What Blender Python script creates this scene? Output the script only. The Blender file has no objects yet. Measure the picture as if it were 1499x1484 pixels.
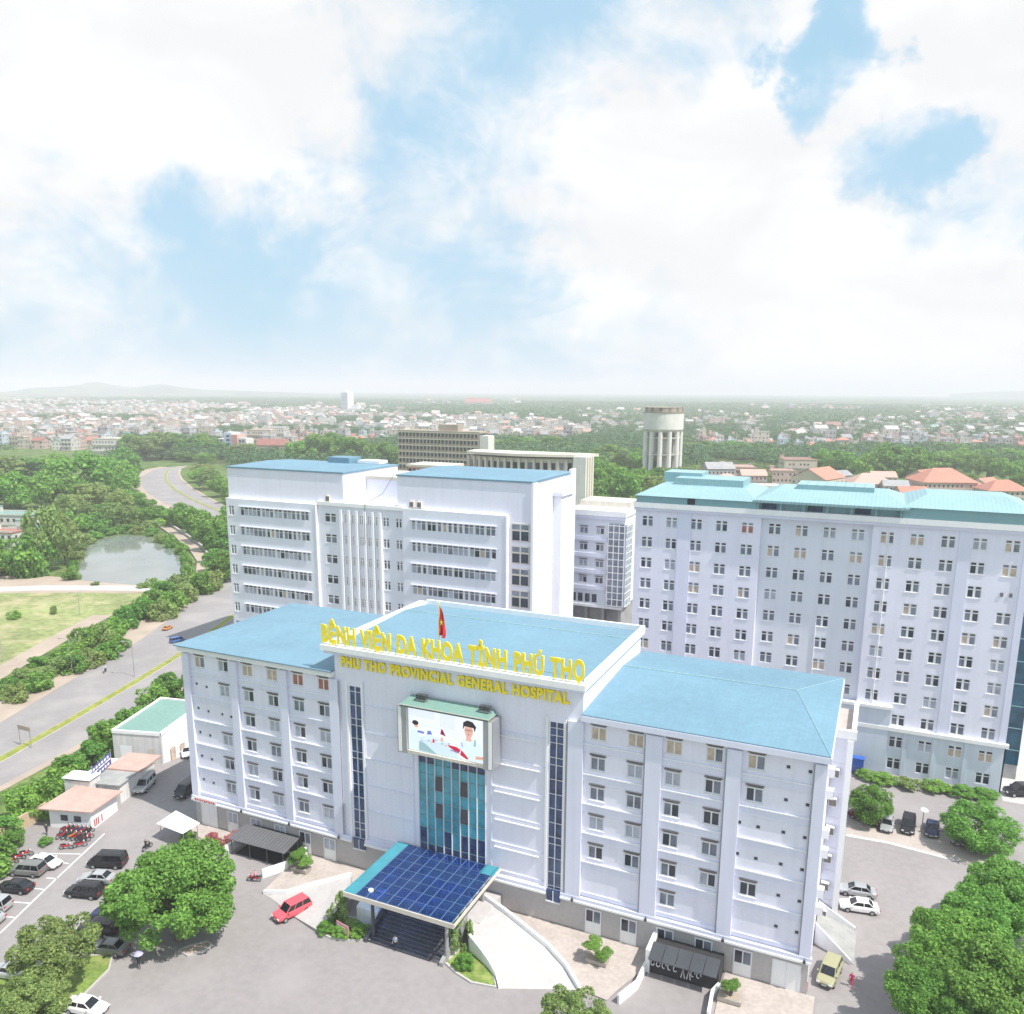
import bpy, bmesh, math, random
import numpy as np
from mathutils import Vector, Matrix
R = math.radians
scene = bpy.context.scene
COL = scene.collection

# ------------------------------------------------------------------ camera
F_PX, CX, CY = 1207.5, 749.5, 825.0
PITCH, YAW, ROLL = 0.2073434, -0.4213217, 0.005465
CAM = np.array([0.0, -81.48, 61.856])
_fw = np.array([math.sin(YAW)*math.cos(PITCH), math.cos(YAW)*math.cos(PITCH), -math.sin(PITCH)])
_r = np.array([math.cos(YAW), -math.sin(YAW), 0.0])
_u = np.cross(_r, _fw)
_r, _u = _r*math.cos(ROLL)+_u*math.sin(ROLL), -_r*math.sin(ROLL)+_u*math.cos(ROLL)

def at(px, py, z=0.0):
    """survey helper: the ground (or height z) point seen at a photo pixel"""
    d = _fw+_r*((px-CX)/F_PX)-_u*((py-CY)/F_PX)
    t = (z-CAM[2])/d[2]
    p = CAM+d*t
    return Vector((float(p[0]), float(p[1]), z))

def pix(P):
    d = np.asarray(P, float)-CAM
    zz = d@_fw
    return CX+F_PX*(d@_r)/zz, CY-F_PX*(d@_u)/zz, zz

cd = bpy.data.cameras.new('camera'); co = bpy.data.objects.new('camera', cd); COL.objects.link(co)
co.matrix_world = Matrix(((_r[0], _u[0], -_fw[0], CAM[0]), (_r[1], _u[1], -_fw[1], CAM[1]), (_r[2], _u[2], -_fw[2], CAM[2]), (0, 0, 0, 1)))
cd.sensor_fit = 'HORIZONTAL'; cd.sensor_width = 36.0; cd.lens = F_PX/1499*36
cd.shift_y = (CY-742)/1499; cd.clip_start = 0.5; cd.clip_end = 60000
scene.camera = co

# ------------------------------------------------------------------ materials
def new_mat(name):
    m = bpy.data.materials.new(name); m.use_nodes = True
    return m, m.node_tree.nodes, m.node_tree.links, m.node_tree.nodes['Principled BSDF']

def mat(name, col, rough=0.7, metal=0.0, var=0.12, scale=0.4, fine=None, streak=0.0, spec=0.5, bump=0.0, bscale=8.0, objvar=0.0, tint=None):
    """paint/stone/metal: base colour broken up by world-space noise, optional vertical rain streaks and bump"""
    m, N, L, b = new_mat(name)
    b.inputs['Roughness'].default_value = rough; b.inputs['Metallic'].default_value = metal
    b.inputs['Specular IOR Level'].default_value = spec
    g = N.new('ShaderNodeNewGeometry')
    n = N.new('ShaderNodeTexNoise'); n.inputs['Scale'].default_value = scale; n.inputs['Detail'].default_value = 6; n.inputs['Roughness'].default_value = 0.62
    L.new(g.outputs['Position'], n.inputs['Vector'])
    ramp = N.new('ShaderNodeMapRange'); ramp.inputs[1].default_value = 0.3; ramp.inputs[2].default_value = 0.7
    ramp.inputs[3].default_value = 1-var; ramp.inputs[4].default_value = 1+var*0.6
    L.new(n.outputs['Fac'], ramp.inputs[0])
    val = ramp.outputs[0]
    if streak:
        mp = N.new('ShaderNodeMapping'); mp.inputs['Scale'].default_value = (1.3, 1.3, 0.06)
        L.new(g.outputs['Position'], mp.inputs['Vector'])
        n2 = N.new('ShaderNodeTexNoise'); n2.inputs['Scale'].default_value = 1.2; n2.inputs['Detail'].default_value = 5
        L.new(mp.outputs[0], n2.inputs['Vector'])
        r2 = N.new('ShaderNodeMapRange'); r2.inputs[1].default_value = 0.45; r2.inputs[2].default_value = 0.75; r2.inputs[3].default_value = 1.0; r2.inputs[4].default_value = 1-streak
        L.new(n2.outputs['Fac'], r2.inputs[0])
        mu = N.new('ShaderNodeMath'); mu.operation = 'MULTIPLY'; L.new(val, mu.inputs[0]); L.new(r2.outputs[0], mu.inputs[1]); val = mu.outputs[0]
    if fine:
        n3 = N.new('ShaderNodeTexNoise'); n3.inputs['Scale'].default_value = fine[0]; n3.inputs['Detail'].default_value = 3
        L.new(g.outputs['Position'], n3.inputs['Vector'])
        r3 = N.new('ShaderNodeMapRange'); r3.inputs[1].default_value = 0.35; r3.inputs[2].default_value = 0.65; r3.inputs[3].default_value = 1-fine[1]; r3.inputs[4].default_value = 1+fine[1]*0.5
        L.new(n3.outputs['Fac'], r3.inputs[0])
        mu = N.new('ShaderNodeMath'); mu.operation = 'MULTIPLY'; L.new(val, mu.inputs[0]); L.new(r3.outputs[0], mu.inputs[1]); val = mu.outputs[0]
    if objvar:
        oi = N.new('ShaderNodeObjectInfo')
        r4 = N.new('ShaderNodeMapRange'); r4.inputs[3].default_value = 1-objvar; r4.inputs[4].default_value = 1+objvar*0.4
        L.new(oi.outputs['Random'], r4.inputs[0])
        mu = N.new('ShaderNodeMath'); mu.operation = 'MULTIPLY'; L.new(val, mu.inputs[0]); L.new(r4.outputs[0], mu.inputs[1]); val = mu.outputs[0]
    hs = N.new('ShaderNodeVectorMath'); hs.operation = 'SCALE'; hs.inputs[0].default_value = col[:3]
    L.new(val, hs.inputs['Scale'])
    out = hs.outputs[0]
    if tint:
        mx = N.new('ShaderNodeMix'); mx.data_type = 'RGBA'; mx.inputs[7].default_value = (*tint, 1)
        L.new(out, mx.inputs[6])
        n5 = N.new('ShaderNodeTexNoise'); n5.inputs['Scale'].default_value = scale*2.3; n5.inputs['Detail'].default_value = 5
        L.new(g.outputs['Position'], n5.inputs['Vector'])
        r5 = N.new('ShaderNodeMapRange'); r5.inputs[1].default_value = 0.48; r5.inputs[2].default_value = 0.7; r5.inputs[4].default_value = 0.8
        L.new(n5.outputs['Fac'], r5.inputs[0]); L.new(r5.outputs[0], mx.inputs[0]); out = mx.outputs[2]
    L.new(out, b.inputs['Base Color'])
    if bump:
        nb = N.new('ShaderNodeTexNoise'); nb.inputs['Scale'].default_value = bscale; nb.inputs['Detail'].default_value = 4
        L.new(g.outputs['Position'], nb.inputs['Vector'])
        bp = N.new('ShaderNodeBump'); bp.inputs['Strength'].default_value = bump; bp.inputs['Distance'].default_value = 0.1
        L.new(nb.outputs['Fac'], bp.inputs['Height']); L.new(bp.outputs[0], b.inputs['Normal'])
    return m

def sheet_mat(name, col, axis='X', pitch=0.3, rough=0.45, var=0.08, depth=0.05):
    """profiled metal roofing: ribs across one world axis as bump, faded patches"""
    m = mat(name, col, rough=rough, var=var, scale=0.12, fine=(1.4, 0.06), spec=0.4)
    N, L = m.node_tree.nodes, m.node_tree.links; b = N['Principled BSDF']
    g = N.new('ShaderNodeNewGeometry'); sp = N.new('ShaderNodeSeparateXYZ'); L.new(g.outputs['Position'], sp.inputs[0])
    mu = N.new('ShaderNodeMath'); mu.operation = 'MULTIPLY'; mu.inputs[1].default_value = 2*math.pi/pitch; L.new(sp.outputs[axis], mu.inputs[0])
    si = N.new('ShaderNodeMath'); si.operation = 'SINE'; L.new(mu.outputs[0], si.inputs[0])
    bp = N.new('ShaderNodeBump'); bp.inputs['Strength'].default_value = 0.5; bp.inputs['Distance'].default_value = depth
    L.new(si.outputs[0], bp.inputs['Height']); L.new(bp.outputs[0], b.inputs['Normal'])
    return m

def leaf_mat(name, dark, light, trans=0.3, objhue=0.0):
    m, N, L, b = new_mat(name)
    g = N.new('ShaderNodeNewGeometry'); cr = N.new('ShaderNodeValToRGB')
    cr.color_ramp.elements[0].color = (*dark, 1); cr.color_ramp.elements[1].color = (*light, 1)
    oi = N.new('ShaderNodeObjectInfo')
    ad = N.new('ShaderNodeMath'); ad.operation = 'MULTIPLY_ADD'; ad.inputs[1].default_value = 0.75
    sc = N.new('ShaderNodeMath'); sc.operation = 'MULTIPLY'; sc.inputs[1].default_value = 0.3
    L.new(oi.outputs['Random'], sc.inputs[0]); L.new(g.outputs['Random Per Island'], ad.inputs[0]); L.new(sc.outputs[0], ad.inputs[2])
    L.new(ad.outputs[0], cr.inputs[0])
    hv = N.new('ShaderNodeHueSaturation')
    mr = N.new('ShaderNodeMapRange'); mr.inputs[3].default_value = 0.5-objhue; mr.inputs[4].default_value = 0.5+objhue
    mm = N.new('ShaderNodeMath'); mm.operation = 'FRACT'; m7 = N.new('ShaderNodeMath'); m7.operation = 'MULTIPLY'; m7.inputs[1].default_value = 7.31
    L.new(oi.outputs['Random'], m7.inputs[0]); L.new(m7.outputs[0], mm.inputs[0]); L.new(mm.outputs[0], mr.inputs[0]); L.new(mr.outputs[0], hv.inputs['Hue'])
    L.new(cr.outputs[0], hv.inputs['Color'])
    L.new(hv.outputs[0], b.inputs['Base Color']); b.inputs['Roughness'].default_value = 0.55; b.inputs['Specular IOR Level'].default_value = 0.3
    tr = N.new('ShaderNodeBsdfTranslucent'); L.new(hv.outputs[0], tr.inputs['Color'])
    mx = N.new('ShaderNodeMixShader'); mx.inputs[0].default_value = trans
    L.new(b.outputs[0], mx.inputs[1]); L.new(tr.outputs[0], mx.inputs[2]); L.new(mx.outputs[0], N['Material Output'].inputs['Surface'])
    return m

def glass_mat(name, col, rough=0.06, var=0.3, scale=0.5, spec=0.6):
    return mat(name, col, rough=rough, var=var, scale=scale, spec=spec)

M = {}
M['wall'] = mat('white_wall_paint', (0.825, 0.82, 0.935), 0.75, var=0.05, scale=0.15, streak=0.06, fine=(3, 0.025))
M['trim'] = mat('lavender_trim_paint', (0.735, 0.75, 0.89), 0.7, var=0.05, scale=0.15, streak=0.06)
M['trimwhite'] = mat('bright_white_paint', (0.88, 0.88, 0.885), 0.7, var=0.05, scale=0.3, streak=0.05)
M['plinth'] = mat('grey_plinth_tiles', (0.47, 0.45, 0.45), 0.6, var=0.08, scale=0.3, fine=(2.2, 0.06))
M['roofblue'] = sheet_mat('blue_metal_roofing', (0.165, 0.295, 0.385), 'X', 0.5, rough=0.55, var=0.10, depth=0.006)
M['roofteal'] = sheet_mat('pale_teal_roofing', (0.28, 0.44, 0.475), 'X', 0.6, rough=0.55, depth=0.02)
M['teal'] = mat('teal_fascia_paint', (0.22, 0.40, 0.43), 0.5, var=0.1, scale=0.3)
M['tealpanel'] = mat('teal_roof_panels', (0.27, 0.45, 0.50), 0.35, var=0.1, scale=0.3)
M['glassdark'] = glass_mat('dark_window_glass', (0.045, 0.055, 0.08))
M['glassmid'] = glass_mat('grey_window_glass', (0.21, 0.235, 0.30), var=0.5)
M['glasspale'] = glass_mat('pale_curtained_glass', (0.45, 0.48, 0.58), rough=0.15, var=0.4)
M['curtain'] = mat('beige_curtain', (0.58, 0.46, 0.36), 0.6, var=0.3, scale=1.5)
M['curtainred'] = mat('rust_red_curtain', (0.42, 0.16, 0.12), 0.6, var=0.3, scale=1.5)
M['hood'] = mat('brown_window_hood', (0.17, 0.15, 0.145), 0.6)
M['frame'] = mat('white_window_frame', (0.80, 0.80, 0.82), 0.45, var=0.04)
M['navyglass'] = glass_mat('navy_strip_glass', (0.045, 0.085, 0.20), rough=0.08, var=0.6, scale=0.9)
M['cyanglass'] = mat('cyan_curtain_glass', (0.085, 0.40, 0.52), 0.12, var=0.45, scale=0.35, spec=0.7)
M['canopyglass'] = mat('blue_canopy_glass', (0.018, 0.052, 0.16), 0.12, var=0.6, scale=0.5, spec=0.6)
M['canopyaqua'] = mat('aqua_canopy_edge', (0.055, 0.28, 0.35), 0.35, var=0.15, scale=0.8)
M['yellow'] = mat('yellow_sign_letters', (0.98, 0.79, 0.03), 0.5, var=0.06, scale=1.0)
M['red'] = mat('red_cloth', (0.62, 0.03, 0.03), 0.7, var=0.1)
M['steel'] = mat('grey_steel', (0.42, 0.43, 0.45), 0.4, metal=0.5, var=0.1)
M['darksteel'] = mat('dark_steel', (0.06, 0.065, 0.075), 0.45, var=0.2)
M['asphalt'] = mat('worn_asphalt', (0.295, 0.272, 0.27), 0.9, var=0.09, scale=0.05, fine=(1.1, 0.07), tint=(0.33, 0.306, 0.303))
M['road'] = mat('road_surface', (0.285, 0.265, 0.268), 0.9, var=0.10, scale=0.05, fine=(1.2, 0.05), tint=(0.35, 0.325, 0.32))
M['paving'] = mat('beige_paving', (0.47, 0.41, 0.375), 0.85, var=0.14, scale=0.3, fine=(2.5, 0.10))
M['concrete'] = mat('pale_concrete', (0.50, 0.475, 0.465), 0.85, var=0.09, scale=0.25, fine=(1.5, 0.06))
M['greyconc'] = mat('grey_concrete', (0.34, 0.34, 0.33), 0.85, var=0.2, scale=0.5, streak=0.1)
M['oldconc'] = mat('weathered_concrete', (0.52, 0.49, 0.45), 0.85, var=0.2, scale=0.15, streak=0.25)
M['line'] = mat('white_road_paint', (0.74, 0.73, 0.71), 0.8, var=0.2, scale=1.2)
M['soil'] = mat('pale_bare_soil', (0.42, 0.34, 0.28), 0.95, var=0.2, scale=0.1, tint=(0.40, 0.33, 0.27))
M['lawn'] = mat('mown_grass', (0.20, 0.29, 0.06), 0.95, var=0.35, scale=0.25, fine=(3, 0.25), tint=(0.34, 0.36, 0.12))
M['field'] = mat('dry_grass_field', (0.27, 0.31, 0.12), 0.95, var=0.3, scale=0.05, fine=(0.6, 0.25), tint=(0.50, 0.41, 0.26))
M['median'] = mat('median_grass', (0.24, 0.28, 0.05), 0.95, var=0.35, scale=0.4, tint=(0.42, 0.34, 0.08))
M['tile'] = mat('terracotta_roof_tiles', (0.55, 0.235, 0.17), 0.75, var=0.18, scale=0.5, streak=0.12, objvar=0.15)
M['pinktile'] = mat('faded_pink_tiles', (0.54, 0.36, 0.31), 0.8, var=0.14, scale=0.6, fine=(2.5, 0.08))
M['cream'] = mat('cream_plaster', (0.66, 0.61, 0.53), 0.8, var=0.1, scale=0.2, streak=0.12)
M['tan'] = mat('tan_plaster', (0.40, 0.335, 0.27), 0.85, var=0.15, scale=0.1, streak=0.15)
M['pink'] = mat('salmon_plaster', (0.70, 0.36, 0.31), 0.8, var=0.08, scale=0.2)
M['greenroof'] = sheet_mat('green_metal_roofing', (0.20, 0.345, 0.30), 'Y', 0.4)
M['tyre'] = mat('tyre_rubber', (0.02, 0.02, 0.022), 0.85)
M['carglass'] = glass_mat('car_glass', (0.012, 0.015, 0.02), rough=0.05)
M['lampwhite'] = mat('lamp_lens', (0.8, 0.8, 0.8), 0.2, var=0.03)
M['lampred'] = mat('rear_lamp_lens', (0.5, 0.02, 0.02), 0.25)
M['bark'] = mat('tree_bark', (0.16, 0.12, 0.09), 0.9, var=0.3, scale=3)
M['leaf'] = leaf_mat('leaf_green', (0.045, 0.15, 0.026), (0.285, 0.51, 0.10), 0.38, 0.015)
M['leafbright'] = leaf_mat('leaf_bright_green', (0.055, 0.18, 0.03), (0.33, 0.58, 0.11), 0.40, 0.012)
M['leafolive'] = leaf_mat('leaf_olive', (0.10, 0.18, 0.045), (0.42, 0.54, 0.18), 0.40, 0.015)
M['leaffar'] = leaf_mat('leaf_far_wood', (0.045, 0.12, 0.045), (0.175, 0.31, 0.115), 0.28, 0.0)
M['flower'] = leaf_mat('bougainvillea', (0.10, 0.20, 0.04), (0.95, 0.16, 0.32), 0.3, 0.0)
M['skin'] = mat('skin', (0.45, 0.28, 0.20), 0.6)
M['hair'] = mat('black_hair', (0.015, 0.012, 0.01), 0.5)
M['water'] = mat('pond_water', (0.21, 0.235, 0.225), 0.05, var=0.2, scale=0.05, spec=0.6, bump=0.08, bscale=0.8)
M['yard_wall'] = mat('ochre_wall_plaster', (0.58, 0.45, 0.30), 0.85, var=0.15, scale=0.4, streak=0.2)
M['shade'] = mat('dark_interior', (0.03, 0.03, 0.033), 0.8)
M['bluesign'] = mat('blue_sign_face', (0.07, 0.10, 0.34), 0.5, var=0.15)
M['pinkcloth'] = mat('pink_sign_face', (0.80, 0.36, 0.42), 0.6, var=0.06)
M['magenta'] = mat('magenta_cloth', (0.62, 0.02, 0.14), 0.7)
M['shirt'] = mat('pale_blue_shirt', (0.55, 0.62, 0.74), 0.7)
M['darkcloth'] = mat('dark_cloth', (0.03, 0.035, 0.05), 0.8)
M['potclay'] = mat('stone_pot', (0.40, 0.36, 0.32), 0.8, var=0.15, scale=2)
M['bluepaint'] = mat('royal_blue_paint', (0.03, 0.12, 0.50), 0.5)
M['stainwhite'] = mat('weathered_white_wall', (0.72, 0.70, 0.68), 0.85, var=0.12, scale=0.2, streak=0.2)
def paint(name, col, metal=0.0, rough=0.28):
    if name not in M:
        M[name] = mat(name, col, rough, metal, var=0.04, scale=1.0, spec=0.6)
    return M[name]
paint('car_white', (0.82, 0.82, 0.82)); paint('car_black', (0.015, 0.015, 0.018)); paint('car_silver', (0.50, 0.51, 0.52), 0.4)
paint('car_grey', (0.22, 0.225, 0.22), 0.3); paint('car_red', (0.66, 0.10, 0.13)); paint('car_navy', (0.02, 0.03, 0.09)); paint('car_cream', (0.36, 0.35, 0.21)); paint('car_maroon', (0.12, 0.01, 0.015)); paint('car_blue', (0.05, 0.13, 0.38)); paint('car_orange', (0.6, 0.25, 0.05))

# ------------------------------------------------------------------ mesh builder
class MB:
    def __init__(s, org=(0, 0, 0)):
        s.v = []; s.f = []; s.mi = []; s.mats = []; s.org = Vector(org)
    def m(s, k):
        mm = M[k] if isinstance(k, str) else k
        if mm not in s.mats: s.mats.append(mm)
        return s.mats.index(mm)
    def face(s, pts, k):
        i = len(s.v); s.v += [tuple(Vector(p)-s.org) for p in pts]; s.f.append(tuple(range(i, i+len(pts)))); s.mi.append(s.m(k))
    def box(s, x0, x1, y0, y1, z0, z1, k, skip=''):
        if x0 > x1: x0, x1 = x1, x0
        if y0 > y1: y0, y1 = y1, y0
        if z0 > z1: z0, z1 = z1, z0
        a = [Vector(p)-s.org for p in ((x0, y0, z0), (x1, y0, z0), (x1, y1, z0), (x0, y1, z0), (x0, y0, z1), (x1, y0, z1), (x1, y1, z1), (x0, y1, z1))]
        i = len(s.v); s.v += [tuple(p) for p in a]; j = s.m(k)
        for n, q in (('b', (3, 2, 1, 0)), ('t', (4, 5, 6, 7)), ('f', (0, 1, 5, 4)), ('r', (1, 2, 6, 5)), ('k', (2, 3, 7, 6)), ('l', (3, 0, 4, 7))):
            if n in skip: continue
            s.f.append(tuple(i+t for t in q)); s.mi.append(j)
    def prism(s, pts, z0, z1, k, ktop=None):
        """vertical prism over a plan polygon (counter-clockwise seen from above); z1 may be a list"""
        n = len(pts); i = len(s.v); zt = z1 if isinstance(z1, (list, tuple)) else [z1]*n; zb = z0 if isinstance(z0, (list, tuple)) else [z0]*n
        s.v += [tuple(Vector((p[0], p[1], z))-s.org) for p, z in zip(pts, zb)]
        s.v += [tuple(Vector((p[0], p[1], z))-s.org) for p, z in zip(pts, zt)]
        j = s.m(k); jt = s.m(ktop or k)
        s.f.append(tuple(i+n+t for t in range(n))); s.mi.append(jt)
        s.f.append(tuple(i+t for t in reversed(range(n)))); s.mi.append(j)
        for t in range(n):
            u = (t+1) % n
            s.f.append((i+t, i+u, i+n+u, i+n+t)); s.mi.append(j)
    def tube(s, pts, rad, k, n=8, cap=True):
        pts = [Vector(p) for p in pts]; rr = rad if isinstance(rad, (list, tuple)) else [rad]*len(pts)
        i0 = len(s.v); j = s.m(k)
        for a, p in enumerate(pts):
            d = (pts[min(a+1, len(pts)-1)]-pts[max(a-1, 0)]).normalized()
            x = d.cross(Vector((0, 0, 1))); x = x.normalized() if x.length > 1e-4 else Vector((1, 0, 0)); y = x.cross(d)
            for t in range(n):
                an = 2*math.pi*t/n; s.v.append(tuple(p+(x*math.cos(an)+y*math.sin(an))*rr[a]-s.org))
        for a in range(len(pts)-1):
            for t in range(n):
                u = (t+1) % n; b = i0+a*n
                s.f.append((b+u, b+t, b+n+t, b+n+u)); s.mi.append(j)
        if cap:
            s.f.append(tuple(i0+t for t in range(n))); s.mi.append(j)
            e = i0+(len(pts)-1)*n; s.f.append(tuple(e+t for t in reversed(range(n)))); s.mi.append(j)
    def ribbon(s, A, B, k):
        i = len(s.v); j = s.m(k)
        for a, b in zip(A, B): s.v += [tuple(Vector(a)-s.org), tuple(Vector(b)-s.org)]
        for t in range(len(A)-1):
            s.f.append((i+2*t, i+2*t+1, i+2*t+3, i+2*t+2)); s.mi.append(j)
    def mesh(s, name, smooth=False):
        me = bpy.data.meshes.new(name); me.from_pydata(s.v, [], s.f)
        for mm in s.mats: me.materials.append(mm)
        me.polygons.foreach_set('material_index', s.mi)
        if smooth: me.polygons.foreach_set('use_smooth', [True]*len(s.f))
        me.update(); return me
    def build(s, name, parent=None, smooth=False):
        return link(name, s.mesh(name, smooth), parent, None if parent else s.org)

def link(name, me, parent=None, loc=None):
    o = bpy.data.objects.new(name, me); COL.objects.link(o)
    if parent: o.parent = parent
    if loc is not None: o.location = loc
    return o
def setp(o, label=None, cat=None, group=None, kind=None):
    if label: o['label'] = label
    if cat: o['category'] = cat
    if group: o['group'] = group
    if kind: o['kind'] = kind
    return o
def thing(name, label, cat, loc=(0, 0, 0), rz=0, group=None):
    o = bpy.data.objects.new(name, None); COL.objects.link(o); o.location = loc; o.rotation_euler = (0, 0, rz); o.empty_display_size = 0.3
    return setp(o, label, cat, group)
def kids(o): return [c for c in bpy.data.objects if c.parent == o]
CH = {}
def dup(o, parent=None, tree=None):
    c = o.copy(); COL.objects.link(c); c.parent = parent
    for ch in o.children: dup(ch, c)
    return c
def ordinal(n):
    w = ['first', 'second', 'third', 'fourth', 'fifth', 'sixth', 'seventh', 'eighth', 'ninth', 'tenth', 'eleventh', 'twelfth', 'thirteenth', 'fourteenth', 'fifteenth', 'sixteenth', 'seventeenth', 'eighteenth', 'nineteenth']
    t = ['', '', 'twenty', 'thirty', 'forty', 'fifty', 'sixty', 'seventy', 'eighty', 'ninety']
    if n <= 19: return w[n-1]
    return t[n//10]+('-'+w[n % 10-1] if n % 10 else 'th').replace('yth', 'ieth') if n % 10 else t[n//10][:-1]+'ieth'
def struct(o): o['kind'] = 'structure'; return o
# ================================================================== the setting
def poly_sheet(name, pts, z, k):
    b = MB(); p3 = [(p[0], p[1], z) for p in pts]
    bm = bmesh.new(); vs = [bm.verts.new(p) for p in p3]; f = bm.faces.new(vs)
    f.normal_update()
    if f.normal.z < 0: f.normal_flip()
    bmesh.ops.triangulate(bm, faces=[f])
    me = bpy.data.meshes.new(name); bm.to_mesh(me); bm.free(); me.materials.append(M[k])
    return struct(link(name, me))

# ground: one sheet out to the horizon
def ground_material():
    m, N, L, b = new_mat('ground_cover')
    b.inputs['Roughness'].default_value = 0.95; b.inputs['Specular IOR Level'].default_value = 0.1
    g = N.new('ShaderNodeNewGeometry')
    def noise(s, d=6):
        n = N.new('ShaderNodeTexNoise'); n.inputs['Scale'].default_value = s; n.inputs['Detail'].default_value = d; n.inputs['Roughness'].default_value = 0.65
        L.new(g.outputs['Position'], n.inputs['Vector']); return n.outputs['Fac']
    def ramp(f, a, c):
        r = N.new('ShaderNodeMapRange'); r.inputs[1].default_value = a; r.inputs[2].default_value = c; L.new(f, r.inputs[0]); return r.outputs[0]
    def mix(f, a, c):
        x = N.new('ShaderNodeMix'); x.data_type = 'RGBA'; L.new(f, x.inputs[0])
        for s, v in ((6, a), (7, c)):
            if isinstance(v, tuple): x.inputs[s].default_value = (*v, 1)
            else: L.new(v, x.inputs[s])
        return x.outputs[2]
    a = mix(ramp(noise(0.12), 0.42, 0.6), (0.09, 0.15, 0.045), (0.20, 0.27, 0.085))
    a = mix(ramp(noise(0.022), 0.55, 0.66), a, (0.27, 0.24, 0.14))
    a = mix(ramp(noise(0.9, 3), 0.4, 0.75), a, (0.05, 0.085, 0.025))
    L.new(a, b.inputs['Base Color'])
    return m
M['ground'] = ground_material()
g = MB()
rings = [0, 200, 600, 1500, 4000, 9000, 16000]
xs = sorted(set([-v for v in rings]+rings))
for i in range(len(xs)-1):
    for j in range(len(xs)-1):
        g.face([(xs[i], xs[j], -0.12), (xs[i+1], xs[j], -0.12), (xs[i+1], xs[j+1], -0.12), (xs[i], xs[j+1], -0.12)], 'ground')
go = struct(g.build('ground'))

yard_edge = [at(-60, 1345), at(-40, 1262), at(18, 1222), at(70, 1192), at(172, 1113), at(225, 1062), at(275, 1022)]
yard = [(-75, -78), (-98, -60)]+[(p.x, p.y) for p in yard_edge]+[(-139, 62), (-139, 130), (150, 135), (150, -78)]
poly_sheet('yard', yard, 0.0, 'asphalt')

# main road as one ribbon, far carriageway edge and near carriageway edge
def px_line(lst): return [at(*p) for p in lst]
road_far = px_line([(-120, 1118), (0, 1055), (100, 996), (205, 935), (270, 888), (330, 838)])+[Vector((-232, 170, 0)), Vector((-262, 205, 0)), at(300, 757), at(240, 737), at(215, 722), at(204, 708), at(208, 697), at(222, 688), at(245, 683.5)]
road_near = px_line([(-120, 1205), (0, 1150), (100, 1097), (205, 1036), (275, 1000)])+[Vector((-142, 75, 0)), Vector((-178, 130, 0)), Vector((-215, 178, 0)), at(333, 744), at(300, 727), at(278, 714), at(264, 701), at(260, 693), at(262, 686), at(272, 681.5)]
rb_ = MB()
for k in range(len(road_far)-1):
    rb_.face([(road_near[k].x, road_near[k].y, -0.06), (road_near[k+1].x, road_near[k+1].y, -0.06), (road_far[k+1].x, road_far[k+1].y, -0.06), (road_far[k].x, road_far[k].y, -0.06)], 'road')
struct(rb_.build('road'))
# planted median: kerbed strip
med = [road_near[k].lerp(road_far[k], 0.355) for k in range(len(road_near))]
def offset_line(line, d):
    out = []
    for i, p in enumerate(line):
        t = (line[min(i+1, len(line)-1)]-line[max(i-1, 0)]).normalized(); n = Vector((-t.y, t.x, 0)); out.append(p+n*d)
    return out
def strip(name, line, w, z0, z1, k, kk=None):
    b = MB(); A, Bq = offset_line(line, w/2), offset_line(line, -w/2)
    up = lambda L_, z: [(p.x, p.y, z) for p in L_]
    b.ribbon(up(Bq, z1), up(A, z1), k); b.ribbon(up(A, z1), up(A, z0), kk or k); b.ribbon(up(Bq, z0), up(Bq, z1), kk or k)
    return b.build(name)
struct(strip('median_kerb', med, 1.9, -0.06, 0.10, 'concrete'))
struct(strip('median_grass', med, 1.55, 0.0, 0.16, 'median'))
struct(strip('road_verge', offset_line(road_far, 3.0), 7.0, -0.1, -0.03, 'soil'))
struct(strip('near_verge', offset_line(road_near, -0.9), 1.6, -0.1, 0.0, 'soil'))

M['bankgrass'] = mat('rough_bank_grass', (0.09, 0.15, 0.04), 0.95, var=0.4, scale=0.3, tint=(0.22, 0.21, 0.10))
# pond, embankment track, fields
pond = [at(*p) for p in [(112, 848), (118, 822), (128, 800), (150, 788), (185, 783), (215, 785), (234, 798), (255, 806), (267, 817), (268, 838), (258, 848), (200, 856), (150, 852)]]
poly_sheet('pond', pond, -0.06, 'water')
bank = [at(*p) for p in [(104, 852), (110, 820), (120, 794), (146, 781), (190, 776), (222, 778), (242, 792), (262, 800), (275, 815), (277, 840), (264, 853), (200, 862), (140, 858)]]
poly_sheet('pond_bank', bank, -0.09, 'bankgrass')
poly_sheet('bare_ground', [at(*p) for p in [(-60, 842), (60, 842), (110, 846), (200, 856), (232, 852), (232, 866), (120, 870), (-60, 872)]], -0.08, 'soil')
struct(strip('dirt_track', px_line([(-60, 864), (60, 860), (150, 860), (225, 861)]), 7.0, -0.1, -0.05, 'concrete'))
poly_sheet('field', [at(*p) for p in [(-60, 868), (120, 867), (215, 868), (180, 893), (120, 920), (60, 948), (0, 980), (-60, 1000)]], -0.075, 'field')
struct(strip('side_track', px_line([(-60, 1015), (0, 984), (50, 955), (100, 926), (150, 900)]), 5.5, -0.1, -0.055, 'soil'))
cause = px_line([(150, 727), (178, 736), (210, 752), (235, 768), (262, 786), (284, 803), (297, 822), (296, 838), (284, 852)])
struct(strip('canal_path', cause, 4.0, -0.1, 0.5, 'soil', 'greyconc'))
# canal wall beside the path
cw = strip('canal_wall', offset_line(cause, 3.0), 0.7, -0.1, 1.3, 'oldconc')
setp(cw, 'low pale concrete wall curving along the path above the pond', 'wall')

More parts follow.
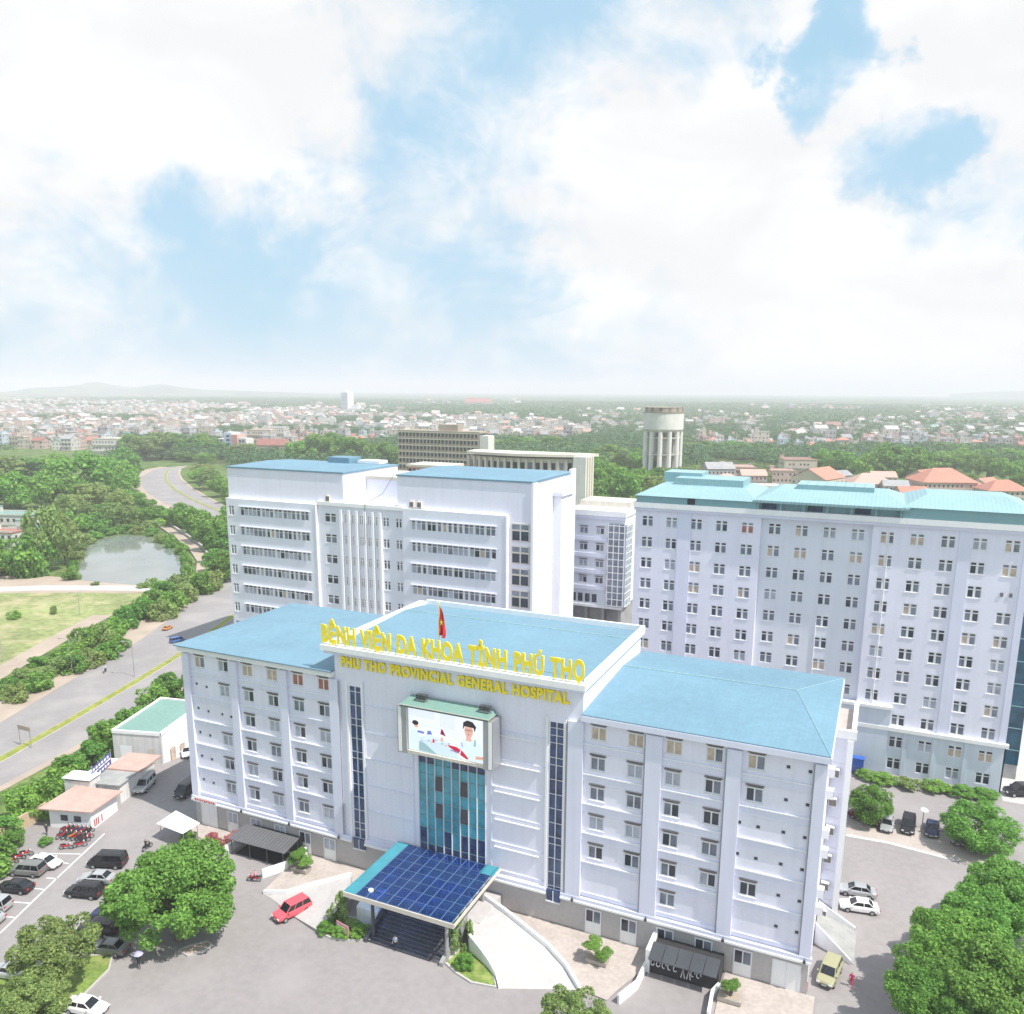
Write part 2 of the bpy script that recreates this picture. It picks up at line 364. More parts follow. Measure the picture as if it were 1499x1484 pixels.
# parking lines and yard markings
b = MB()
def paint_line(b, pts, w, z=0.006):
    pts = [Vector((p[0], p[1], 0)) for p in pts]; A, Q = offset_line(pts, w/2), offset_line(pts, -w/2)
    b.ribbon([(p.x, p.y, z) for p in Q], [(p.x, p.y, z) for p in A], 'line')
paint_line(b, [at(0, 1366), at(45, 1322), at(90, 1279), at(153, 1220)], 0.22)
for q, e in (((22, 1343), (4, 1341)), ((44, 1322), (18, 1320)), ((66, 1302), (38, 1299)), ((84, 1286), (68, 1285)), ((101, 1264), (88, 1262)), ((118, 1250), (62, 1249))):
    paint_line(b, [at(*q), at(*e)], 0.18)
struct(b.build('parking_markings'))
b = MB()
paint_line(b, [at(1238, 1222), at(1300, 1233), at(1398, 1259)], 0.5)
paint_line(b, [at(1430, 1282), at(1455, 1290)], 0.3)
struct(b.build('kerb_line'))
poly_sheet('parking_strip', [(p.x, p.y) for p in (at(1236, 1214), at(1240, 1224), at(1300, 1235), at(1398, 1260), at(1470, 1270), at(1470, 1240), at(1400, 1222), at(1300, 1205), at(1240, 1196))], 0.004, 'paving')
poly_sheet('side_yard', [(21.5, 57), (60, 57), (60, 110), (21.5, 110)], 0.005, 'concrete')

# paved forecourts beside the hospital
pave_left = [(-66.6, -1.0), (-66.9, -4.2), (at(384, 1306).x, at(384, 1306).y), at(395, 1311), at(420, 1309), at(450, 1300), at(480, 1292), (-52.5, -5.6), (-52.5, -0.1), (-66.6, -0.1)]
poly_sheet('pavement_west', [(p[0], p[1]) for p in pave_left], 0.12, 'paving')
pr_ = [(-37.5, -0.1), (-37.5, -2.2), at(739, 1341), at(769, 1366), at(802, 1393), at(829, 1422), at(848, 1449), (-21.2, -9.6), (-20.6, -7.6), (-18.9, -3.4), (-18.9, -0.1)]
poly_sheet('pavement_middle', [(p[0], p[1]) for p in pr_], 0.12, 'paving')
poly_sheet('pavement_east', [(-10.8, -0.1), (-10.8, -3.6), (-10.6, -9.2), (-1.6, -7.2), (-1.6, -0.1)], 0.12, 'paving')
poly_sheet('pavement_end', [(-85.9, -0.1), (-85.9, -2.4), (-79.5, -4.0), (-76.4, -3.6), (-76.4, -0.1)], 0.12, 'paving')

# ramps up to the entrance
def ramp(name, outer, inner, k='concrete'):
    """outer/inner: lists of (px, py, z)"""
    O = [at(*p) for p in outer]; I = [at(*p) for p in inner]
    for L_ in (O, I):
        for q in L_: q.z += 0.015
    b = MB(); b.ribbon([tuple(p) for p in I], [tuple(p) for p in O], k)
    for L_ in (O, I): b.ribbon([(p.x, p.y, p.z) for p in L_], [(p.x, p.y, -0.02) for p in L_], 'greyconc')
    struct(b.build(name)); return O, I
def kerb_wall(b, L_, w, h, k):
    A, Q = offset_line(L_, w/2), offset_line(L_, -w/2)
    t = lambda L2, d: [(p.x, p.y, p.z+d) for p in L2]
    b.ribbon(t(Q, h), t(A, h), k); b.ribbon(t(A, h), t(A, -2.5), k); b.ribbon(t(Q, -2.5), t(Q, h), k)
    for e in (0, -1): b.face([tuple(A[e]+Vector((0, 0, h))), tuple(A[e]-Vector((0, 0, 0.2))), tuple(Q[e]-Vector((0, 0, 0.2))), tuple(Q[e]+Vector((0, 0, h)))], k)
rO, rI = ramp('ramp_east', [(705, 1312, 2.0), (739.2, 1336, 1.75), (769.3, 1360, 1.4), (802.3, 1387, 0.9), (829.3, 1417, 0.4), (848, 1449, 0.0)],
              [(686, 1350, 2.0), (688.2, 1372, 1.75), (703, 1390, 1.3), (716, 1408, 0.8), (727, 1428, 0.35), (731.7, 1447, 0.0)])
b = MB(); kerb_wall(b, rO, 0.35, 0.55, 'trimwhite'); setp(b.build('ramp_wall'), 'white kerb wall curving down the outer side of the broad pale ramp', 'low wall')
b = MB(); kerb_wall(b, rI, 0.3, 0.30, 'trimwhite'); setp(b.build('ramp_wall'), 'low white kerb between the pale ramp and the small lawn', 'low wall')
lO, lI = ramp('ramp_west', [(386, 1308, 0.0), (420, 1308, 0.3), (455, 1297, 0.8), (490, 1288, 1.4), (515, 1282, 2.0)], [(396, 1314, 0.0), (430, 1341, 0.15), (462, 1360, 0.4), (486, 1340, 1.1), (512, 1312, 2.0)])
b = MB(); kerb_wall(b, lO, 0.3, 0.45, 'trimwhite'); setp(b.build('ramp_wall'), 'white kerb wall of the ramp that passes behind the red car', 'low wall')
# landing
b = MB(); b.box(-52.6, -37.6, -6.17, -0.1, 0.0, 2.0, 'concrete'); struct(b.build('entrance_floor'))

# planting beds with kerbs
def bed(name, pxs, k):
    P = [at(*p) for p in pxs]
    poly_sheet(name, P, 0.13, k)
    b = MB(); n = len(P)
    kerb = P+[P[0]]
    A = offset_line(kerb, 0.12); Q = offset_line(kerb, -0.12)
    t = lambda L2, z: [(p.x, p.y, z) for p in L2]
    b.ribbon(t(Q, 0.2), t(A, 0.2), 'concrete'); b.ribbon(t(A, 0.2), t(A, 0), 'concrete'); b.ribbon(t(Q, 0), t(Q, 0.2), 'concrete')
    struct(b.build('kerb'))
bed('lawn_east', [(652, 1410), (668, 1425), (690, 1439), (726, 1446), (722, 1425), (708, 1402), (690, 1385), (672, 1392)], 'lawn')
bed('lawn_west', [(459, 1356), (468, 1366), (485, 1374), (510, 1377), (541, 1377), (545, 1360), (522, 1345), (492, 1340), (468, 1345)], 'lawn')
bed('planting_bed', [(100, 1484), (60, 1500), (0, 1520), (-80, 1500), (-60, 1440), (60, 1415), (130, 1400), (165, 1398), (160, 1420), (125, 1455)], 'lawn')
bed('tree_bed', [(262, 1392), (282, 1384), (303, 1379), (310, 1384), (300, 1392), (275, 1400)], 'soil')

# hills on the skyline (inside the haze)
def hill(name, pxs, dist, depth):
    b = MB(); top = []
    for px, py in pxs:
        d = _fw+_r*((px-CX)/F_PX)-_u*((py-CY)/F_PX); h = math.hypot(d[0], d[1]); s = dist/h
        top.append(CAM+d*s)
    dirs = [Vector((t[0]-CAM[0], t[1]-CAM[1], 0)).normalized() for t in top]
    prof = [(-1.0, 0.0), (-0.6, 0.3), (-0.3, 0.72), (0.0, 1.0), (0.3, 0.75), (0.7, 0.3), (1.0, 0.0)]
    rows = []
    rnd = random.Random(5)
    for t, dd in zip(top, dirs):
        rows.append([(t[0]+dd.x*depth*a, t[1]+dd.y*depth*a, max(-1.0, (t[2]+1)*h*(1 + (rnd.random()-.5)*0.06))-1) for a, h in prof])
    for i in range(len(rows)-1):
        for j in range(len(prof)-1):
            b.face([rows[i][j], rows[i+1][j], rows[i+1][j+1], rows[i][j+1]], 'leaffar')
    o = b.build(name, smooth=True); return struct(o)
pts = [(-60, 576), (-10, 575), (20, 572), (45, 568), (70, 567), (95, 566), (115, 563), (130, 560), (142, 558.5), (155, 560.5), (172, 565), (190, 567), (205, 566.5), (218, 563.5), (235, 562), (252, 564), (270, 568), (300, 570.5), (340, 571.5), (380, 573), (440, 575), (480, 577)]
hill('hills', pts, 7600, 1500)
hill('far_hill', [(1390, 577), (1430, 574.5), (1460, 573), (1500, 572), (1560, 571), (1640, 573)], 9500, 1500)
# ================================================================== windows
WM = {}
def window_meshes(w, h, style, var):
    key = (w, h, style, var)
    if key in WM: return WM[key]
    rnd = random.Random(hash((w, h, var)) & 0xffff)
    f = MB(); g = MB(); t = 0.11 if style == 'sash' else 0.12
    d0, d1 = 0.06, 0.15
    f.box(-w/2, -w/2+t, d0, d1, -h/2, h/2, 'frame'); f.box(w/2-t, w/2, d0, d1, -h/2, h/2, 'frame')
    f.box(-w/2+t, w/2-t, d0, d1, h/2-t, h/2, 'frame'); f.box(-w/2+t, w/2-t, d0, d1, -h/2, -h/2+t, 'frame')
    zt = h/2-h*(0.17 if style == 'sash' else 0.29)
    mw = 0.075 if style == 'sash' else 0.17
    f.box(-mw, mw, d0+0.01, d1-0.01, -h/2+t, zt-0.05, 'frame')
    f.box(-w/2+t, w/2-t, d0+0.005, d1-0.005, zt-0.08, zt+0.08, 'frame')
    if style == 'sash':
        f.box(-w/2-0.05, w/2+0.05, -0.16, -0.005, h/2-0.02, h/2+0.12, 'hood')
        f.box(-w/2-0.08, w/2+0.08, -0.10, -0.005, -h/2-0.10, -h/2, 'frame')
    else:
        f.box(-mw, mw, d0+0.01, d1-0.01, zt+0.06, h/2-t, 'frame')
        f.box(-w/2-0.06, w/2+0.06, -0.07, -0.004, -h/2-0.10, -h/2, 'frame')
    sets = {0: ('glassmid', 'glassdark', 'glassdark'), 1: ('glasspale', 'glassdark', 'hood'), 2: ('glassdark', 'glassmid', 'glassdark'), 3: ('glasspale', 'glasspale', 'glassmid'),
            4: ('curtain', 'curtain', 'glassmid'), 5: ('glassmid', 'glassmid', 'glassdark'), 6: ('curtain', 'glassmid', 'hood'), 7: ('curtainred', 'curtainred', 'glassmid'), 8: ('glassdark', 'glassdark', 'glassdark')}
    a, c, e = sets[var]
    y = 0.13
    g.face([(-w/2+t, y, -h/2+t), (-mw, y, -h/2+t), (-mw, y, zt-0.05), (-w/2+t, y, zt-0.05)], a)
    g.face([(mw, y, -h/2+t), (w/2-t, y, -h/2+t), (w/2-t, y, zt-0.05), (mw, y, zt-0.05)], c)
    g.face([(-w/2+t, y, zt+0.06), (w/2-t, y, zt+0.06), (w/2-t, y, h/2-t), (-w/2+t, y, h/2-t)], e)
    WM[key] = (f.mesh('window'), g.mesh('pane')); return WM[key]
def add_window(parent, x, y, z, w, h, style, var, rz=0.0, name='window'):
    a, g = window_meshes(w, h, style, var)
    o = link(name, a, parent, Vector((x, y, z))-parent.location); o.rotation_euler = (0, 0, rz)
    link('pane', g, o); return o
def holed_wall(b, x0, x1, z0, z1, y, holes, k, depth=0.2):
    """wall face towards -Y at y, with real openings (cx, cz, w, h) and reveals"""
    X = sorted(set([round(v, 3) for v in [x0, x1]+[h[0]-h[2]/2 for h in holes]+[h[0]+h[2]/2 for h in holes] if x0 <= v <= x1]))
    Z = sorted(set([round(v, 3) for v in [z0, z1]+[h[1]-h[3]/2 for h in holes]+[h[1]+h[3]/2 for h in holes] if z0 <= v <= z1]))
    for i in range(len(X)-1):
        for j in range(len(Z)-1):
            cx, cz = (X[i]+X[i+1])/2, (Z[j]+Z[j+1])/2
            if any(abs(cx-h[0]) < h[2]/2 and abs(cz-h[1]) < h[3]/2 for h in holes): continue
            b.face([(X[i], y, Z[j]), (X[i+1], y, Z[j]), (X[i+1], y, Z[j+1]), (X[i], y, Z[j+1])], k)
    for cx, cz, w, h in holes:
        l, r, d, u = cx-w/2, cx+w/2, cz-h/2, cz+h/2; yy = y+depth
        b.face([(l, y, d), (l, yy, d), (r, yy, d), (r, y, d)], k); b.face([(l, y, u), (r, y, u), (r, yy, u), (l, yy, u)], k)
        b.face([(l, y, d), (l, y, u), (l, yy, u), (l, yy, d)], k); b.face([(r, y, d), (r, yy, d), (r, yy, u), (r, y, u)], k)

# ================================================================== the hospital's front block
HB = thing('hospital_building', 'white hospital front block with blue roofs, yellow roof lettering and grey plinth', 'hospital', (-44.4, 0, 0))
O = HB.location
rowz = lambda k: 25.0-3.6*(k-1)
Lc = [-83.73, -79.54, -75.34, -71.18, -66.96, -62.9]; Rc = [-25.95, -21.73, -17.57, -13.3, -9.09]
wins = []; vents = []
lv = {1: [6, 1, 4, 4, 7, 7], 2: [None, 3, 1, 0, 5, 2], 3: [None, None, 0, 3, 1, 3], 4: [None, 3, 2, 5, 0, 2], 5: [None, 0, 3, 0, 1, 2], 6: [None, 5, 1, 3, 5, 3]}
for k, row in lv.items():
    for c, v in zip(Lc, row):
        if v is not None: wins.append((c, rowz(k), v))
rv = {1: [4, 4, 4, 6, 6], 2: [5, 3, 3, 2, 2], 3: [5, 5, 0, 8, None], 4: [3, 3, 2, 5, None], 5: [0, 2, 0, 1, 8], 6: [None, None, 5, None, None]}
for k, row in rv.items():
    for c, v in zip(Rc, row):
        if v is not None: wins.append((c, rowz(k), v))
for k in (2, 3, 4, 5, 6):
    vents += [(-84.6, rowz(k)+0.2), (-82.8, rowz(k))]
vents += [(-80.3, rowz(3)), (-78.7, rowz(3)-0.1)]
for k in (1, 2, 3, 4, 5, 6): vents += [(-6.0, rowz(k)), (-3.9, rowz(k)-0.1)]
for k in (3, 4): vents += [(-10.4, rowz(k)+0.1), (-8.5, rowz(k))]
WW, WH = 1.75, 1.85
holes = [(x, z, WW, WH) for x, z, v in wins]+[(x, z, 0.5, 0.5) for x, z in vents]
b = MB(O)
holed_wall(b, -86.4, -61.0, 4.4, 26.3, 0.0, [h for h in holes if h[0] < -61], 'wall', 0.2)
holed_wall(b, -61.0, -27.8, 4.4, 29.9, 0.0, [(-58.02, 14.9, 1.7, 20.9), (-30.88, 14.9, 1.6, 20.9), (-44.4, 11.4, 9.2, 13.9)], 'wall', 0.2)
holed_wall(b, -27.8, -2.5, 4.4, 26.3, 0.0, [h for h in holes if h[0] > -27], 'wall', 0.2)
b.box(-86.4, -61.0, 0.5, 23.6, 0, 26.28, 'wall'); b.box(-61.0, -27.8, 0.5, 23.2, 0, 29.88, 'wall'); b.box(-27.8, -2.5, 0.5, 24.0, 0, 26.28, 'wall')
b.face([(-86.4, 0, 4.4), (-86.4, 0, 26.3), (-86.4, 0.5, 26.3), (-86.4, 0.5, 4.4)], 'wall'); b.face([(-2.5, 0, 4.4), (-2.5, 0.5, 4.4), (-2.5, 0.5, 26.3), (-2.5, 0, 26.3)], 'trimwhite')
b.face([(-61, 0, 26.3), (-61, 0, 29.9), (-61, 0.5, 29.9), (-61, 0.5, 26.3)], 'wall'); b.face([(-27.8, 0, 26.3), (-27.8, 0.5, 26.3), (-27.8, 0.5, 29.9), (-27.8, 0, 29.9)], 'wall')
b.build('wall', HB)
# plinth, the grey ground storey
b = MB(O); b.box(-86.42, -2.48, -0.04, 0.48, -0.02, 3.88, 'plinth'); b.build('plinth', HB)
# trims: pilasters, spandrel bands, cornices
b = MB(O)
pil = [(-86.55, -85.35), (-78.05, -76.85), (-69.65, -68.45), (-61.75, -60.4), (-29.4, -27.6), (-20.55, -18.75), (-12.0, -10.5), (-3.45, -2.35)]
for x0, x1 in pil: b.box(x0, x1, -0.42, -0.002, 4.62, 26.0, 'trim')
bays = [(-85.35, -78.05), (-76.85, -69.65), (-68.45, -61.75), (-27.6, -20.55), (-18.75, -12.0), (-10.5, -3.45)]
for x0, x1 in bays:
    for k in range(1, 6):
        zc = rowz(k)-1.86
        b.box(x0+0.002, x1-0.002, -0.24, -0.002, zc-0.48, zc+0.44, 'trim') if False else b.box(x0+0.002, x1-0.002, -0.15, -0.002, zc-0.48, zc+0.44, 'trim')
        b.box(x0+0.004, x1-0.004, -0.22, -0.151, zc+0.32, zc+0.445, 'trimwhite')
    b.box(x0+0.002, x1-0.002, -0.14, -0.002, 4.85, 5.25, 'trim')
# centre bay panels
for x0, x1 in ((-56.6, -49.9), (-38.9, -32.2)):
    for k in range(1, 7):
        zc = rowz(k)-1.8
        b.box(x0, x1, -0.12, -0.002, zc-0.08, zc+0.08, 'trim')
        if x0 > -40: b.box(x0+0.3, x1-0.6, -0.26, -0.002, zc-0.62, zc-0.50, 'trimwhite')
    b.box(x0-0.22, x0-0.06, -0.10, -0.002, 4.8, 26.2, 'trim'); b.box(x1+0.06, x1+0.22, -0.10, -0.002, 4.8, 26.2, 'trim')
for x in (-59.25, -56.95, -32.0, -29.85): b.box(x-0.14, x+0.14, -0.18, -0.002, 4.63, 25.9, 'trimwhite')
# bottom cornice in two steps, split round the glass strips
for x0, x1 in ((-86.7, -59.0), (-57.05, -49.2), (-39.6, -31.8), (-29.95, -2.2)):
    b.box(x0, x1, -0.60, -0.05, 3.9, 4.15, 'trimwhite'); b.box(x0, x1, -0.48, -0.05, 4.16, 4.60, 'trim')
# eaves gutters
b.box(-87.0, -61.05, -0.75, 0.49, 26.32, 26.95, 'trimwhite'); b.box(-27.75, -2.0, -0.75, 0.49, 26.32, 26.98, 'trim')
b.box(-2.49, -2.0, 0.5, 24.3, 26.32, 26.97, 'trim'); b.box(-87.0, -86.41, 0.5, 23.8, 26.32, 26.95, 'trimwhite')
# the signboard cornice of the centre block
b.box(-62.3, -27.3, -1.1, -0.003, 29.92, 30.62, 'trimwhite'); b.box(-62.0, -27.5, -0.8, -0.004, 29.5, 29.91, 'trim')
b.build('facade_trim', HB)
b = MB(O)
b.box(-62.3, -61.02, 0.0, 23.4, 29.92, 30.62, 'trimwhite')
b.box(-27.78, -27.3, 0.0, 23.4, 29.92, 30.95, 'trimwhite'); b.box(-61.0, -27.8, 23.21, 23.6, 29.9, 30.9, 'trimwhite')
b.build('parapet', HB)
b = MB(O)      # rainwater pipes and the small fittings on the cornice
for x in (-77.0, -68.6, -60.3, -29.5, -20.65, -12.1, -3.55): b = MB(O); b.tube([(x, -0.30, 4.7), (x, -0.30, 25.9)], 0.06, 'steel', 6); b.build('rainwater_pipe', HB)
for x in (-84, -77.4, -69.1, -61, -28.4, -19.7, -11.2, -2.9):
    b = MB(O); b.box(x-.14, x+.14, -0.72, -0.605, 4.0, 4.35, 'darksteel'); b.tube([(x, -.66, 4.35), (x, -.66, 4.6)], .04, 'darksteel', 5); b.build('wall_lamp', HB)
# roofs: shallow hips
def hip_roof(b, x0, x1, y0, y1, z, zr, run0, run1, yr, k, th=0.14, open_r=False):
    a, c, d, e = (x0, y0, z), (x1, y0, z), (x1, y1, z), (x0, y1, z); p, q = (x0+run0, yr, zr), (x1-run1, yr, zr)
    b.face([a, c, q, p], k); b.face([d, e, p, q], k); b.face([c, d, q], k); b.face([e, a, p], k)
    for u, w in ((a, c), (c, d), (d, e), (e, a)): b.face([(u[0], u[1], u[2]-th), (w[0], w[1], w[2]-th), w, u], k)
    b.face([(x0, y0, z-th), (x0, y1, z-th), (x1, y1, z-th), (x1, y0, z-th)], k)
b = MB(O); hip_roof(b, -87.3, -61.03, -1.05, 24.4, 27.2, 27.75, 11, 0.02, 13, 'roofblue'); b.build('roof', HB)
b = MB(O); hip_roof(b, -61.0, -27.8, 0.03, 23.2, 30.2, 30.85, 0.02, 0.02, 17, 'roofblue')
b.tube([(-60.8, 17, 30.87), (-28, 17, 30.87)], 0.09, 'roofteal', 6); b.build('roof', HB)
b = MB(O); hip_roof(b, -27.78, -2.1, -0.68, 24.2, 27.12, 27.9, 0.02, 4.7, 15, 'roofblue')
b.tube([(-27.7, 15, 27.93), (-6.9, 15, 27.93)], 0.09, 'roofteal', 6)
for y in (-0.6, 24.1): b.tube([(-6.85, 15, 27.92), (-2.15, y, 27.15)], 0.05, 'roofteal', 6)
b.build('roof', HB)
# windows
for x, z, v in wins: add_window(HB, x, 0.0, z, WW, WH, 'sash', v)
vf = MB(); vf.box(-0.25, 0.25, 0.06, 0.12, -0.25, -0.18, 'frame'); vf.box(-0.25, 0.25, 0.06, 0.12, 0.18, 0.25, 'frame'); vf.box(-0.25, -0.18, 0.06, 0.12, -0.18, 0.18, 'frame'); vf.box(0.18, 0.25, 0.06, 0.12, -0.18, 0.18, 'frame')
vf.face([(-0.2, 0.11, -0.2), (0.2, 0.11, -0.2), (0.2, 0.11, 0.2), (-0.2, 0.11, 0.2)], 'glassdark'); vm = vf.mesh('vent_window')
for x, z in vents: link('vent_window', vm, HB, Vector((x, 0, z))-O)
# ground-floor doors
def door(x, w, h, kind):
    b = MB(O); y = -0.04
    b.box(x-w/2, x-w/2+0.14, y-0.10, y-0.004, 0, h, 'frame'); b.box(x+w/2-0.14, x+w/2, y-0.10, y-0.004, 0, h, 'frame'); b.box(x-w/2+0.14, x+w/2-0.14, y-0.10, y-0.004, h-0.16, h, 'frame')
    if kind == 'solid':
        b.box(x-w/2+0.14, x+w/2-0.14, y-0.05, y-0.005, 0, h-0.16, 'trimwhite'); b.box(x-0.03, x+0.03, y-0.07, y-0.051, 0.05, h-0.2, 'trim')
        d = b.build('door', HB)
    else:
        b.box(x-w/2+0.14, x+w/2-0.14, y-0.06, y-0.005, 0, h*0.50, 'trimwhite'); b.box(x-0.06, x+0.06, y-0.08, y-0.006, h*0.5, h-0.16, 'frame')
        d = b.build('door', HB); g = MB(O)
        yy = y-0.03
        g.face([(x-w/2+0.14, yy, h*0.5), (x-0.06, yy, h*0.5), (x-0.06, yy, h-0.16), (x-w/2+0.14, yy, h-0.16)], 'glassdark' if kind == 'dark' else 'glasspale')
        g.face([(x+0.06, yy, h*0.5), (x+w/2-0.14, yy, h*0.5), (x+w/2-0.14, yy, h-0.16), (x+0.06, yy, h-0.16)], 'glassmid' if kind == 'dark' else 'glasspale')
        g.build('pane', d)
    return d
door(-83.9, 3.0, 3.5, 'solid')
for x, k in ((-79.54, 'pale'), (-75.34, 'pale'), (-71.18, 'pale'), (-66.96, 'dark'), (-62.9, 'pale')): door(x, 1.95, 3.3, k)
for x in (-25.95, -21.73, -17.57, -13.3, -9.09): door(x, 1.95, 3.3, 'dark')
door(-4.6, 2.9, 3.3, 'solid')
b = MB(O); b.face([(-86.2, -0.72, 3.9), (-81.9, -0.72, 3.9), (-81.9, -0.72, 4.7), (-86.2, -0.72, 4.7)], 'trimwhite'); b.box(-86.2, -81.9, -0.70, -0.61, 3.92, 4.68, 'trimwhite')
for i in range(9): b.box(-85.8+i*0.42, -85.55+i*0.42, -0.76, -0.73, 4.1+0.05*(i % 2), 4.42, 'red')
b.build('wall_sign', HB)
# glass strips
def glass_strip(cx, w):
    b = MB(O); b.face([(cx-w/2, 0.16, 4.45), (cx+w/2, 0.16, 4.45), (cx+w/2, 0.16, 25.35), (cx-w/2, 0.16, 25.35)], 'navyglass')
    b.box(cx-w/2, cx+w/2, -0.30, -0.05, 3.1, 4.44, 'navyglass')
    s = b.build('glass_strip', HB); g = MB(O); rnd = random.Random(int(cx*10))
    g.box(cx-0.045, cx+0.045, -0.02, 0.155, 4.46, 25.34, 'frame'); g.box(cx-0.045, cx+0.045, -0.36, -0.301, 3.1, 4.44, 'frame')
    z = 3.9
    while z < 25.2:
        if z > 4.6: g.box(cx-w/2, cx-0.047, 0.05, 0.15, z, z+0.055, 'frame'); g.box(cx+0.047, cx+w/2, 0.05, 0.15, z, z+0.055, 'frame')
        z += 0.9 if rnd.random() < 0.3 else 1.8
    g.box(cx-w/2-0.1, cx+w/2+0.1, -0.42, -0.05, 2.95, 3.09, 'frame')
    g.build('mullions', s)
glass_strip(-58.02, 1.7); glass_strip(-30.88, 1.6)
# centre curtain wall
b = MB(O); X0, X1 = -49.0, -39.8; n = 8; cw_ = (X1-X0)/n
rows = [(4.45, 6.2, 'navyglass'), (6.2, 8.4, 'navyglass'), (8.4, 10.0, 'cyanglass'), (10.0, 12.0, 'cyanglass'), (12.0, 13.6, 'cyanglass'), (13.6, 15.6, 'cyanglass'), (15.6, 17.0, 'cyanglass'), (17.0, 18.35, 'navyglass')]
rnd = random.Random(4); dark = []
for i in range(n):
    for z0, z1, k in rows:
        kk = k
        if z0 == 6.2 and i in (1, 2, 4): kk = 'cyanglass'
        if z0 == 17.0 and i in (2, 3): kk = 'cyanglass'
        if i in (2, 5) and z0 in (10.0, 13.6): dark.append((i, z0, z1)); continue
        b.face([(X0+i*cw_, 0.15, z0), (X0+(i+1)*cw_, 0.15, z0), (X0+(i+1)*cw_, 0.15, z1), (X0+i*cw_, 0.15, z1)], kk)
cwall = b.build('curtain_wall', HB); g = MB(O)
for i in range(n+1):
    x = X0+i*cw_; g.box(x-0.035, x+0.035, -0.10, 0.145, 4.46, 18.34, 'frame')
for z0, z1, k in rows[1:]:
    for i in range(n): g.box(X0+i*cw_+0.051, X0+(i+1)*cw_-0.051, 0.05, 0.145, z0-0.03, z0+0.03, 'teal')
g.build('mullions', cwall)
for i, z0, z1 in dark:
    g = MB(O); x0, x1 = X0+i*cw_+0.08, X0+(i+1)*cw_-0.08
    g.face([(x0, 0.14, z0+.1), (x1, 0.14, z0+.1), (x1, 0.14, z1-.1), (x0, 0.14, z1-.1)], 'navyglass'); g.face([(x0, -0.1, z0+.12), (x1, -0.1, z0+.12), (x1, 0.1, z1-.1), (x0, 0.1, z1-.1)], 'glassdark')
    g.build('open_window', HB)
# side stair annex at the east end, with balconies
b = MB(O)
b.box(-2.49, -0.35, 14.0, 23.5, 0, 23.4, 'wall'); b.box(-2.49, 0.0, 13.75, 14.25, 23.41, 24.4, 'trimwhite'); b.box(-0.6, -0.1, 14.26, 23.6, 23.41, 24.5, 'trimwhite'); b.box(-2.3, -0.61, 14.3, 23.4, 23.405, 23.5, 'paving')
b.box(-0.9, -0.25, 13.6, 13.99, 0, 23.3, 'trimwhite')
b.build('annex', HB)
ac = MB(); ac.box(-0.45, 0.45, -0.7, 0, -0.5, 0.5, 'frame'); ac.box(-0.4, 0.4, -0.72, -0.701, -0.4, 0.4, 'hood')
acm = ac.mesh('balcony_box')
for k in range(7):
    z = 21.0-3.4*k+(-.4 if k % 2 else 0)
    add_window(HB, -1.65, 13.995, z, 1.0, 1.5, 'cross', 6 if k % 3 else 7)
for k in range(6): link('air_conditioner', acm, HB, Vector((-1.9, 13.98, 19.2-3.6*k))-O)
for k in range(6):
    o = link('air_conditioner', acm, HB, Vector((-2.45, 5.2+(k % 2)*2.2, 23.0-3.5*k))-O); o.rotation_euler = (0, 0, R(90))

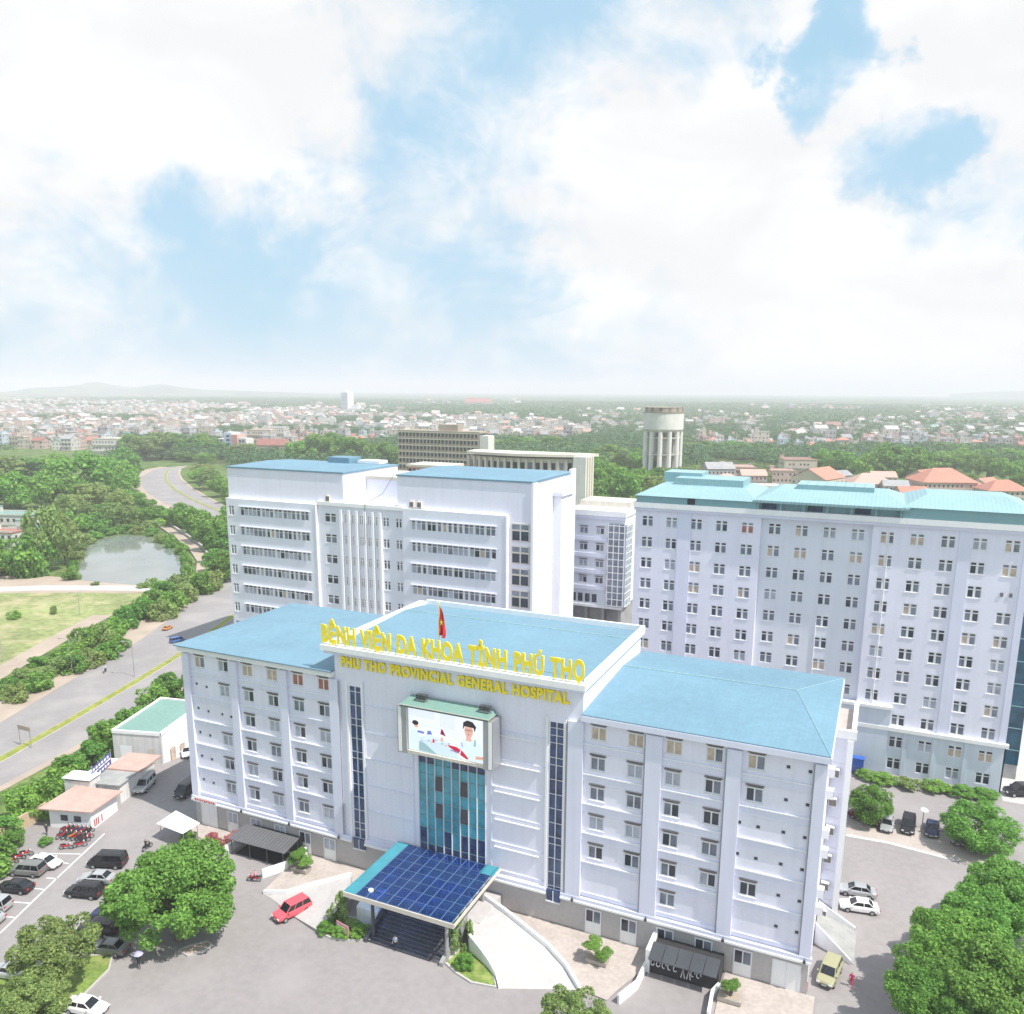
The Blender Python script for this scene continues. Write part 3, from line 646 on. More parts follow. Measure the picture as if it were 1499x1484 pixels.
# lettering of the two sign lines, real text turned to mesh
def lettering(body, x0, x1, z0, cap_h, y, depth, k, bold, barred=None):
    def raw(txt):
        c = bpy.data.curves.new('lettering', 'FONT'); c.body = txt; c.extrude = depth/2; c.offset = bold; c.size = 1.0; c.space_character = 1.12; c.space_word = 1.1; c.resolution_u = 3
        o = bpy.data.objects.new('lettering', c); COL.objects.link(o)
        dg = bpy.context.evaluated_depsgraph_get(); me = bpy.data.meshes.new_from_object(o.evaluated_get(dg)); bpy.data.objects.remove(o); bpy.data.curves.remove(c)
        v = np.empty(len(me.vertices)*3, np.float32); me.vertices.foreach_get('co', v); return me, v.reshape(-1, 3)
    me, co_ = raw(body)
    if barred is not None:      # the stroke through the capital D of the Vietnamese letter
        xr = raw(body[:barred+1])[1][:, 0].max(); wd = raw('D')[1]; xl = xr-(wd[:, 0].max()-wd[:, 0].min())
        bmx = bmesh.new(); bmx.from_mesh(me); zz = depth/2+.01
        vs = [bmx.verts.new((xl+a, .345+c_, e)) for a, c_, e in ((-.10, -.045, -zz), (.24, -.045, -zz), (.24, .045, -zz), (-.10, .045, -zz), (-.10, -.045, zz), (.24, -.045, zz), (.24, .045, zz), (-.10, .045, zz))]
        for q_ in ((3, 2, 1, 0), (4, 5, 6, 7), (0, 1, 5, 4), (1, 2, 6, 5), (2, 3, 7, 6), (3, 0, 4, 7)): bmx.faces.new([vs[t] for t in q_])
        bmx.to_mesh(me); bmx.free(); co_ = np.empty(len(me.vertices)*3, np.float32); me.vertices.foreach_get('co', co_); co_ = co_.reshape(-1, 3)
    '''
    c = bpy.data.curves.new('lettering', 'FONT'); c.body = body; c.extrude = depth/2; c.offset = bold; c.size = 1.0; c.space_character = 1.08; c.space_word = 1.15; c.resolution_u = 3
    o = bpy.data.objects.new('lettering', c); COL.objects.link(o)
    dg = bpy.context.evaluated_depsgraph_get(); me = bpy.data.meshes.new_from_object(o.evaluated_get(dg)); bpy.data.objects.remove(o); bpy.data.curves.remove(c)
    co_ = np.empty(len(me.vertices)*3, np.float32); '''
    mn, mx = co_[:, 0].min(), co_[:, 0].max()
    out = np.empty_like(co_)
    out[:, 0] = (co_[:, 0]-mn)/(mx-mn)*(x1-x0)+x0-O.x; out[:, 2] = co_[:, 1]*(cap_h/0.69)+z0-O.z; out[:, 1] = y-co_[:, 2]-O.y
    me.vertices.foreach_set('co', out.ravel()); me.materials.clear(); me.materials.append(M[k]); me.update()
    # the turn from XY to XZ mirrors nothing but flips winding: restore it
    me.flip_normals()
    me.polygons.foreach_set('material_index', [0]*len(me.polygons))
    return me
link('sign_lettering', lettering('BỆNH VIỆN DA KHOA TỈNH PHÚ THỌ', -62.2, -27.5, 31.0, 2.12, -0.75, 0.16, 'yellow', 0.045, 10), HB)
link('sign_lettering', lettering('PHU THO PROVINCIAL GENERAL HOSPITAL', -59.9, -29.4, 27.88, 1.25, -0.16, 0.14, 'yellow', 0.05), HB)
b = MB(O)
for x in np.arange(-61.6, -27.8, 1.45): b.tube([(x, -0.70, 30.62), (x, -0.70, 31.3)], 0.04, 'steel', 5)
for x in np.arange(-61.6, -27.8, 4.35): b.tube([(x, -0.50, 32.4), (x, 0.9, 30.9)], 0.03, 'steel', 5)
b.tube([(-62.0, -0.5, 31.3), (-27.6, -0.5, 31.3)], 0.035, 'steel', 5); b.tube([(-62.0, -0.5, 32.6), (-27.6, -0.5, 32.6)], 0.035, 'steel', 5)
b.build('sign_frame', HB)

# ------------------------------------------------------------------ LED screen
SC = thing('led_screen', 'big advertising screen with a doctor in white, in a silver box over the entrance', 'screen', (-44.1, -0.2, 22))
q = SC.location
b = MB(q)
b.box(-50.45, -49.2, -2.3, -0.05, 19.05, 25.0, 'steel'); b.box(-39.0, -37.75, -2.3, -0.05, 19.05, 25.0, 'steel')
b.box(-49.19, -39.01, -2.15, -0.05, 19.06, 19.45, 'cream'); b.box(-49.19, -39.01, -2.15, -0.05, 24.95, 25.2, 'cream'); b.box(-49.19, -39.01, -1.8, -0.06, 19.46, 24.94, 'darksteel')
b.box(-50.3, -49.9, -2.36, -2.301, 19.2, 24.9, 'trimwhite'); b.box(-38.3, -37.9, -2.36, -2.301, 19.2, 24.9, 'trimwhite')
b.build('frame', SC)
b = MB(q); b.face([(-50.0, -2.45, 25.02), (-38.2, -2.45, 25.02), (-38.6, -0.3, 25.5), (-49.6, -0.3, 25.5)], 'greenroof'); b.box(-50.0, -38.2, -2.5, -0.3, 25.21, 25.3, 'cream')
b.face([(-50.0, -2.45, 25.3), (-38.2, -2.45, 25.3), (-38.6, -0.25, 25.78), (-49.6, -0.25, 25.78)], 'greenroof'); b.face([(-50.0, -2.45, 25.3), (-49.6, -.25, 25.78), (-50.0, -.25, 25.3)], 'greenroof'); b.face([(-38.2, -2.45, 25.3), (-38.2, -.25, 25.3), (-38.6, -.25, 25.78)], 'greenroof')
b.build('roof', SC)
for x in (-47.6, -39.2):  # pairs of black loudspeakers on top of the screen box, not lamps
    s = MB(q)
    for dx in (-0.7, 0.0):
        s.box(x+dx, x+dx+0.62, -1.5, -0.9, 25.85, 26.4, 'darksteel')
    s.box(x-0.75, x+0.75, -1.3, -1.1, 25.45, 25.84, 'steel'); s.build('loudspeaker', SC)
def screen_mat(name, col, e=0.9):
    m, N, L, bs = new_mat(name); bs.inputs['Base Color'].default_value = (*[c*0.3 for c in col], 1); bs.inputs['Roughness'].default_value = 0.3
    bs.inputs['Emission Color'].default_value = (*col, 1); bs.inputs['Emission Strength'].default_value = e; M[name] = m
for n_, c_ in (('s_white', (0.78, 0.83, 0.9)), ('s_pale', (0.58, 0.72, 0.80)), ('s_coat', (0.66, 0.79, 0.84)), ('s_skin', (0.72, 0.42, 0.33)), ('s_hair', (0.02, 0.015, 0.02)), ('s_red', (0.55, 0.01, 0.04)), ('s_teal', (0.28, 0.45, 0.48)), ('s_tan', (0.55, 0.30, 0.22)), ('s_lilac', (0.42, 0.42, 0.72)), ('s_mist', (0.70, 0.76, 0.86)), ('s_blue', (0.14, 0.18, 0.55)), ('s_maroon', (0.22, 0.0, 0.05))): screen_mat(n_, c_, 0.85)
b = MB(q); sx, sz, W_, H_ = -49.19, 19.46, 10.18, 5.48; lay = [0]
def spoly(pts, k):
    lay[0] += 1; y = -1.81-0.004*lay[0]
    b.face([(sx+u*W_, y, sz+v*H_) for u, v in pts], k)
def sell(cu, cv, ru, rv_, k, n=18): spoly([(cu+ru*math.cos(2*math.pi*i/n), cv+rv_*math.sin(2*math.pi*i/n)) for i in range(n)], k)
spoly([(0, 0), (1, 0), (1, 1), (0, 1)], 's_white')
spoly([(.0, .62), (.7, .56), (.7, .58), (.0, .65)], 's_mist'); spoly([(.0, .80), (.35, .78), (.35, .98), (.0, .98)], 's_mist'); spoly([(.42, .66), (.62, .62), (.62, .96), (.42, .97)], 's_mist')
spoly([(0.13, 0.0), (0.70, 0.0), (0.55, 0.30), (0.30, 0.42), (0.14, 0.32)], 's_pale')
spoly([(0.14, 0.02), (0.38, 0.0), (0.22, 0.20), (0.14, 0.24)], 's_teal')
spoly([(0.02, 0.02), (0.13, 0.02), (0.16, 0.40), (0.10, 0.50), (0.03, 0.46)], 's_coat')
sell(0.105, 0.60, 0.03, 0.065, 's_skin'); sell(0.095, 0.645, 0.042, 0.055, 's_hair')
spoly([(0.12, 0.43), (0.21, 0.42), (0.21, 0.47), (0.13, 0.48)], 's_blue'); spoly([(0.25, 0.42), (0.32, 0.44), (0.30, 0.52), (0.26, 0.51)], 's_blue')
spoly([(0.22, 0.30), (0.40, 0.36), (0.38, 0.41), (0.24, 0.40)], 's_coat')
spoly([(0.43, 0.49), (0.50, 0.46), (0.46, 0.60), (0.44, 0.60)], 's_maroon'); sell(0.45, 0.37, 0.02, 0.05, 's_skin')
spoly([(0.66, 0.02), (0.98, 0.02), (0.96, 0.40), (0.86, 0.50), (0.72, 0.46), (0.64, 0.22)], 's_coat')
spoly([(0.76, 0.45), (0.84, 0.45), (0.82, 0.58), (0.77, 0.58)], 's_skin'); sell(0.80, 0.68, 0.055, 0.15, 's_skin')
spoly([(0.725, 0.70), (0.75, 0.78), (0.86, 0.77), (0.875, 0.68), (0.895, 0.80), (0.85, 0.90), (0.78, 0.92), (0.73, 0.86)], 's_hair')
spoly([(0.86, 0.36), (0.89, 0.36), (0.89, 0.52), (0.87, 0.50)], 's_teal')
spoly([(0.52, 0.28), (0.64, 0.27), (0.72, 0.20), (0.80, 0.05), (0.77, 0.03), (0.66, 0.13), (0.55, 0.23)], 's_red')
spoly([(0.88, 0.07), (0.99, 0.09), (0.98, 0.16), (0.89, 0.15)], 's_skin'); spoly([(0.62, 0.13), (0.69, 0.12), (0.68, 0.16), (0.63, 0.17)], 's_skin')
for cu in (.772, .826): sell(cu, .70, .02, .028, 's_hair', 12); sell(cu, .70, .015, .021, 's_skin', 12)
spoly([(.79, .695), (.808, .695), (.808, .71), (.79, .71)], 's_hair'); spoly([(.785, .60), (.815, .60), (.81, .615), (.79, .615)], 's_maroon'); spoly([(.795, .64), (.808, .64), (.802, .68)], 's_tan')
spoly([(.76, .47), (.80, .36), (.84, .47), (.80, .43)], 's_white'); spoly([(.70, .40), (.72, .40), (.73, .30), (.71, .30)], 's_lilac'); spoly([(.90, .10), (.98, .12), (.98, .14), (.90, .125)], 's_tan')
for i in range(9): u = .17+.045*i; v = .24+.012*((i*5) % 7); spoly([(u, v), (u+.03, v+.005), (u+.034, v+.035), (u+.005, v+.03)], ['s_lilac', 's_white', 's_teal', 's_skin'][i % 4])
spoly([(.33, .28), (.36, .27), (.35, .36), (.335, .36)], 's_red'); spoly([(.56, .17), (.70, .14), (.70, .16), (.57, .19)], 's_blue'); spoly([(.03, .12), (.13, .10), (.13, .13), (.03, .15)], 's_mist'); spoly([(.66, .02), (.70, .25), (.71, .25), (.68, .02)], 's_mist')
b.build('display', SC)

# ------------------------------------------------------------------ flag
FL = thing('flagpole', 'red flag with a yellow star hanging limp from a pole on the hospital roof edge', 'flag', (-45.6, -0.45, 30.62))
b = MB(FL.location); b.tube([(-45.6, -0.45, 30.62), (-45.6, -0.45, 37.6)], [0.08, 0.05], 'yellow', 8); b.tube([(-45.6, -0.45, 37.6), (-45.6, -0.45, 37.75)], 0.10, 'yellow', 8); b.build('pole', FL)
b = MB(FL.location); nz, nx = 14, 8
def fp(i, j):
    s = i/nz; w = 0.42+0.35*math.sin(s*2.6); u = j/nx
    return (-45.55+u*w+0.05*math.sin(s*9), -0.45+0.16*math.sin(u*11+s*4)*(0.4+s), 37.4-s*3.5-u*0.5)
for i in range(nz):
    for j in range(nx): b.face([fp(i, j), fp(i+1, j), fp(i+1, j+1), fp(i, j+1)], 'red')
fo = b.build('cloth', FL)
b = MB(FL.location); c0 = fp(7, 4); st = []
for i in range(10):
    a = math.pi/2+i*math.pi/5; rr = 0.45 if i % 2 == 0 else 0.19; st.append((c0[0]+rr*0.55*math.cos(a), c0[1]-0.22, c0[2]+rr*math.sin(a)))
for i in range(10): b.face([(c0[0], c0[1]-0.24, c0[2]), st[i], st[(i+1) % 10]], 'yellow')
b.build('star', fo)

# ------------------------------------------------------------------ entrance canopy and stairs
m, N, L, bs = new_mat('tinted_glass'); bs.inputs['Base Color'].default_value = (0.016, 0.05, 0.15, 1); bs.inputs['Roughness'].default_value = 0.07
nz_ = N.new('ShaderNodeTexNoise'); nz_.inputs['Scale'].default_value = 0.35; gg = N.new('ShaderNodeNewGeometry'); L.new(gg.outputs['Position'], nz_.inputs['Vector'])
mr = N.new('ShaderNodeMapRange'); mr.inputs[1].default_value = 0.42; mr.inputs[2].default_value = 0.62; mr.inputs[3].default_value = 0.30; mr.inputs[4].default_value = 0.72; L.new(nz_.outputs['Fac'], mr.inputs[0])
tp = N.new('ShaderNodeBsdfTransparent'); tp.inputs['Color'].default_value = (0.42, 0.62, 1.0, 1); mx = N.new('ShaderNodeMixShader'); L.new(mr.outputs[0], mx.inputs[0]); L.new(bs.outputs[0], mx.inputs[1]); L.new(tp.outputs[0], mx.inputs[2]); L.new(mx.outputs[0], N['Material Output'].inputs['Surface']); M['tintglass'] = m
M['frameblue'] = mat('pale_blue_steel', (0.11, 0.19, 0.36), 0.4, var=0.15)
CN = thing('entrance_canopy', 'flat dark blue glass canopy on a space frame over the entrance stairs', 'canopy', (-44.7, -6.3, 0))
q = CN.location; cx0, cx1, cy0, cy1, cz = -51.7, -37.55, -12.4, -0.65, 5.8
b = MB(q); b.box(-50.2, -37.9, cy0+0.1, cy1, cz, cz+0.05, 'tintglass'); b.build('glass_roof', CN)
b = MB(q); b.box(cx0, -50.22, cy0, cy1, cz+0.02, cz+0.10, 'canopyaqua'); b.build('edge_panel', CN); b = MB(q); b.box(-39.4, -37.56, -2.6, cy1, cz+0.06, cz+0.10, 'canopyaqua'); b.build('edge_panel', CN)
b = MB(q); nx, ny = 9, 7
for i in range(nx+1):
    x = -50.2+(12.3)*i/nx; b.box(x-0.035, x+0.035, cy0+0.1, cy1-0.02, cz+0.055, cz+0.10, 'frameblue')
for j in range(ny+1):
    y = cy0+0.15+(cy1-cy0-0.3)*j/ny
    for i in range(nx): b.box(-50.15+12.3*i/nx+0.001, -50.25+12.3*(i+1)/nx-0.001, y-0.025, y+0.025, cz+0.055, cz+0.095, 'frameblue')
b.build('glazing_bars', CN)
b = MB(q)
for j in range(ny):
    for i in range(nx):
        x0, x1 = -50.2+12.3*i/nx, -50.2+12.3*(i+1)/nx; y0, y1 = cy0+0.15+(cy1-cy0-.3)*j/ny, cy0+0.15+(cy1-cy0-.3)*(j+1)/ny; c = ((x0+x1)/2, (y0+y1)/2, cz-0.95)
        for p in ((x0, y0), (x1, y0), (x1, y1), (x0, y1)): b.tube([(p[0], p[1], cz-0.06), c], 0.055, 'frame', 5, False)
        if i < nx-1: b.tube([c, (c[0]+12.3/nx, c[1], c[2])], 0.05, 'frame', 5, False)
b.build('space_frame', CN)
b = MB(q); b.box(cx0-0.05, cx1+0.05, cy0-0.12, cy0-0.005, cz-0.42, cz+0.14, 'cream'); b.box(cx1+0.005, cx1+0.1, cy0, cy1, cz-0.3, cz+0.12, 'cream'); b.box(cx0-0.1, cx0-0.005, cy0, cy1, cz-0.3, cz+0.12, 'canopyaqua'); b.build('fascia', CN)
for x in (-48.7, -39.1):
    for y in (-11.2, -2.2):
        b = MB(q); z0 = 0 if y < -5 else 2.0; b.tube([(x, y, z0), (x, y, 4.7)], [0.22, 0.20], 'darksteel' if x < -45 else 'greyconc', 12); b.box(x-0.4, x+0.4, y-0.4, y+0.4, 4.7, 4.95, 'greyconc'); b.build('column', CN)
b = MB(q); sx_, sy_ = -49.0, -11.0
s = [(sx_+0.3*math.cos(a), sy_+0.3*math.sin(a)) for a in np.linspace(0, 2*math.pi, 12, endpoint=False)]; b.prism(s, cz+0.06, cz+0.28, 'trimwhite'); b.build('roof_light', CN)
M['granite'] = mat('dark_granite', (0.075, 0.08, 0.095), 0.35, var=0.35, scale=0.9, fine=(3, 0.3))
ST = thing('entrance_stairs', 'broad dark granite steps under the glass canopy', 'stairs', (-44.3, -9, 0))
b = MB(ST.location); ns = 12; seam = MB(ST.location)
for i in range(ns):
    y0 = -11.9+i*(5.7/ns); z = 2.0*(i+1)/ns
    b.box(-48.9, -39.6, y0, -6.18, z-2.0/ns, z, 'granite')
    seam.box(-48.88, -39.62, y0-0.012, y0-0.002, z-0.035, z-0.005, 'steel')
b.build('steps', ST); seam.build('nosings', ST)
b = MB(ST.location); b.prism([(-49.4, -12.2), (-48.95, -12.2), (-48.95, -6.2), (-49.4, -6.2)], 0, [0.5, 0.5, 2.7, 2.7], 'granite'); b.build('side_wall', ST)
b = MB(ST.location); b.prism([(-39.55, -12.2), (-39.1, -12.2), (-39.1, -6.2), (-39.55, -6.2)], 0, [0.5, 0.5, 2.7, 2.7], 'greyconc'); b.build('side_wall', ST)
b = MB((-50.8, -8.5, 0)); b.prism([(-52.3, -9.3), (-49.42, -9.3), (-49.42, -6.3), (-52.3, -6.3)], 0, [1.9, 1.9, 3.0, 3.0], 'trimwhite')
setp(b.build('planter_wall'), 'white wall block with sloping top beside the granite stairs, behind the hedge', 'wall')
# ================================================================== ward tower on the right
TW = thing('ward_tower', 'tall white eleven-storey ward block with a pale teal roof behind the hospital', 'hospital', (-9.1, 60, 0))
O = TW.location
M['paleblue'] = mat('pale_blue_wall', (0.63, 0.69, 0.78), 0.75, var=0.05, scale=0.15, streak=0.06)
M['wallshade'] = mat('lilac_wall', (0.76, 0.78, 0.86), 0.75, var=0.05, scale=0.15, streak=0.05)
tc = [-37.17+4.3*i for i in range(14)]; tz = [39.36-3.745*k for k in range(11)]
ww, wh = 2.0, 1.9
def tower_y(i, k):
    if k >= 9 and i >= 9: return 59.75
    if 5 <= i <= 8: return 60.9
    return 60.0
allw = [(i, k) for k in range(11) for i in range(14) if not (i == 13 and k == 2)]
b = MB(O)
def seg(x0, x1, z0, z1, y, k, ids):
    holed_wall(b, x0, x1, z0, z1, y, [(tc[i], tz[kk], ww, wh) for i, kk in allw if i in ids and z0 < tz[kk] < z1], k, 0.2)
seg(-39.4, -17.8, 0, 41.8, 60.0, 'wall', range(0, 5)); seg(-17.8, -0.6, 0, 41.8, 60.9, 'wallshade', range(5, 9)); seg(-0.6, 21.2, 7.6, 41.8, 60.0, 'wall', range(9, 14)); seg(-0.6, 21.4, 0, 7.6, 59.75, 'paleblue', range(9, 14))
b.face([(-17.8, 60, 0), (-17.8, 60.9, 0), (-17.8, 60.9, 41.8), (-17.8, 60, 41.8)], 'wall'); b.face([(-0.6, 60, 0), (-0.6, 60, 41.8), (-0.6, 60.9, 41.8), (-0.6, 60.9, 0)], 'wall')
b.box(-39.4, -17.81, 60.5, 80, 0, 41.78, 'wall'); b.box(-17.8, -0.6, 61.4, 80, 0, 41.78, 'wall'); b.box(-0.59, 21.2, 60.5, 80, 0, 41.78, 'wall'); b.box(21.21, 21.4, 59.75, 64, 0, 7.6, 'paleblue'); b.face([(21.2, 60, 7.6), (21.2, 60.5, 7.6), (21.2, 60.5, 41.8), (21.2, 60, 41.8)], 'trimwhite'); b.face([(-39.4, 60, 0), (-39.4, 60, 41.8), (-39.4, 60.5, 41.8), (-39.4, 60.5, 0)], 'wall')
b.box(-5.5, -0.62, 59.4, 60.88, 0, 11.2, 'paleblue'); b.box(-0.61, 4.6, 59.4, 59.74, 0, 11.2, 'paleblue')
b.build('wall', TW)
b = MB(O)
for x0, x1 in ((-31.7, -29.4), (11.6, 13.3)): b.box(x0, x1, 59.82, 59.998, 7.7 if x0 > 0 else 0, 41.7, 'trim')
b.box(20.3, 21.25, 59.80, 59.998, 8.3, 41.7, 'trim')
for x in (-8.0, 1.8): b.tube([(x, 59.9 if x > 0 else 60.82, 8.6), (x, 59.9 if x > 0 else 60.82, 41.6)], 0.07, 'trimwhite', 6)
b.box(-39.7, 21.5, 59.3, 60.9, 41.8, 42.7, 'trimwhite'); b.box(-39.6, 21.4, 59.55, 60.89, 41.3, 41.79, 'trim'); b.box(-0.65, 21.7, 59.3, 59.99, 7.62, 8.25, 'trimwhite'); b.box(-5.8, 4.9, 59.1, 59.98, 11.22, 11.7, 'trimwhite')
for x0 in (2.9, 7.2, 11.5, 16.0): b.box(x0-0.3, x0+0.3, 59.58, 59.745, 0, 7.55, 'paleblue')
b.build('facade_trim', TW)
rnd = random.Random(11); order = sorted(allw, key=lambda t: (CAM[0]-tc[t[0]])**2+(CAM[2]-tz[t[1]])**2+140**2)
vis = [t for t in order if not (t[0] < 10 and tz[t[1]] < (17.5 if t[0] < 6 else 11.5))]
variants = [0, 2, 5, 5, 0, 3, 2, 6, 4, 5, 2, 0, 5, 3]
def tw_window(i, k):
    v = variants[rnd.randrange(len(variants))]
    if (i, k) in ((4, 0), (12, 9)): v = 7
    if (i, k) in ((13, 9), (5, 6)): v = 4
    return add_window(TW, tc[i], tower_y(i, k)-(0.36 if (i == 9 and k >= 9) else 0), tz[k], ww, wh, 'cross', v)
for i, k in vis[:100]: tw_window(i, k)
# the rest of the windows as one part
rest = [t for t in order if t not in set(vis[:100])]
b = MB(O)
for i, k in rest:
    y = tower_y(i, k); x, z = tc[i], tz[k]
    for x0, x1, z0, z1 in ((-1, -.9, -.95, .95), (.9, 1, -.95, .95), (-.14, .14, -.85, .85), (-.9, .9, .85, .95), (-.9, .9, -.95, -.85), (-.9, -.14, .36, .46), (.14, .9, .36, .46)): b.box(x+x0, x+x1, y+.06, y+.15, z+z0, z+z1, 'frame')
    g1 = ['glassmid', 'glassdark', 'glassdark', 'curtain', 'glasspale'][rnd.randrange(5)]
    b.face([(x-.9, y+.13, z-.85), (x+.9, y+.13, z-.85), (x+.9, y+.13, z+.36), (x-.9, y+.13, z+.36)], g1); b.face([(x-.9, y+.13, z+.46), (x+.9, y+.13, z+.46), (x+.9, y+.13, z+.85), (x-.9, y+.13, z+.85)], 'glassdark')
setp(b.build('windows_beyond', TW), kind='stuff')
# teal roof: three lengths
def mansard(b, x0, x1, y0, y1, z, h, run, ks, kt):
    a = [(x0, y0, z), (x1, y0, z), (x1, y1, z), (x0, y1, z)]; t = [(x0+run*.6, y0+run, z+h), (x1-run*.6, y0+run, z+h), (x1-run*.6, y1-run, z+h), (x0+run*.6, y1-run, z+h)]
    for i in range(4): j = (i+1) % 4; b.face([a[i], a[j], t[j], t[i]], ks)
    b.face(t, kt); b.face(list(reversed(a)), ks)
b = MB(O)
b.box(-39.2, -18.6, 59.5, 79.5, 42.71, 43.9, 'teal'); mansard(b, -39.5, -18.4, 59.2, 79.8, 43.91, 1.5, 5, 'roofteal', 'roofteal')
b.box(-34, -22, 66, 74, 45.42, 46.6, 'roofteal'); b.box(-37, -30, 70, 76, 45.42, 47.2, 'tealpanel')
b.box(-30.2, -28.9, 59.44, 59.499, 42.8, 43.8, 'shade'); b.build('roof', TW)
b = MB(O)
b.box(3.4, 21.1, 59.5, 79.5, 42.71, 44.4, 'teal'); mansard(b, 3.2, 21.6, 59.2, 79.8, 44.41, 1.6, 6, 'roofteal', 'roofteal'); b.build('roof', TW)
b = MB(O)
mansard(b, -19.2, 4.4, 58.9, 78, 44.3, 1.5, 5.5, 'roofteal', 'roofteal'); b.box(-19.2, 4.4, 58.85, 59.1, 43.9, 44.29, 'roofteal')
b.box(-13.0, -1.0, 64.8, 72, 45.81, 46.6, 'tealpanel')
for i in range(1, 8): b.box(-13.0+i*1.5-0.04, -13.0+i*1.5+0.04, 64.75, 72, 46.601, 46.66, 'teal')
b.build('roof', TW)
b = MB(O)
for i in range(7): b.box(-18.4+i*3.6-0.12, -18.4+i*3.6+0.12, 59.3, 59.5, 42.71, 43.89, 'teal')
b.box(-18.5, 3.3, 60.6, 60.8, 42.71, 44.28, 'tealpanel')
for i in range(6): b.box(-17.9+i*3.6, -15.6+i*3.6, 60.52, 60.59, 42.75, 44.0, 'navyglass' if i % 2 == 0 else 'tealpanel')
b.build('roof_gallery', TW)
b = MB(O); M['sideglass'] = mat('teal_stair_glass', (0.02, 0.085, 0.13), 0.12, var=0.6, scale=0.5); b.box(21.21, 24.2, 66, 74, 2.5, 33, 'sideglass'); st = b.build('glass_stair', TW)
b = MB(O)
for z in np.arange(5, 33, 3.745): b.box(21.2, 24.26, 65.94, 74.06, z, z+0.12, 'teal')
for y in (65.97, 70, 74.0): b.box(24.2, 24.25, y-.05, y+.05, 2.5, 33, 'teal')
b.box(21.5, 24.2, 66.1, 73.9, 0, 2.49, 'greyconc'); b.build('mullions', st)
b = MB(O)
for x in (19.3, 18.1): b.box(x-.2, x+.2, 59.9, 60.0, tz[2]-.3, tz[2]+.3, 'hood')
b.build('vent_window', TW)
b = MB((0.6, 57.8, 0)); b.box(-0.5, 1.4, 57.2, 58.4, 0.3, 2.7, 'bluepaint'); b.box(-0.6, 1.5, 57.1, 58.5, 2.701, 2.8, 'bluepaint'); b.box(-0.4, 1.3, 57.16, 57.198, 0.5, 1.4, 'bluesign')
for x in (-0.4, 1.3):
    for y in (57.3, 58.3): b.box(x-.08, x+.08, y-.08, y+.08, 0, .3, 'steel')
setp(b.build('blue_cabin'), 'bright blue metal cabin against the pale wall of the ward tower', 'cabin')

# ================================================================== long ward block behind the blue roofs
WB = thing('ward_block', 'long white ward block with ribbon windows and two blue flat roofs behind the hospital', 'hospital', (-97, 62, 0))
O = WB.location
zr = [34.95-4.5*k for k in range(8)]
b = MB(O)
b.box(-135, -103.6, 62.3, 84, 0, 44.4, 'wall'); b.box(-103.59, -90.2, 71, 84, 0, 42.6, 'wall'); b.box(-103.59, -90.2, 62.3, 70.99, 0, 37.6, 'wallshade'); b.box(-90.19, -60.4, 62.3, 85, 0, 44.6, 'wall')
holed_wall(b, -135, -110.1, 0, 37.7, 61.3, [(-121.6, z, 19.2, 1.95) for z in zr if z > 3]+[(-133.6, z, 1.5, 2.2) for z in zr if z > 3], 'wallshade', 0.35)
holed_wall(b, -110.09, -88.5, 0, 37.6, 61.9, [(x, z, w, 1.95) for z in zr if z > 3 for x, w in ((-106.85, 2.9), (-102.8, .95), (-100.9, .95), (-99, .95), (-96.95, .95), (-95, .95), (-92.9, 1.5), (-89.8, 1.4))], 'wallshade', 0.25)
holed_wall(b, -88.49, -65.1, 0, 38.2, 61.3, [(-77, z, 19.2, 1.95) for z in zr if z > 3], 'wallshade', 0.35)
for x0, x1, y, z in ((-135, -110.1, 61.3, 37.7), (-88.49, -65.1, 61.3, 38.2)):
    b.face([(x0, y, z), (x1, y, z), (x1, 62.3, z), (x0, 62.3, z)], 'trimwhite'); b.face([(x1, y, 0), (x1, 62.3, 0), (x1, 62.3, z), (x1, y, z)], 'trimwhite'); b.face([(x0, y, 0), (x0, y, z), (x0, 62.3, z), (x0, 62.3, 0)], 'trimwhite')
b.box(-110.05, -88.52, 61.5, 62.29, 37.62, 38.4, 'trimwhite'); b.face([(-110.09, 61.9, 37.6), (-88.5, 61.9, 37.6), (-88.5, 62.3, 37.6), (-110.09, 62.3, 37.6)], 'wallshade')
for x in (-103.9, -101.85, -99.95, -97.95, -95.95, -94.1): b.box(x-.28, x+.28, 61.35, 61.899, 0, 36.9, 'trimwhite')
b.box(-65.3, -65.08, 61.15, 61.29, 0, 38.2, 'trimwhite'); b.box(-110.3, -110.08, 61.15, 61.29, 0, 37.7, 'trimwhite')
b.build('wall', WB)
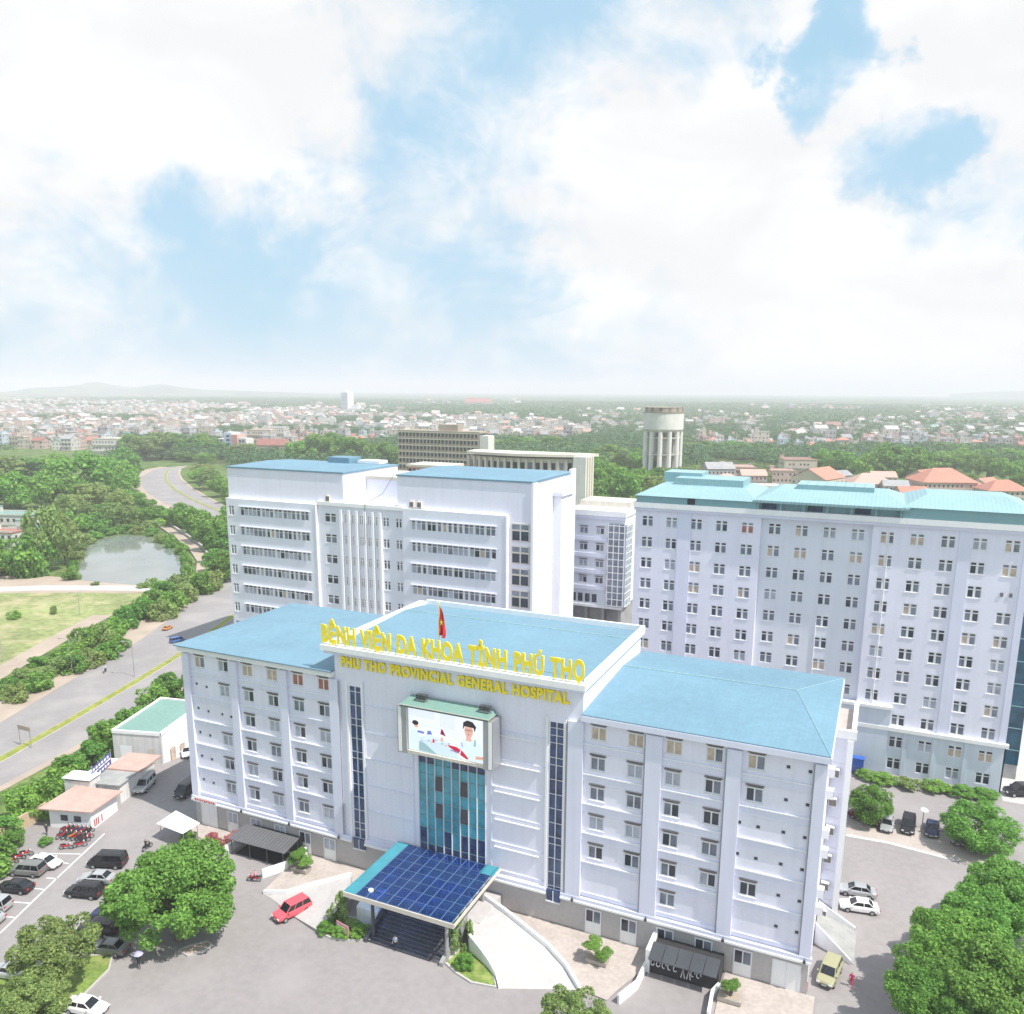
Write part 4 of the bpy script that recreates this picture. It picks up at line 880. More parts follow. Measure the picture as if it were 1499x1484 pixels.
def ribbon_window(x0, x1, z, y, seed, n=16, h=1.95):
    r = random.Random(seed); b = MB(O); w = (x1-x0)/n
    b.box(x0, x1, y+.12, y+.24, z+h/2-.09, z+h/2, 'frame'); b.box(x0, x1, y+.12, y+.24, z-h/2, z-h/2+.09, 'frame'); b.box(x0, x1, y+.13, y+.23, z+h*.2, z+h*.2+.12, 'frame')
    b.box(x0-.15, x1+.15, y-.35, y-.003, z+h/2+.05, z+h/2+.2, 'trim')
    for i in range(n+1):
        x = x0+i*w; ws = .10+.16*(r.random() < .45); b.box(max(x0, x-ws), min(x1, x+ws), y+.125, y+.235, z-h/2+.09, z+h/2-.09, 'frame')
    o = b.build('ribbon_window', WB); g = MB(O)
    for i in range(n):
        for z0, z1 in ((z-h/2, z+h*.2), (z+h*.2+.1, z+h/2)):
            k = r.choice(['glassmid', 'glassdark', 'glassmid', 'glasspale', 'glasspale', 'curtain' if r.random() < .3 else 'glassmid']) if z0 < z else r.choice(['glassdark', 'glassmid', 'hood'])
            g.face([(x0+i*w, y+.2, z0), (x0+(i+1)*w, y+.2, z0), (x0+(i+1)*w, y+.2, z1), (x0+i*w, y+.2, z1)], k)
    g.build('pane', o)
for k, z in enumerate(zr):
    if z < 12: continue
    ribbon_window(-131.2, -112.0, z, 61.3, 100+k); ribbon_window(-86.6, -67.4, z, 61.3, 200+k)
    for x, w in ((-106.85, 2.9), (-102.8, .95), (-100.9, .95), (-99, .95), (-96.95, .95), (-95, .95), (-92.9, 1.5), (-89.8, 1.4)):
        if w < 1: add_window(WB, x, 61.9, z, .95, 1.95, 'cross', [0, 2, 5, 3, 5][(int(-x*3)+k) % 5])
        else: add_window(WB, x, 61.9, z, w, 1.95, 'cross', [0, 2, 5, 0, 8][(int(-x)+k) % 5])
    add_window(WB, -133.6, 61.3, z, 1.5, 2.2, 'cross', [0, 5, 2][k % 3])
# stair glazing at the right end of the front
for k, z in enumerate([35.0, 30.6, 26.2, 21.8, 17.4]):
    b = MB(O); b.box(-64.5, -60.7, 62.1, 62.29, z-1.75, z+1.75, 'cream')
    for x0, x1 in ((-64.3, -62.75), (-62.45, -60.9)):
        b.face([(x0, 62.09, z-1.55), (x1, 62.09, z-1.55), (x1, 62.09, z+.25), (x0, 62.09, z+.25)], 'glassdark'); b.face([(x0, 62.09, z+.6), (x1, 62.09, z+.6), (x1, 62.09, z+1.55), (x0, 62.09, z+1.55)], 'glassmid')
    b.build('stair_window', WB)
# east side: pilasters, lift shaft, small windows
b = MB(O); b.box(-60.39, -59.9, 62.0, 64.3, 0, 44.6, 'trimwhite'); b.box(-60.39, -58.6, 73.5, 80.0, 0, 41.0, 'trimwhite'); b.box(-60.39, -58.2, 73.1, 80.4, 41.01, 41.7, 'wall'); b.box(-60.39, -59.8, 82.5, 85.1, 0, 45.6, 'trimwhite')
b.build('lift_shaft', WB)
for k, z in enumerate(zr):
    if z > 15: add_window(WB, -60.38, 66.6, z, 1.2, 1.6, 'cross', [5, 2, 6][k % 3], R(90)); add_window(WB, -60.38, 70.5, z, 1.2, 1.6, 'cross', [2, 0, 6][k % 3], R(90))
b = MB(O); hip_roof(b, -135.2, -103.4, 62.1, 84.2, 44.75, 45.2, 1, 1, 75, 'roofblue', .3); b.box(-119, -113, 78, 83, 45.0, 46.3, 'roofblue'); b.box(-112, -106, 80, 83.5, 45.0, 45.7, 'trimwhite'); b.build('roof', WB)
b = MB(O); hip_roof(b, -90.4, -60.2, 62.1, 85.2, 44.95, 45.5, 1, 1, 76, 'roofblue', .3); b.build('roof', WB)
b = MB(O); b.box(-103.59, -90.21, 70.6, 84.2, 42.61, 43.3, 'cream'); b.tube([(-96, 70.4, 44), (-97.5, 68, 40), (-97.7, 61.4, 38.4), (-97.8, 61.3, 30)], .05, 'darksteel', 5); b.build('parapet', WB)
for x in (-107.3, -86.6, -84.8):
    b = MB(O); b.box(x-.5, x+.5, 61.7, 62.28, 38.42, 39.7, 'cream'); b.box(x-.4, x+.4, 61.66, 61.699, 38.6, 39.5, 'hood'); b.build('air_conditioner', WB)

# ================================================================== grey linking block between ward block and tower
LB = thing('linking_block', 'pale grey block with a glazed corner stair between the two tall white wards', 'hospital block', (-56, 90, 0))
O = LB.location
b = MB(O)
wl = [(x, 31.7-3.72*k, 1.9, 1.7) for k in range(4) for x in (-59.4, -55.6)]
holed_wall(b, -63, -50, 14.8, 35, 90, wl, 'wallshade', .2); b.box(-63, -50.01, 90.4, 104, 14.8, 34.98, 'wallshade'); b.box(-63, -50.5, 91.5, 104, 0, 14.79, 'greyconc')
b.face([(-50, 90, 14.8), (-50, 104, 14.8), (-50, 104, 35), (-50, 90, 35)], 'trimwhite')
b.box(-63.2, -49.7, 89.4, 104.2, 35.01, 36.2, 'trimwhite'); b.box(-63.1, -49.8, 89.6, 90.3, 34.3, 35.0, 'trim'); b.box(-63, -50, 89.8, 90.01, 14.2, 14.79, 'trimwhite')
for k in range(4): b.box(-63, -53.9, 89.7, 89.998, 29.4-3.72*k, 30.3-3.72*k, 'trim')
b.box(-62.5, -50.5, 96, 104, 36.21, 37.4, 'cream')
b.build('wall', LB)
for i, (x, z, w, h) in enumerate(wl): add_window(LB, x, 90, z, w, h, 'sash', [5, 1, 0, 2, 3, 5, 1, 8][i])
b = MB(O); b.box(-53.6, -49.9, 89.55, 89.99, 15.0, 33.4, 'glassmid'); b.box(-49.98, -49.5, 89.55, 94.5, 15.0, 33.4, 'glasspale'); s = b.build('stair_glazing', LB); g = MB(O); r = random.Random(3)
for i in range(4): g.box(-53.6+i*1.23-.09, -53.6+i*1.23+.09, 89.46, 89.548, 15, 33.4, 'frame')
for z in np.arange(15, 33.5, 1.5): g.box(-53.5, -49.9, 89.44, 89.459, z, z+.18, 'frame'); g.box(-49.49, -49.44, 89.5, 94.5, z, z+.16, 'frame')
g.build('mullions', s)
b = MB(O)
for x in (-62.6, -58.6, -54.6, -50.7): b.box(x-.35, x+.35, 90.2, 91.3, 0, 14.19, 'greyconc')
b.build('column', LB)
b = MB(O)
for x in (-61.5, -59.9, -58.2, -56.6): b.box(x-.55, x+.55, 89.95, 89.999, 15.3, 17.2, 'glassdark')
b.build('low_windows', LB)

# ================================================================== other landmark buildings
def storey_block(name, label, cat, x0, x1, y0, y1, h, floors, cols, kw, kwin, roofk='cream', over=1.0, wfrac=.6, hfrac=.5):
    T = thing(name, label, cat, ((x0+x1)/2, y0, 0)); b = MB(T.location); b.box(x0, x1, y0, y1, 0, h, kw); b.build('wall', T)
    fh = h/floors; dx = (x1-x0)/cols
    for f in range(floors):
        b = MB(T.location)
        if wfrac >= 1: b.box(x0+.5, x1-.5, y0-.12, y0-.01, (f+.55-hfrac/2)*fh, (f+.55+hfrac/2)*fh, kwin)
        for c in range(cols if wfrac < 1 else 0):
            cx, cz = x0+(c+.5)*dx, (f+.55)*fh
            b.box(cx-dx*wfrac/2, cx+dx*wfrac/2, y0-.12, y0-.01, cz-fh*hfrac/2, cz+fh*hfrac/2, kwin)
        b.build('window_row', T)
    n = max(2, int((y1-y0)/dx))
    for f in range(floors):
        b = MB(T.location)
        if wfrac >= 1: b.box(x1+.01, x1+.12, y0+.5, y1-.5, (f+.55-hfrac/2)*fh, (f+.55+hfrac/2)*fh, kwin)
        for c in range(n if wfrac < 1 else 0):
            cy, cz = y0+(c+.5)*(y1-y0)/n, (f+.55)*fh; b.box(x1+.01, x1+.12, cy-dx*wfrac/2, cy+dx*wfrac/2, cz-fh*hfrac/2, cz+fh*hfrac/2, kwin)
        b.build('window_row', T)
    b = MB(T.location); b.box(x0-over, x1+over, y0-over, y1+over, h+.01, h+.9, roofk); b.build('roof', T)
    return T
BB = storey_block('office_building', 'long tan concrete office block with rows of dark windows above the treetops', 'building', -300, -240, 400, 410, 34.5, 8, 22, 'tan', 'glassdark', 'tan', .8, 1.0, .55)
b = MB(BB.location)
for i in range(23):
    x = -300+i*60/22; b.box(x-.4, x+.4, 399.3, 399.98, 0, 34.4, 'tan')
for f in range(1, 9): b.box(-300.4, -239.6, 399.1, 399.97, f*4.3-.5, f*4.3-.001, 'cream')
b.box(-270, -256, 402, 409, 35.41, 39.5, 'tan'); b.box(-239.2, -233, 400, 409, 0, 33, 'stainwhite'); b.build('facade_trim', BB)
# curved cream building
CB = thing('curved_building', 'cream curved building with a thin overhanging roof and dark window bays', 'building', (-120, 200, 0))
b = MB(CB.location); g = MB(CB.location); rf = MB(CB.location)
na = 16; arc = []
for i in range(na+1):
    u = i/na; arc.append((-147+u*46, 200+5.5*(2*u-1)**2+u*3))
plan = arc+[(-100, 212), (-147, 212)]
b.prism(plan, 0, 37.2, 'cream'); b.prism([(-103.5, 203.5), (-98.6, 203.5), (-98.6, 212), (-103.5, 212)], 0, 38.2, 'stainwhite')
for i in range(na+1):
    p = arc[i]; b.box(p[0]-.45, p[0]+.45, p[1]-.9, p[1]-.01, 0, 37.0, 'cream')
for f in (33, 28.4, 24): b.prism([(p[0], p[1]-.7) for p in arc]+[(p[0], p[1]-.02) for p in reversed(arc)], f-1.5, f-.4, 'cream')
b.build('wall', CB)
for i in range(na):
    p, q_ = arc[i], arc[i+1]
    for f in (33, 28.4, 24): g.face([(p[0]+.5, p[1]-.06, f), (q_[0]-.5, q_[1]-.06, f), (q_[0]-.5, q_[1]-.06, f+2.6), (p[0]+.5, p[1]-.06, f+2.6)], 'glassdark' if (i*7+int(f)) % 4 else 'glassmid')
g.build('window_rows', CB)
rf.prism([(p[0]*1.0, p[1]-2.2) for p in arc]+[(-97.0, 213.5), (-148.5, 213.5)], 37.9, 38.9, 'cream'); rf.build('roof', CB)
b = MB(CB.location)
for y in (205.5, 208, 210.5): b.box(-98.59, -98.1, y-.8, y+.8, 0, 38, 'cream')
b.build('side_pier', CB)
# striped low building seen between the two ward roofs
storey_block('terrace_house', 'small building with a row of dark windows peeping between the two ward roofs', 'house', -163, -146, 186, 198, 33.6, 8, 9, 'pink', 'glassdark', 'cream', .4, .6, .6)

# water tower
p = at(968, 695, 6); WT = thing('water_tower', 'round concrete water tower on tall columns standing above the trees', 'water tower', (p.x, p.y, 0))
Dp = pix((p.x, p.y, 40))[2]; s = Dp/F_PX; Rr = 29*s; zt = 61.86-(594-571)*s*1.0; zb = 61.86-(626-571)*s
b = MB(WT.location); n = 40
def ringp(r, z): return [(p.x+r*math.cos(2*math.pi*i/n), p.y+r*math.sin(2*math.pi*i/n), z) for i in range(n)]
prof = [(Rr*.94, zb-1.5), (Rr*.99, zb), (Rr, zb+.5), (Rr, zt-3.6), (Rr*1.0, zt-3.6)]
for (r0, z0), (r1, z1) in zip(prof[:-1], prof[1:]):
    A, Q = ringp(r0, z0), ringp(r1, z1)
    for i in range(n): b.face([A[i], A[(i+1) % n], Q[(i+1) % n], Q[i]], 'oldconc' if z0 < zb else 'stainwhite')
b.face(ringp(Rr*.94, zb-1.5), 'oldconc'); b.face(ringp(Rr, zt-3.6), 'oldconc'); b.build('tank', WT, False)
b = MB(WT.location)
for i in range(n): A, Q = ringp(Rr*1.03, zt-3.4), ringp(Rr*1.03, zt-2.9); b.face([A[i], A[(i+1) % n], Q[(i+1) % n], Q[i]], 'tan')
b.face(ringp(Rr*1.03, zt-2.9), 'tan'); b.face(ringp(Rr*1.03, zt-3.4), 'tan')
for i in range(n): A, Q = ringp(Rr*.95, zt-2.9), ringp(Rr*.95, zt); b.face([A[i], A[(i+1) % n], Q[(i+1) % n], Q[i]], 'hood' if i % 3 == 0 else 'tan')
b.face(ringp(Rr*.97, zt), 'tan'); b.build('rim', WT)
for i in range(12):
    a = 2*math.pi*i/12+.1; x, y = p.x+Rr*.88*math.cos(a), p.y+Rr*.88*math.sin(a); b = MB(WT.location); b.tube([(x, y, -0.1), (x, y, zb-1.3)], [Rr*.13, Rr*.115], 'stainwhite', 10); b.build('column', WT)
b = MB(WT.location); b.tube([(p.x, p.y, -.1), (p.x, p.y, zb-1.3)], Rr*.25, 'stainwhite', 14)
for z in (8, 20, 31):
    b.prism([q_[:2] for q_ in ringp(Rr*.93, 0)], z, z+.7, 'oldconc')
b.build('core', WT)

# slim far tower and pink flats
p = at(505, 606); s = pix((p.x, p.y, 20))[2]/F_PX
T = thing('tower_block', 'slim white tower block rising over the hazy town', 'tower', (p.x, p.y, 0)); b = MB(T.location)
b.box(p.x-6*s, p.x+6*s, p.y, p.y+14*s, 0, 31.5*s, 'trimwhite'); b.box(p.x-3.5*s, p.x+3*s, p.y+2*s, p.y+8*s, 31.5*s, 33.2*s, 'wall'); b.build('wall', T); b = MB(T.location)
for k in range(14): b.box(p.x-5*s, p.x+5*s, p.y-.5, p.y-.05, (3+k*2)*s, (4+k*2)*s, 'glasspale')
b.build('window_rows', T); b = MB(T.location); b.box(p.x-24*s, p.x-6.2*s, p.y+1, p.y+12*s, 0, 7*s, 'stainwhite'); b.box(p.x+6.2*s, p.x+25*s, p.y+1, p.y+12*s, 0, 9*s, 'trimwhite'); b.box(p.x+10*s, p.x+22*s, p.y+3, p.y+8*s, 9*s, 13*s, 'wall'); b.build('podium', T)
p = at(340, 672); s = pix((p.x, p.y, 10))[2]/F_PX
T = thing('apartment_building', 'apartment building with a salmon pink stair bay between white wings at the road bend', 'apartment building', (p.x, p.y, 0))
b = MB(T.location)
b.box(p.x-28*s, p.x-12*s, p.y, p.y+16*s, 0, 29*s, 'stainwhite'); b.box(p.x-11.9*s, p.x+2*s, p.y-1*s, p.y+16*s, 0, 39*s, 'trim'); b.box(p.x+2.1*s, p.x+13*s, p.y-1.5*s, p.y+16*s, 0, 36*s, 'pink'); b.box(p.x+13.1*s, p.x+28*s, p.y, p.y+16*s, 0, 31*s, 'stainwhite'); b.build('wall', T)
b = MB(T.location)
for f in range(5):
    for u in (-25, -19, 17, 23): b.box(p.x+(u-1.6)*s, p.x+(u+1.6)*s, p.y-.3, p.y-.02, (3+f*5.6)*s, (6+f*5.6)*s, 'glassdark')
for f in range(6): b.box(p.x-8*s, p.x-1.5*s, p.y-1*s-.3, p.y-1*s-.02, (3+f*5.8)*s, (6+f*5.8)*s, 'navyglass')
b.build('window_rows', T)

# ================================================================== small hospital outbuildings by the road
SH = thing('storage_shed', 'white flat-fronted shed with a sloping green roof beside the road hedge', 'shed', (-111, 15, 0))
b = MB(SH.location); c4 = [(-114.4, 9.6), (-106.0, 12.0), (-108.4, 24.2), (-117.0, 22.6)]
b.prism(c4, 0, [5.2, 5.2, 6.0, 6.0], 'stainwhite'); b.prism([(-106.1, 12.2), (-105.2, 17.8), (-107.6, 24.1), (-108.3, 24.1)], 0, 4.9, 'trimwhite'); b.build('wall', SH)
b = MB(SH.location)
cc = Vector((-111.4, 17.1, 0)); inn = [tuple(cc+(Vector((x, y, 0))-cc)*.93) for x, y in c4]; b.prism([q_[:2] for q_ in inn], [5.25, 5.25, 6.05, 6.05], [5.45, 5.45, 6.25, 6.25], 'greenroof'); b.build('roof', SH)
b = MB(SH.location)
for i in range(4):
    a, c = Vector((*c4[i], 0)), Vector((*c4[(i+1) % 4], 0)); d = (c-a).normalized(); nn = Vector((d.y, -d.x, 0))*.12; z0, z1 = [5.2, 5.2, 6.0, 6.0][i], [5.2, 5.2, 6.0, 6.0][(i+1) % 4]
    b.face([a+nn+Vector((0, 0, z0-.1)), c+nn+Vector((0, 0, z1-.1)), c+nn+Vector((0, 0, z1+.45)), a+nn+Vector((0, 0, z0+.45))], 'trimwhite'); b.face([a+nn+Vector((0, 0, z0+.45)), c+nn+Vector((0, 0, z1+.45)), c-nn*2+Vector((0, 0, z1+.45)), a-nn*2+Vector((0, 0, z0+.45))], 'trimwhite'); b.face([a-nn*2+Vector((0, 0, z0-.1)), c-nn*2+Vector((0, 0, z1-.1)), c-nn*2+Vector((0, 0, z1+.45)), a-nn*2+Vector((0, 0, z0+.45))], 'trimwhite')
b.build('parapet', SH)
d = (Vector((-106.0, 12.0, 0))-Vector((-114.4, 9.6, 0))).normalized(); nn = Vector((d.y, -d.x, 0))
for u0, u1, hh, k, nm in ((1.2, 3.4, 3.0, 'trimwhite', 'door'), (6.3, 7.4, 2.6, 'cream', 'door')):
    b = MB(SH.location); a, c = Vector((-114.4, 9.6, 0))+d*u0+nn*.06, Vector((-114.4, 9.6, 0))+d*u1+nn*.06
    b.face([a, c, c+Vector((0, 0, hh)), a+Vector((0, 0, hh))], k); b.build(nm, SH)
b = MB(SH.location)
for y in (13.6, 15.4): x = -105.9+(y-12.2)*.14; b.face([(x+.08, y, 0), (x+.2, y+.9, 0), (x+.2, y+.9, 2.4), (x+.08, y, 2.4)], 'curtain')
b.build('side_door', SH)

GH = thing('guardhouse', 'small white guardhouse with a faded pink flat roof behind the parked motorbikes', 'guardhouse', (-101, -6, 0))
b = MB(GH.location); gw = [(-104.7, -9.7), (-98.4, -8.0), (-99.9, -2.3), (-106.0, -4.0)]
b.prism(gw, 0, 2.95, 'trimwhite'); b.build('wall', GH)
b = MB(GH.location); b.prism([(-105.6, -10.7), (-97.8, -8.3), (-99.1, -1.8), (-106.9, -3.6)], 2.96, 3.15, 'pinktile'); b.build('roof', GH)
d = (Vector((-98.4, -8.0, 0))-Vector((-104.7, -9.7, 0))).normalized(); nn = Vector((d.y, -d.x, 0))
for u in (1.8, 3.9):
    b = MB(GH.location); a = Vector((-104.7, -9.7, 1.2))+d*u+nn*.05
    b.face([a, a+d*1.1, a+d*1.1+Vector((0, 0, .9)), a+Vector((0, 0, .9))], 'glassdark'); b.build('window', GH)
b = MB(GH.location); d2 = (Vector((-99.9, -2.3, 0))-Vector((-98.4, -8.0, 0))).normalized(); n2 = Vector((d2.y, -d2.x, 0))
for u in (.6, 1.0, 1.4, 2.2): a = Vector((-98.4, -8.0, .3))+d2*u+n2*.05; b.face([a, a+d2*.2, a+d2*.2+Vector((0, 0, 1.1)), a+Vector((0, 0, 1.1))], 'red')
b.build('red_poster', GH)
# second flat-roofed hut with the blue sign panels
HT = thing('flat_roof_hut', 'low hut with grey and pink flat roofs between the guardhouse and the green-roofed shed', 'hut', (-106, 3, 0))
b = MB(HT.location); b.prism([(-108.8, -2.6), (-101.2, -0.6), (-103.0, 7.6), (-110.6, 5.6)], 0, 3.0, 'stainwhite'); b.build('wall', HT)
b = MB(HT.location); b.prism([(-106.3, -2.4), (-100.8, -0.9), (-101.9, 3.4), (-107.4, 2.0)], 3.01, 3.2, 'greyconc'); b.build('roof', HT)
b = MB(HT.location); b.prism([(-107.6, 2.3), (-101.8, 3.7), (-103.2, 9.4), (-109.0, 8.0)], 3.01, 3.3, 'pinktile'); b.build('roof', HT)
SG = thing('roof_sign', 'blue and white tilted sign board standing on the roof of the low hut', 'sign', (-108, 1, 3.2))
b = MB(SG.location)
a, c = at(136, 1144, 3.2), at(163, 1119, 3.2)
for k in range(2):
    z0 = 3.3+k*1.15
    b.face([(a.x, a.y, z0), (c.x, c.y, z0), (c.x, c.y, z0+.95), (a.x, a.y, z0+.95)], 'bluesign')
    for t in range(6):
        u0, u1 = .05+t*.15, .15+t*.15; e0, e1 = a.lerp(c, u0), a.lerp(c, u1); off = Vector((.05, -.05, 0))
        b.face([Vector((e0.x, e0.y, z0+.25))+off, Vector((e1.x, e1.y, z0+.25))+off, Vector((e1.x, e1.y, z0+.65))+off, Vector((e0.x, e0.y, z0+.65))+off], 'trimwhite')
b.build('panel', SG)
b = MB(SG.location)
for t in (0, .33, .66, 1): e = a.lerp(c, t); b.tube([(e.x-.1, e.y+.1, 3.2), (e.x-.1, e.y+.1, 5.7)], .06, 'steel', 6)
b.build('post', SG)
b = MB((-109.5, -1, 0)); e = at(118, 1150, 3.0); b.prism([(e.x-2.2, e.y-1.0), (e.x+2.0, e.y+.1), (e.x+1.4, e.y+2.3), (e.x-2.8, e.y+1.2)], 0.0, 3.9, 'stainwhite', 'trimwhite'); b.prism([(e.x-2.4, e.y-1.2), (e.x+2.2, e.y-.1), (e.x+1.5, e.y+2.5), (e.x-3.0, e.y+1.4)], 4.2, 4.35, 'trimwhite'); b.prism([(e.x-2.1, e.y-.9), (e.x+1.9, e.y+.1), (e.x+1.4, e.y+2.2), (e.x-2.7, e.y+1.1)], 3.9, 4.2, 'shade')
setp(b.build('tank_house'), 'small white block with a flat white lid beside the blue roof sign', 'hut')
# boundary wall
wl_ = [at(-60, 1300), at(-20, 1250), at(18, 1222), at(69, 1193)]
b = MB(wl_[2]); A, Q = offset_line(wl_, .12), offset_line(wl_, -.12); t = lambda L2, z: [(p_.x, p_.y, z) for p_ in L2]
b.ribbon(t(Q, 2.1), t(A, 2.1), 'yard_wall'); b.ribbon(t(A, 2.1), t(A, -.1), 'yard_wall'); b.ribbon(t(Q, -.1), t(Q, 2.1), 'yard_wall')
setp(b.build('boundary_wall'), 'ochre boundary wall running from the guardhouse along the hedge', 'wall')

# white canopy and the two basement entrances
TN = thing('white_awning', 'flat white fabric awning on posts at the corner of the hospital', 'awning', (-85.2, -4.4, 0))
b = MB(TN.location); c4 = [(-87.9, -5.9), (-82.6, -6.4), (-82.4, -3.4), (-88.1, -2.2)]; b.prism(c4, [2.45, 2.45, 2.55, 2.55], [2.53, 2.53, 2.63, 2.63], 'trimwhite'); b.build('cloth', TN)
for x, y in [(-87.6, -5.6), (-82.9, -6.0), (-82.7, -3.7), (-87.7, -2.6)]:
    b = MB(TN.location); b.tube([(x, y, 0), (x, y, 2.45)], .05, 'steel', 6); b.build('post', TN)
CP = thing('basement_shelter', 'grey corrugated shelter roof over the dark basement entrance beside the flower bed', 'shelter', (-71.8, -2.5, 0))
b = MB(CP.location); M['corr'] = sheet_mat('grey_corrugated_sheet', (0.13, 0.13, 0.135), 'X', .5, depth=.08)
b.face([(-76.4, -4.6, 2.35), (-66.9, -4.4, 2.35), (-67.0, -1.2, 2.9), (-76.2, -1.2, 2.9)], 'corr'); b.face([(-76.4, -4.6, 2.29), (-76.2, -1.2, 2.84), (-67.0, -1.2, 2.84), (-66.9, -4.4, 2.29)], 'darksteel'); b.build('roof', CP)
for x in (-75.9, -72.8, -69.9, -67.2):
    for y in (-4.4, -1.4): b = MB(CP.location); b.tube([(x, y, 0), (x, y, 2.3 if y < -3 else 2.8)], .06, 'darksteel', 6); b.build('post', CP)
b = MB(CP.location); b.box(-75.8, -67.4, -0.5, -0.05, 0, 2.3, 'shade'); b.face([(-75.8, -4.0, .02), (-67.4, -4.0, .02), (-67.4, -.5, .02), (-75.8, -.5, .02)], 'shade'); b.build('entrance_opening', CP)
def low_wall(pts, h, label, k='trimwhite', w=.28, name='low_wall'):
    P = [Vector((p_[0], p_[1], 0)) for p_ in pts]; b = MB(P[0]); A, Q = offset_line(P, w/2), offset_line(P, -w/2); t = lambda L2, z: [(p_.x, p_.y, z) for p_ in L2]
    b.ribbon(t(Q, h), t(A, h), k); b.ribbon(t(A, h), t(A, -.05), k); b.ribbon(t(Q, -.05), t(Q, h), k)
    for e in (0, -1): b.face([(A[e].x, A[e].y, 0), (Q[e].x, Q[e].y, 0), (Q[e].x, Q[e].y, h), (A[e].x, A[e].y, h)], k)
    return setp(b.build(name), label, 'low wall')
low_wall([at(328, 1256), (-76.6, -4.4), (-76.5, -.2)], 1.3, 'white side wall of the sheltered basement entrance, beside the red flowers')
low_wall([(-66.7, -.2), (-66.8, -4.2), at(384, 1285)], 1.2, 'white side wall between the corrugated shelter and the bonsai terrace')
low_wall([(-18.8, -3.4), at(932, 1448), at(905, 1470)], 1.1, 'white side wall of the eastern basement ramp, on the bonsai side')
low_wall([(-10.9, -3.4), at(1042, 1462), at(1036, 1495)], 1.1, 'white side wall of the eastern basement ramp, nearer the small clipped bush')
BE = thing('basement_awning', 'dark panelled awning with scrolled white ironwork over the basement ramp', 'awning', (-14.7, -3.2, 0))
b = MB(BE.location); n = 5
for i in range(n):
    x0, x1 = -18.3+i*1.46, -18.3+(i+1)*1.46-.06
    b.face([(x0, -4.5, 2.35), (x1, -4.5, 2.35), (x1, -2.2, 2.95), (x0, -2.2, 2.95)], 'darksteel'); b.face([(x0, -4.5, 2.29), (x0, -2.2, 2.89), (x1, -2.2, 2.89), (x1, -4.5, 2.29)], 'darksteel')
b.build('roof', BE)
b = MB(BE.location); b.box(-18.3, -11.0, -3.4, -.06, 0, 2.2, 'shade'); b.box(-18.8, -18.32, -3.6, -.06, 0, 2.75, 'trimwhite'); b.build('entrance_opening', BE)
b = MB(BE.location); r = random.Random(8); x = -18.1
for i in range(9):
    x0 = -18.0+i*.62; cz = 1.25; pts_ = [(x0+.24*math.cos(a)*(1-.3*a/7), -3.5, cz+.62*math.sin(a)*(1-.12*a)) for a in np.linspace(r.random()*2, 4.6+r.random()*2, 9)]
    if i in (5, 6): pts_ = [(x0, -3.5, .5), (x0+.2, -3.5, 1.6), (x0+.4, -3.5, .5)]
    b.tube(pts_, .06, 'frame', 5)
b.build('ironwork', BE)
# ramp hood at the east gable
GR = thing('side_ramp', 'grey side ramp between two sloping white walls at the sunny end of the hospital', 'ramp', (-.6, 11, 0))
b = MB(GR.location); b.prism([(-2.4, 9.2), (1.9, 7.0), (2.0, 13.3), (-2.4, 13.6)], -.05, [1.3, .05, .05, 1.3], 'greyconc'); b.build('ramp_slab', GR)
for (x0, y0), (x1, y1) in (((-2.4, 9.2), (1.6, 7.0)), ((-2.4, 13.8), (1.8, 13.4))):
    b = MB(GR.location); b.prism([(x0, y0-.14), (x1, y1-.14), (x1, y1+.14), (x0, y0+.14)], -.02, [2.6, .5, .5, 2.6], 'trimwhite'); b.build('side_wall', GR)
# ================================================================== vegetation
def leaf_cloud(seed, nl, leaf, nlump, zs=0.62, zmin=-0.45, lr=(0.24, 0.40), droop=0.0, core=True):
    """unit crown: leaf-sized faces on overlapping lumps; returns verts (n,3), faces"""
    r = np.random.RandomState(seed)
    d = r.normal(size=(nlump, 3)); d /= np.linalg.norm(d, axis=1)[:, None]
    rad = 0.80*r.uniform(0.22, 1, nlump)**0.42
    c = d*rad[:, None]; c[:, 2] *= zs; c[:, 2] = np.maximum(c[:, 2], zmin*zs)
    rl = r.uniform(lr[0], lr[1], nlump)
    w = rl**2; li = r.choice(nlump, nl, p=w/w.sum())
    ld = r.normal(size=(nl, 3)); ld[:, 2] += 0.35
    out = c[li].copy(); out /= np.maximum(np.linalg.norm(out, axis=1), .05)[:, None]; ld += out*0.55
    ld /= np.linalg.norm(ld, axis=1)[:, None]
    p = c[li]+ld*(rl[li]*r.uniform(0.62, 1.06, nl))[:, None]*np.array([1, 1, .85])
    n = ld*0.8+r.normal(size=(nl, 3))*0.55+np.array([0, 0, .35]); n /= np.linalg.norm(n, axis=1)[:, None]
    t = np.cross(n, r.normal(size=(nl, 3))); t /= np.linalg.norm(t, axis=1)[:, None]
    if droop: t[:, 2] -= droop; t /= np.linalg.norm(t, axis=1)[:, None]
    bt = np.cross(n, t)
    L_ = leaf*(r.uniform(.5, 1.2, nl)+(r.uniform(size=nl) < .12)*.7)[:, None]; W_ = L_*r.uniform(.45, .7, nl)[:, None]
    v = np.stack([p-t*L_, p-bt*W_+n*L_*.12, p+t*L_, p+bt*W_+n*L_*.12], 1).reshape(-1, 3)
    return v, nl
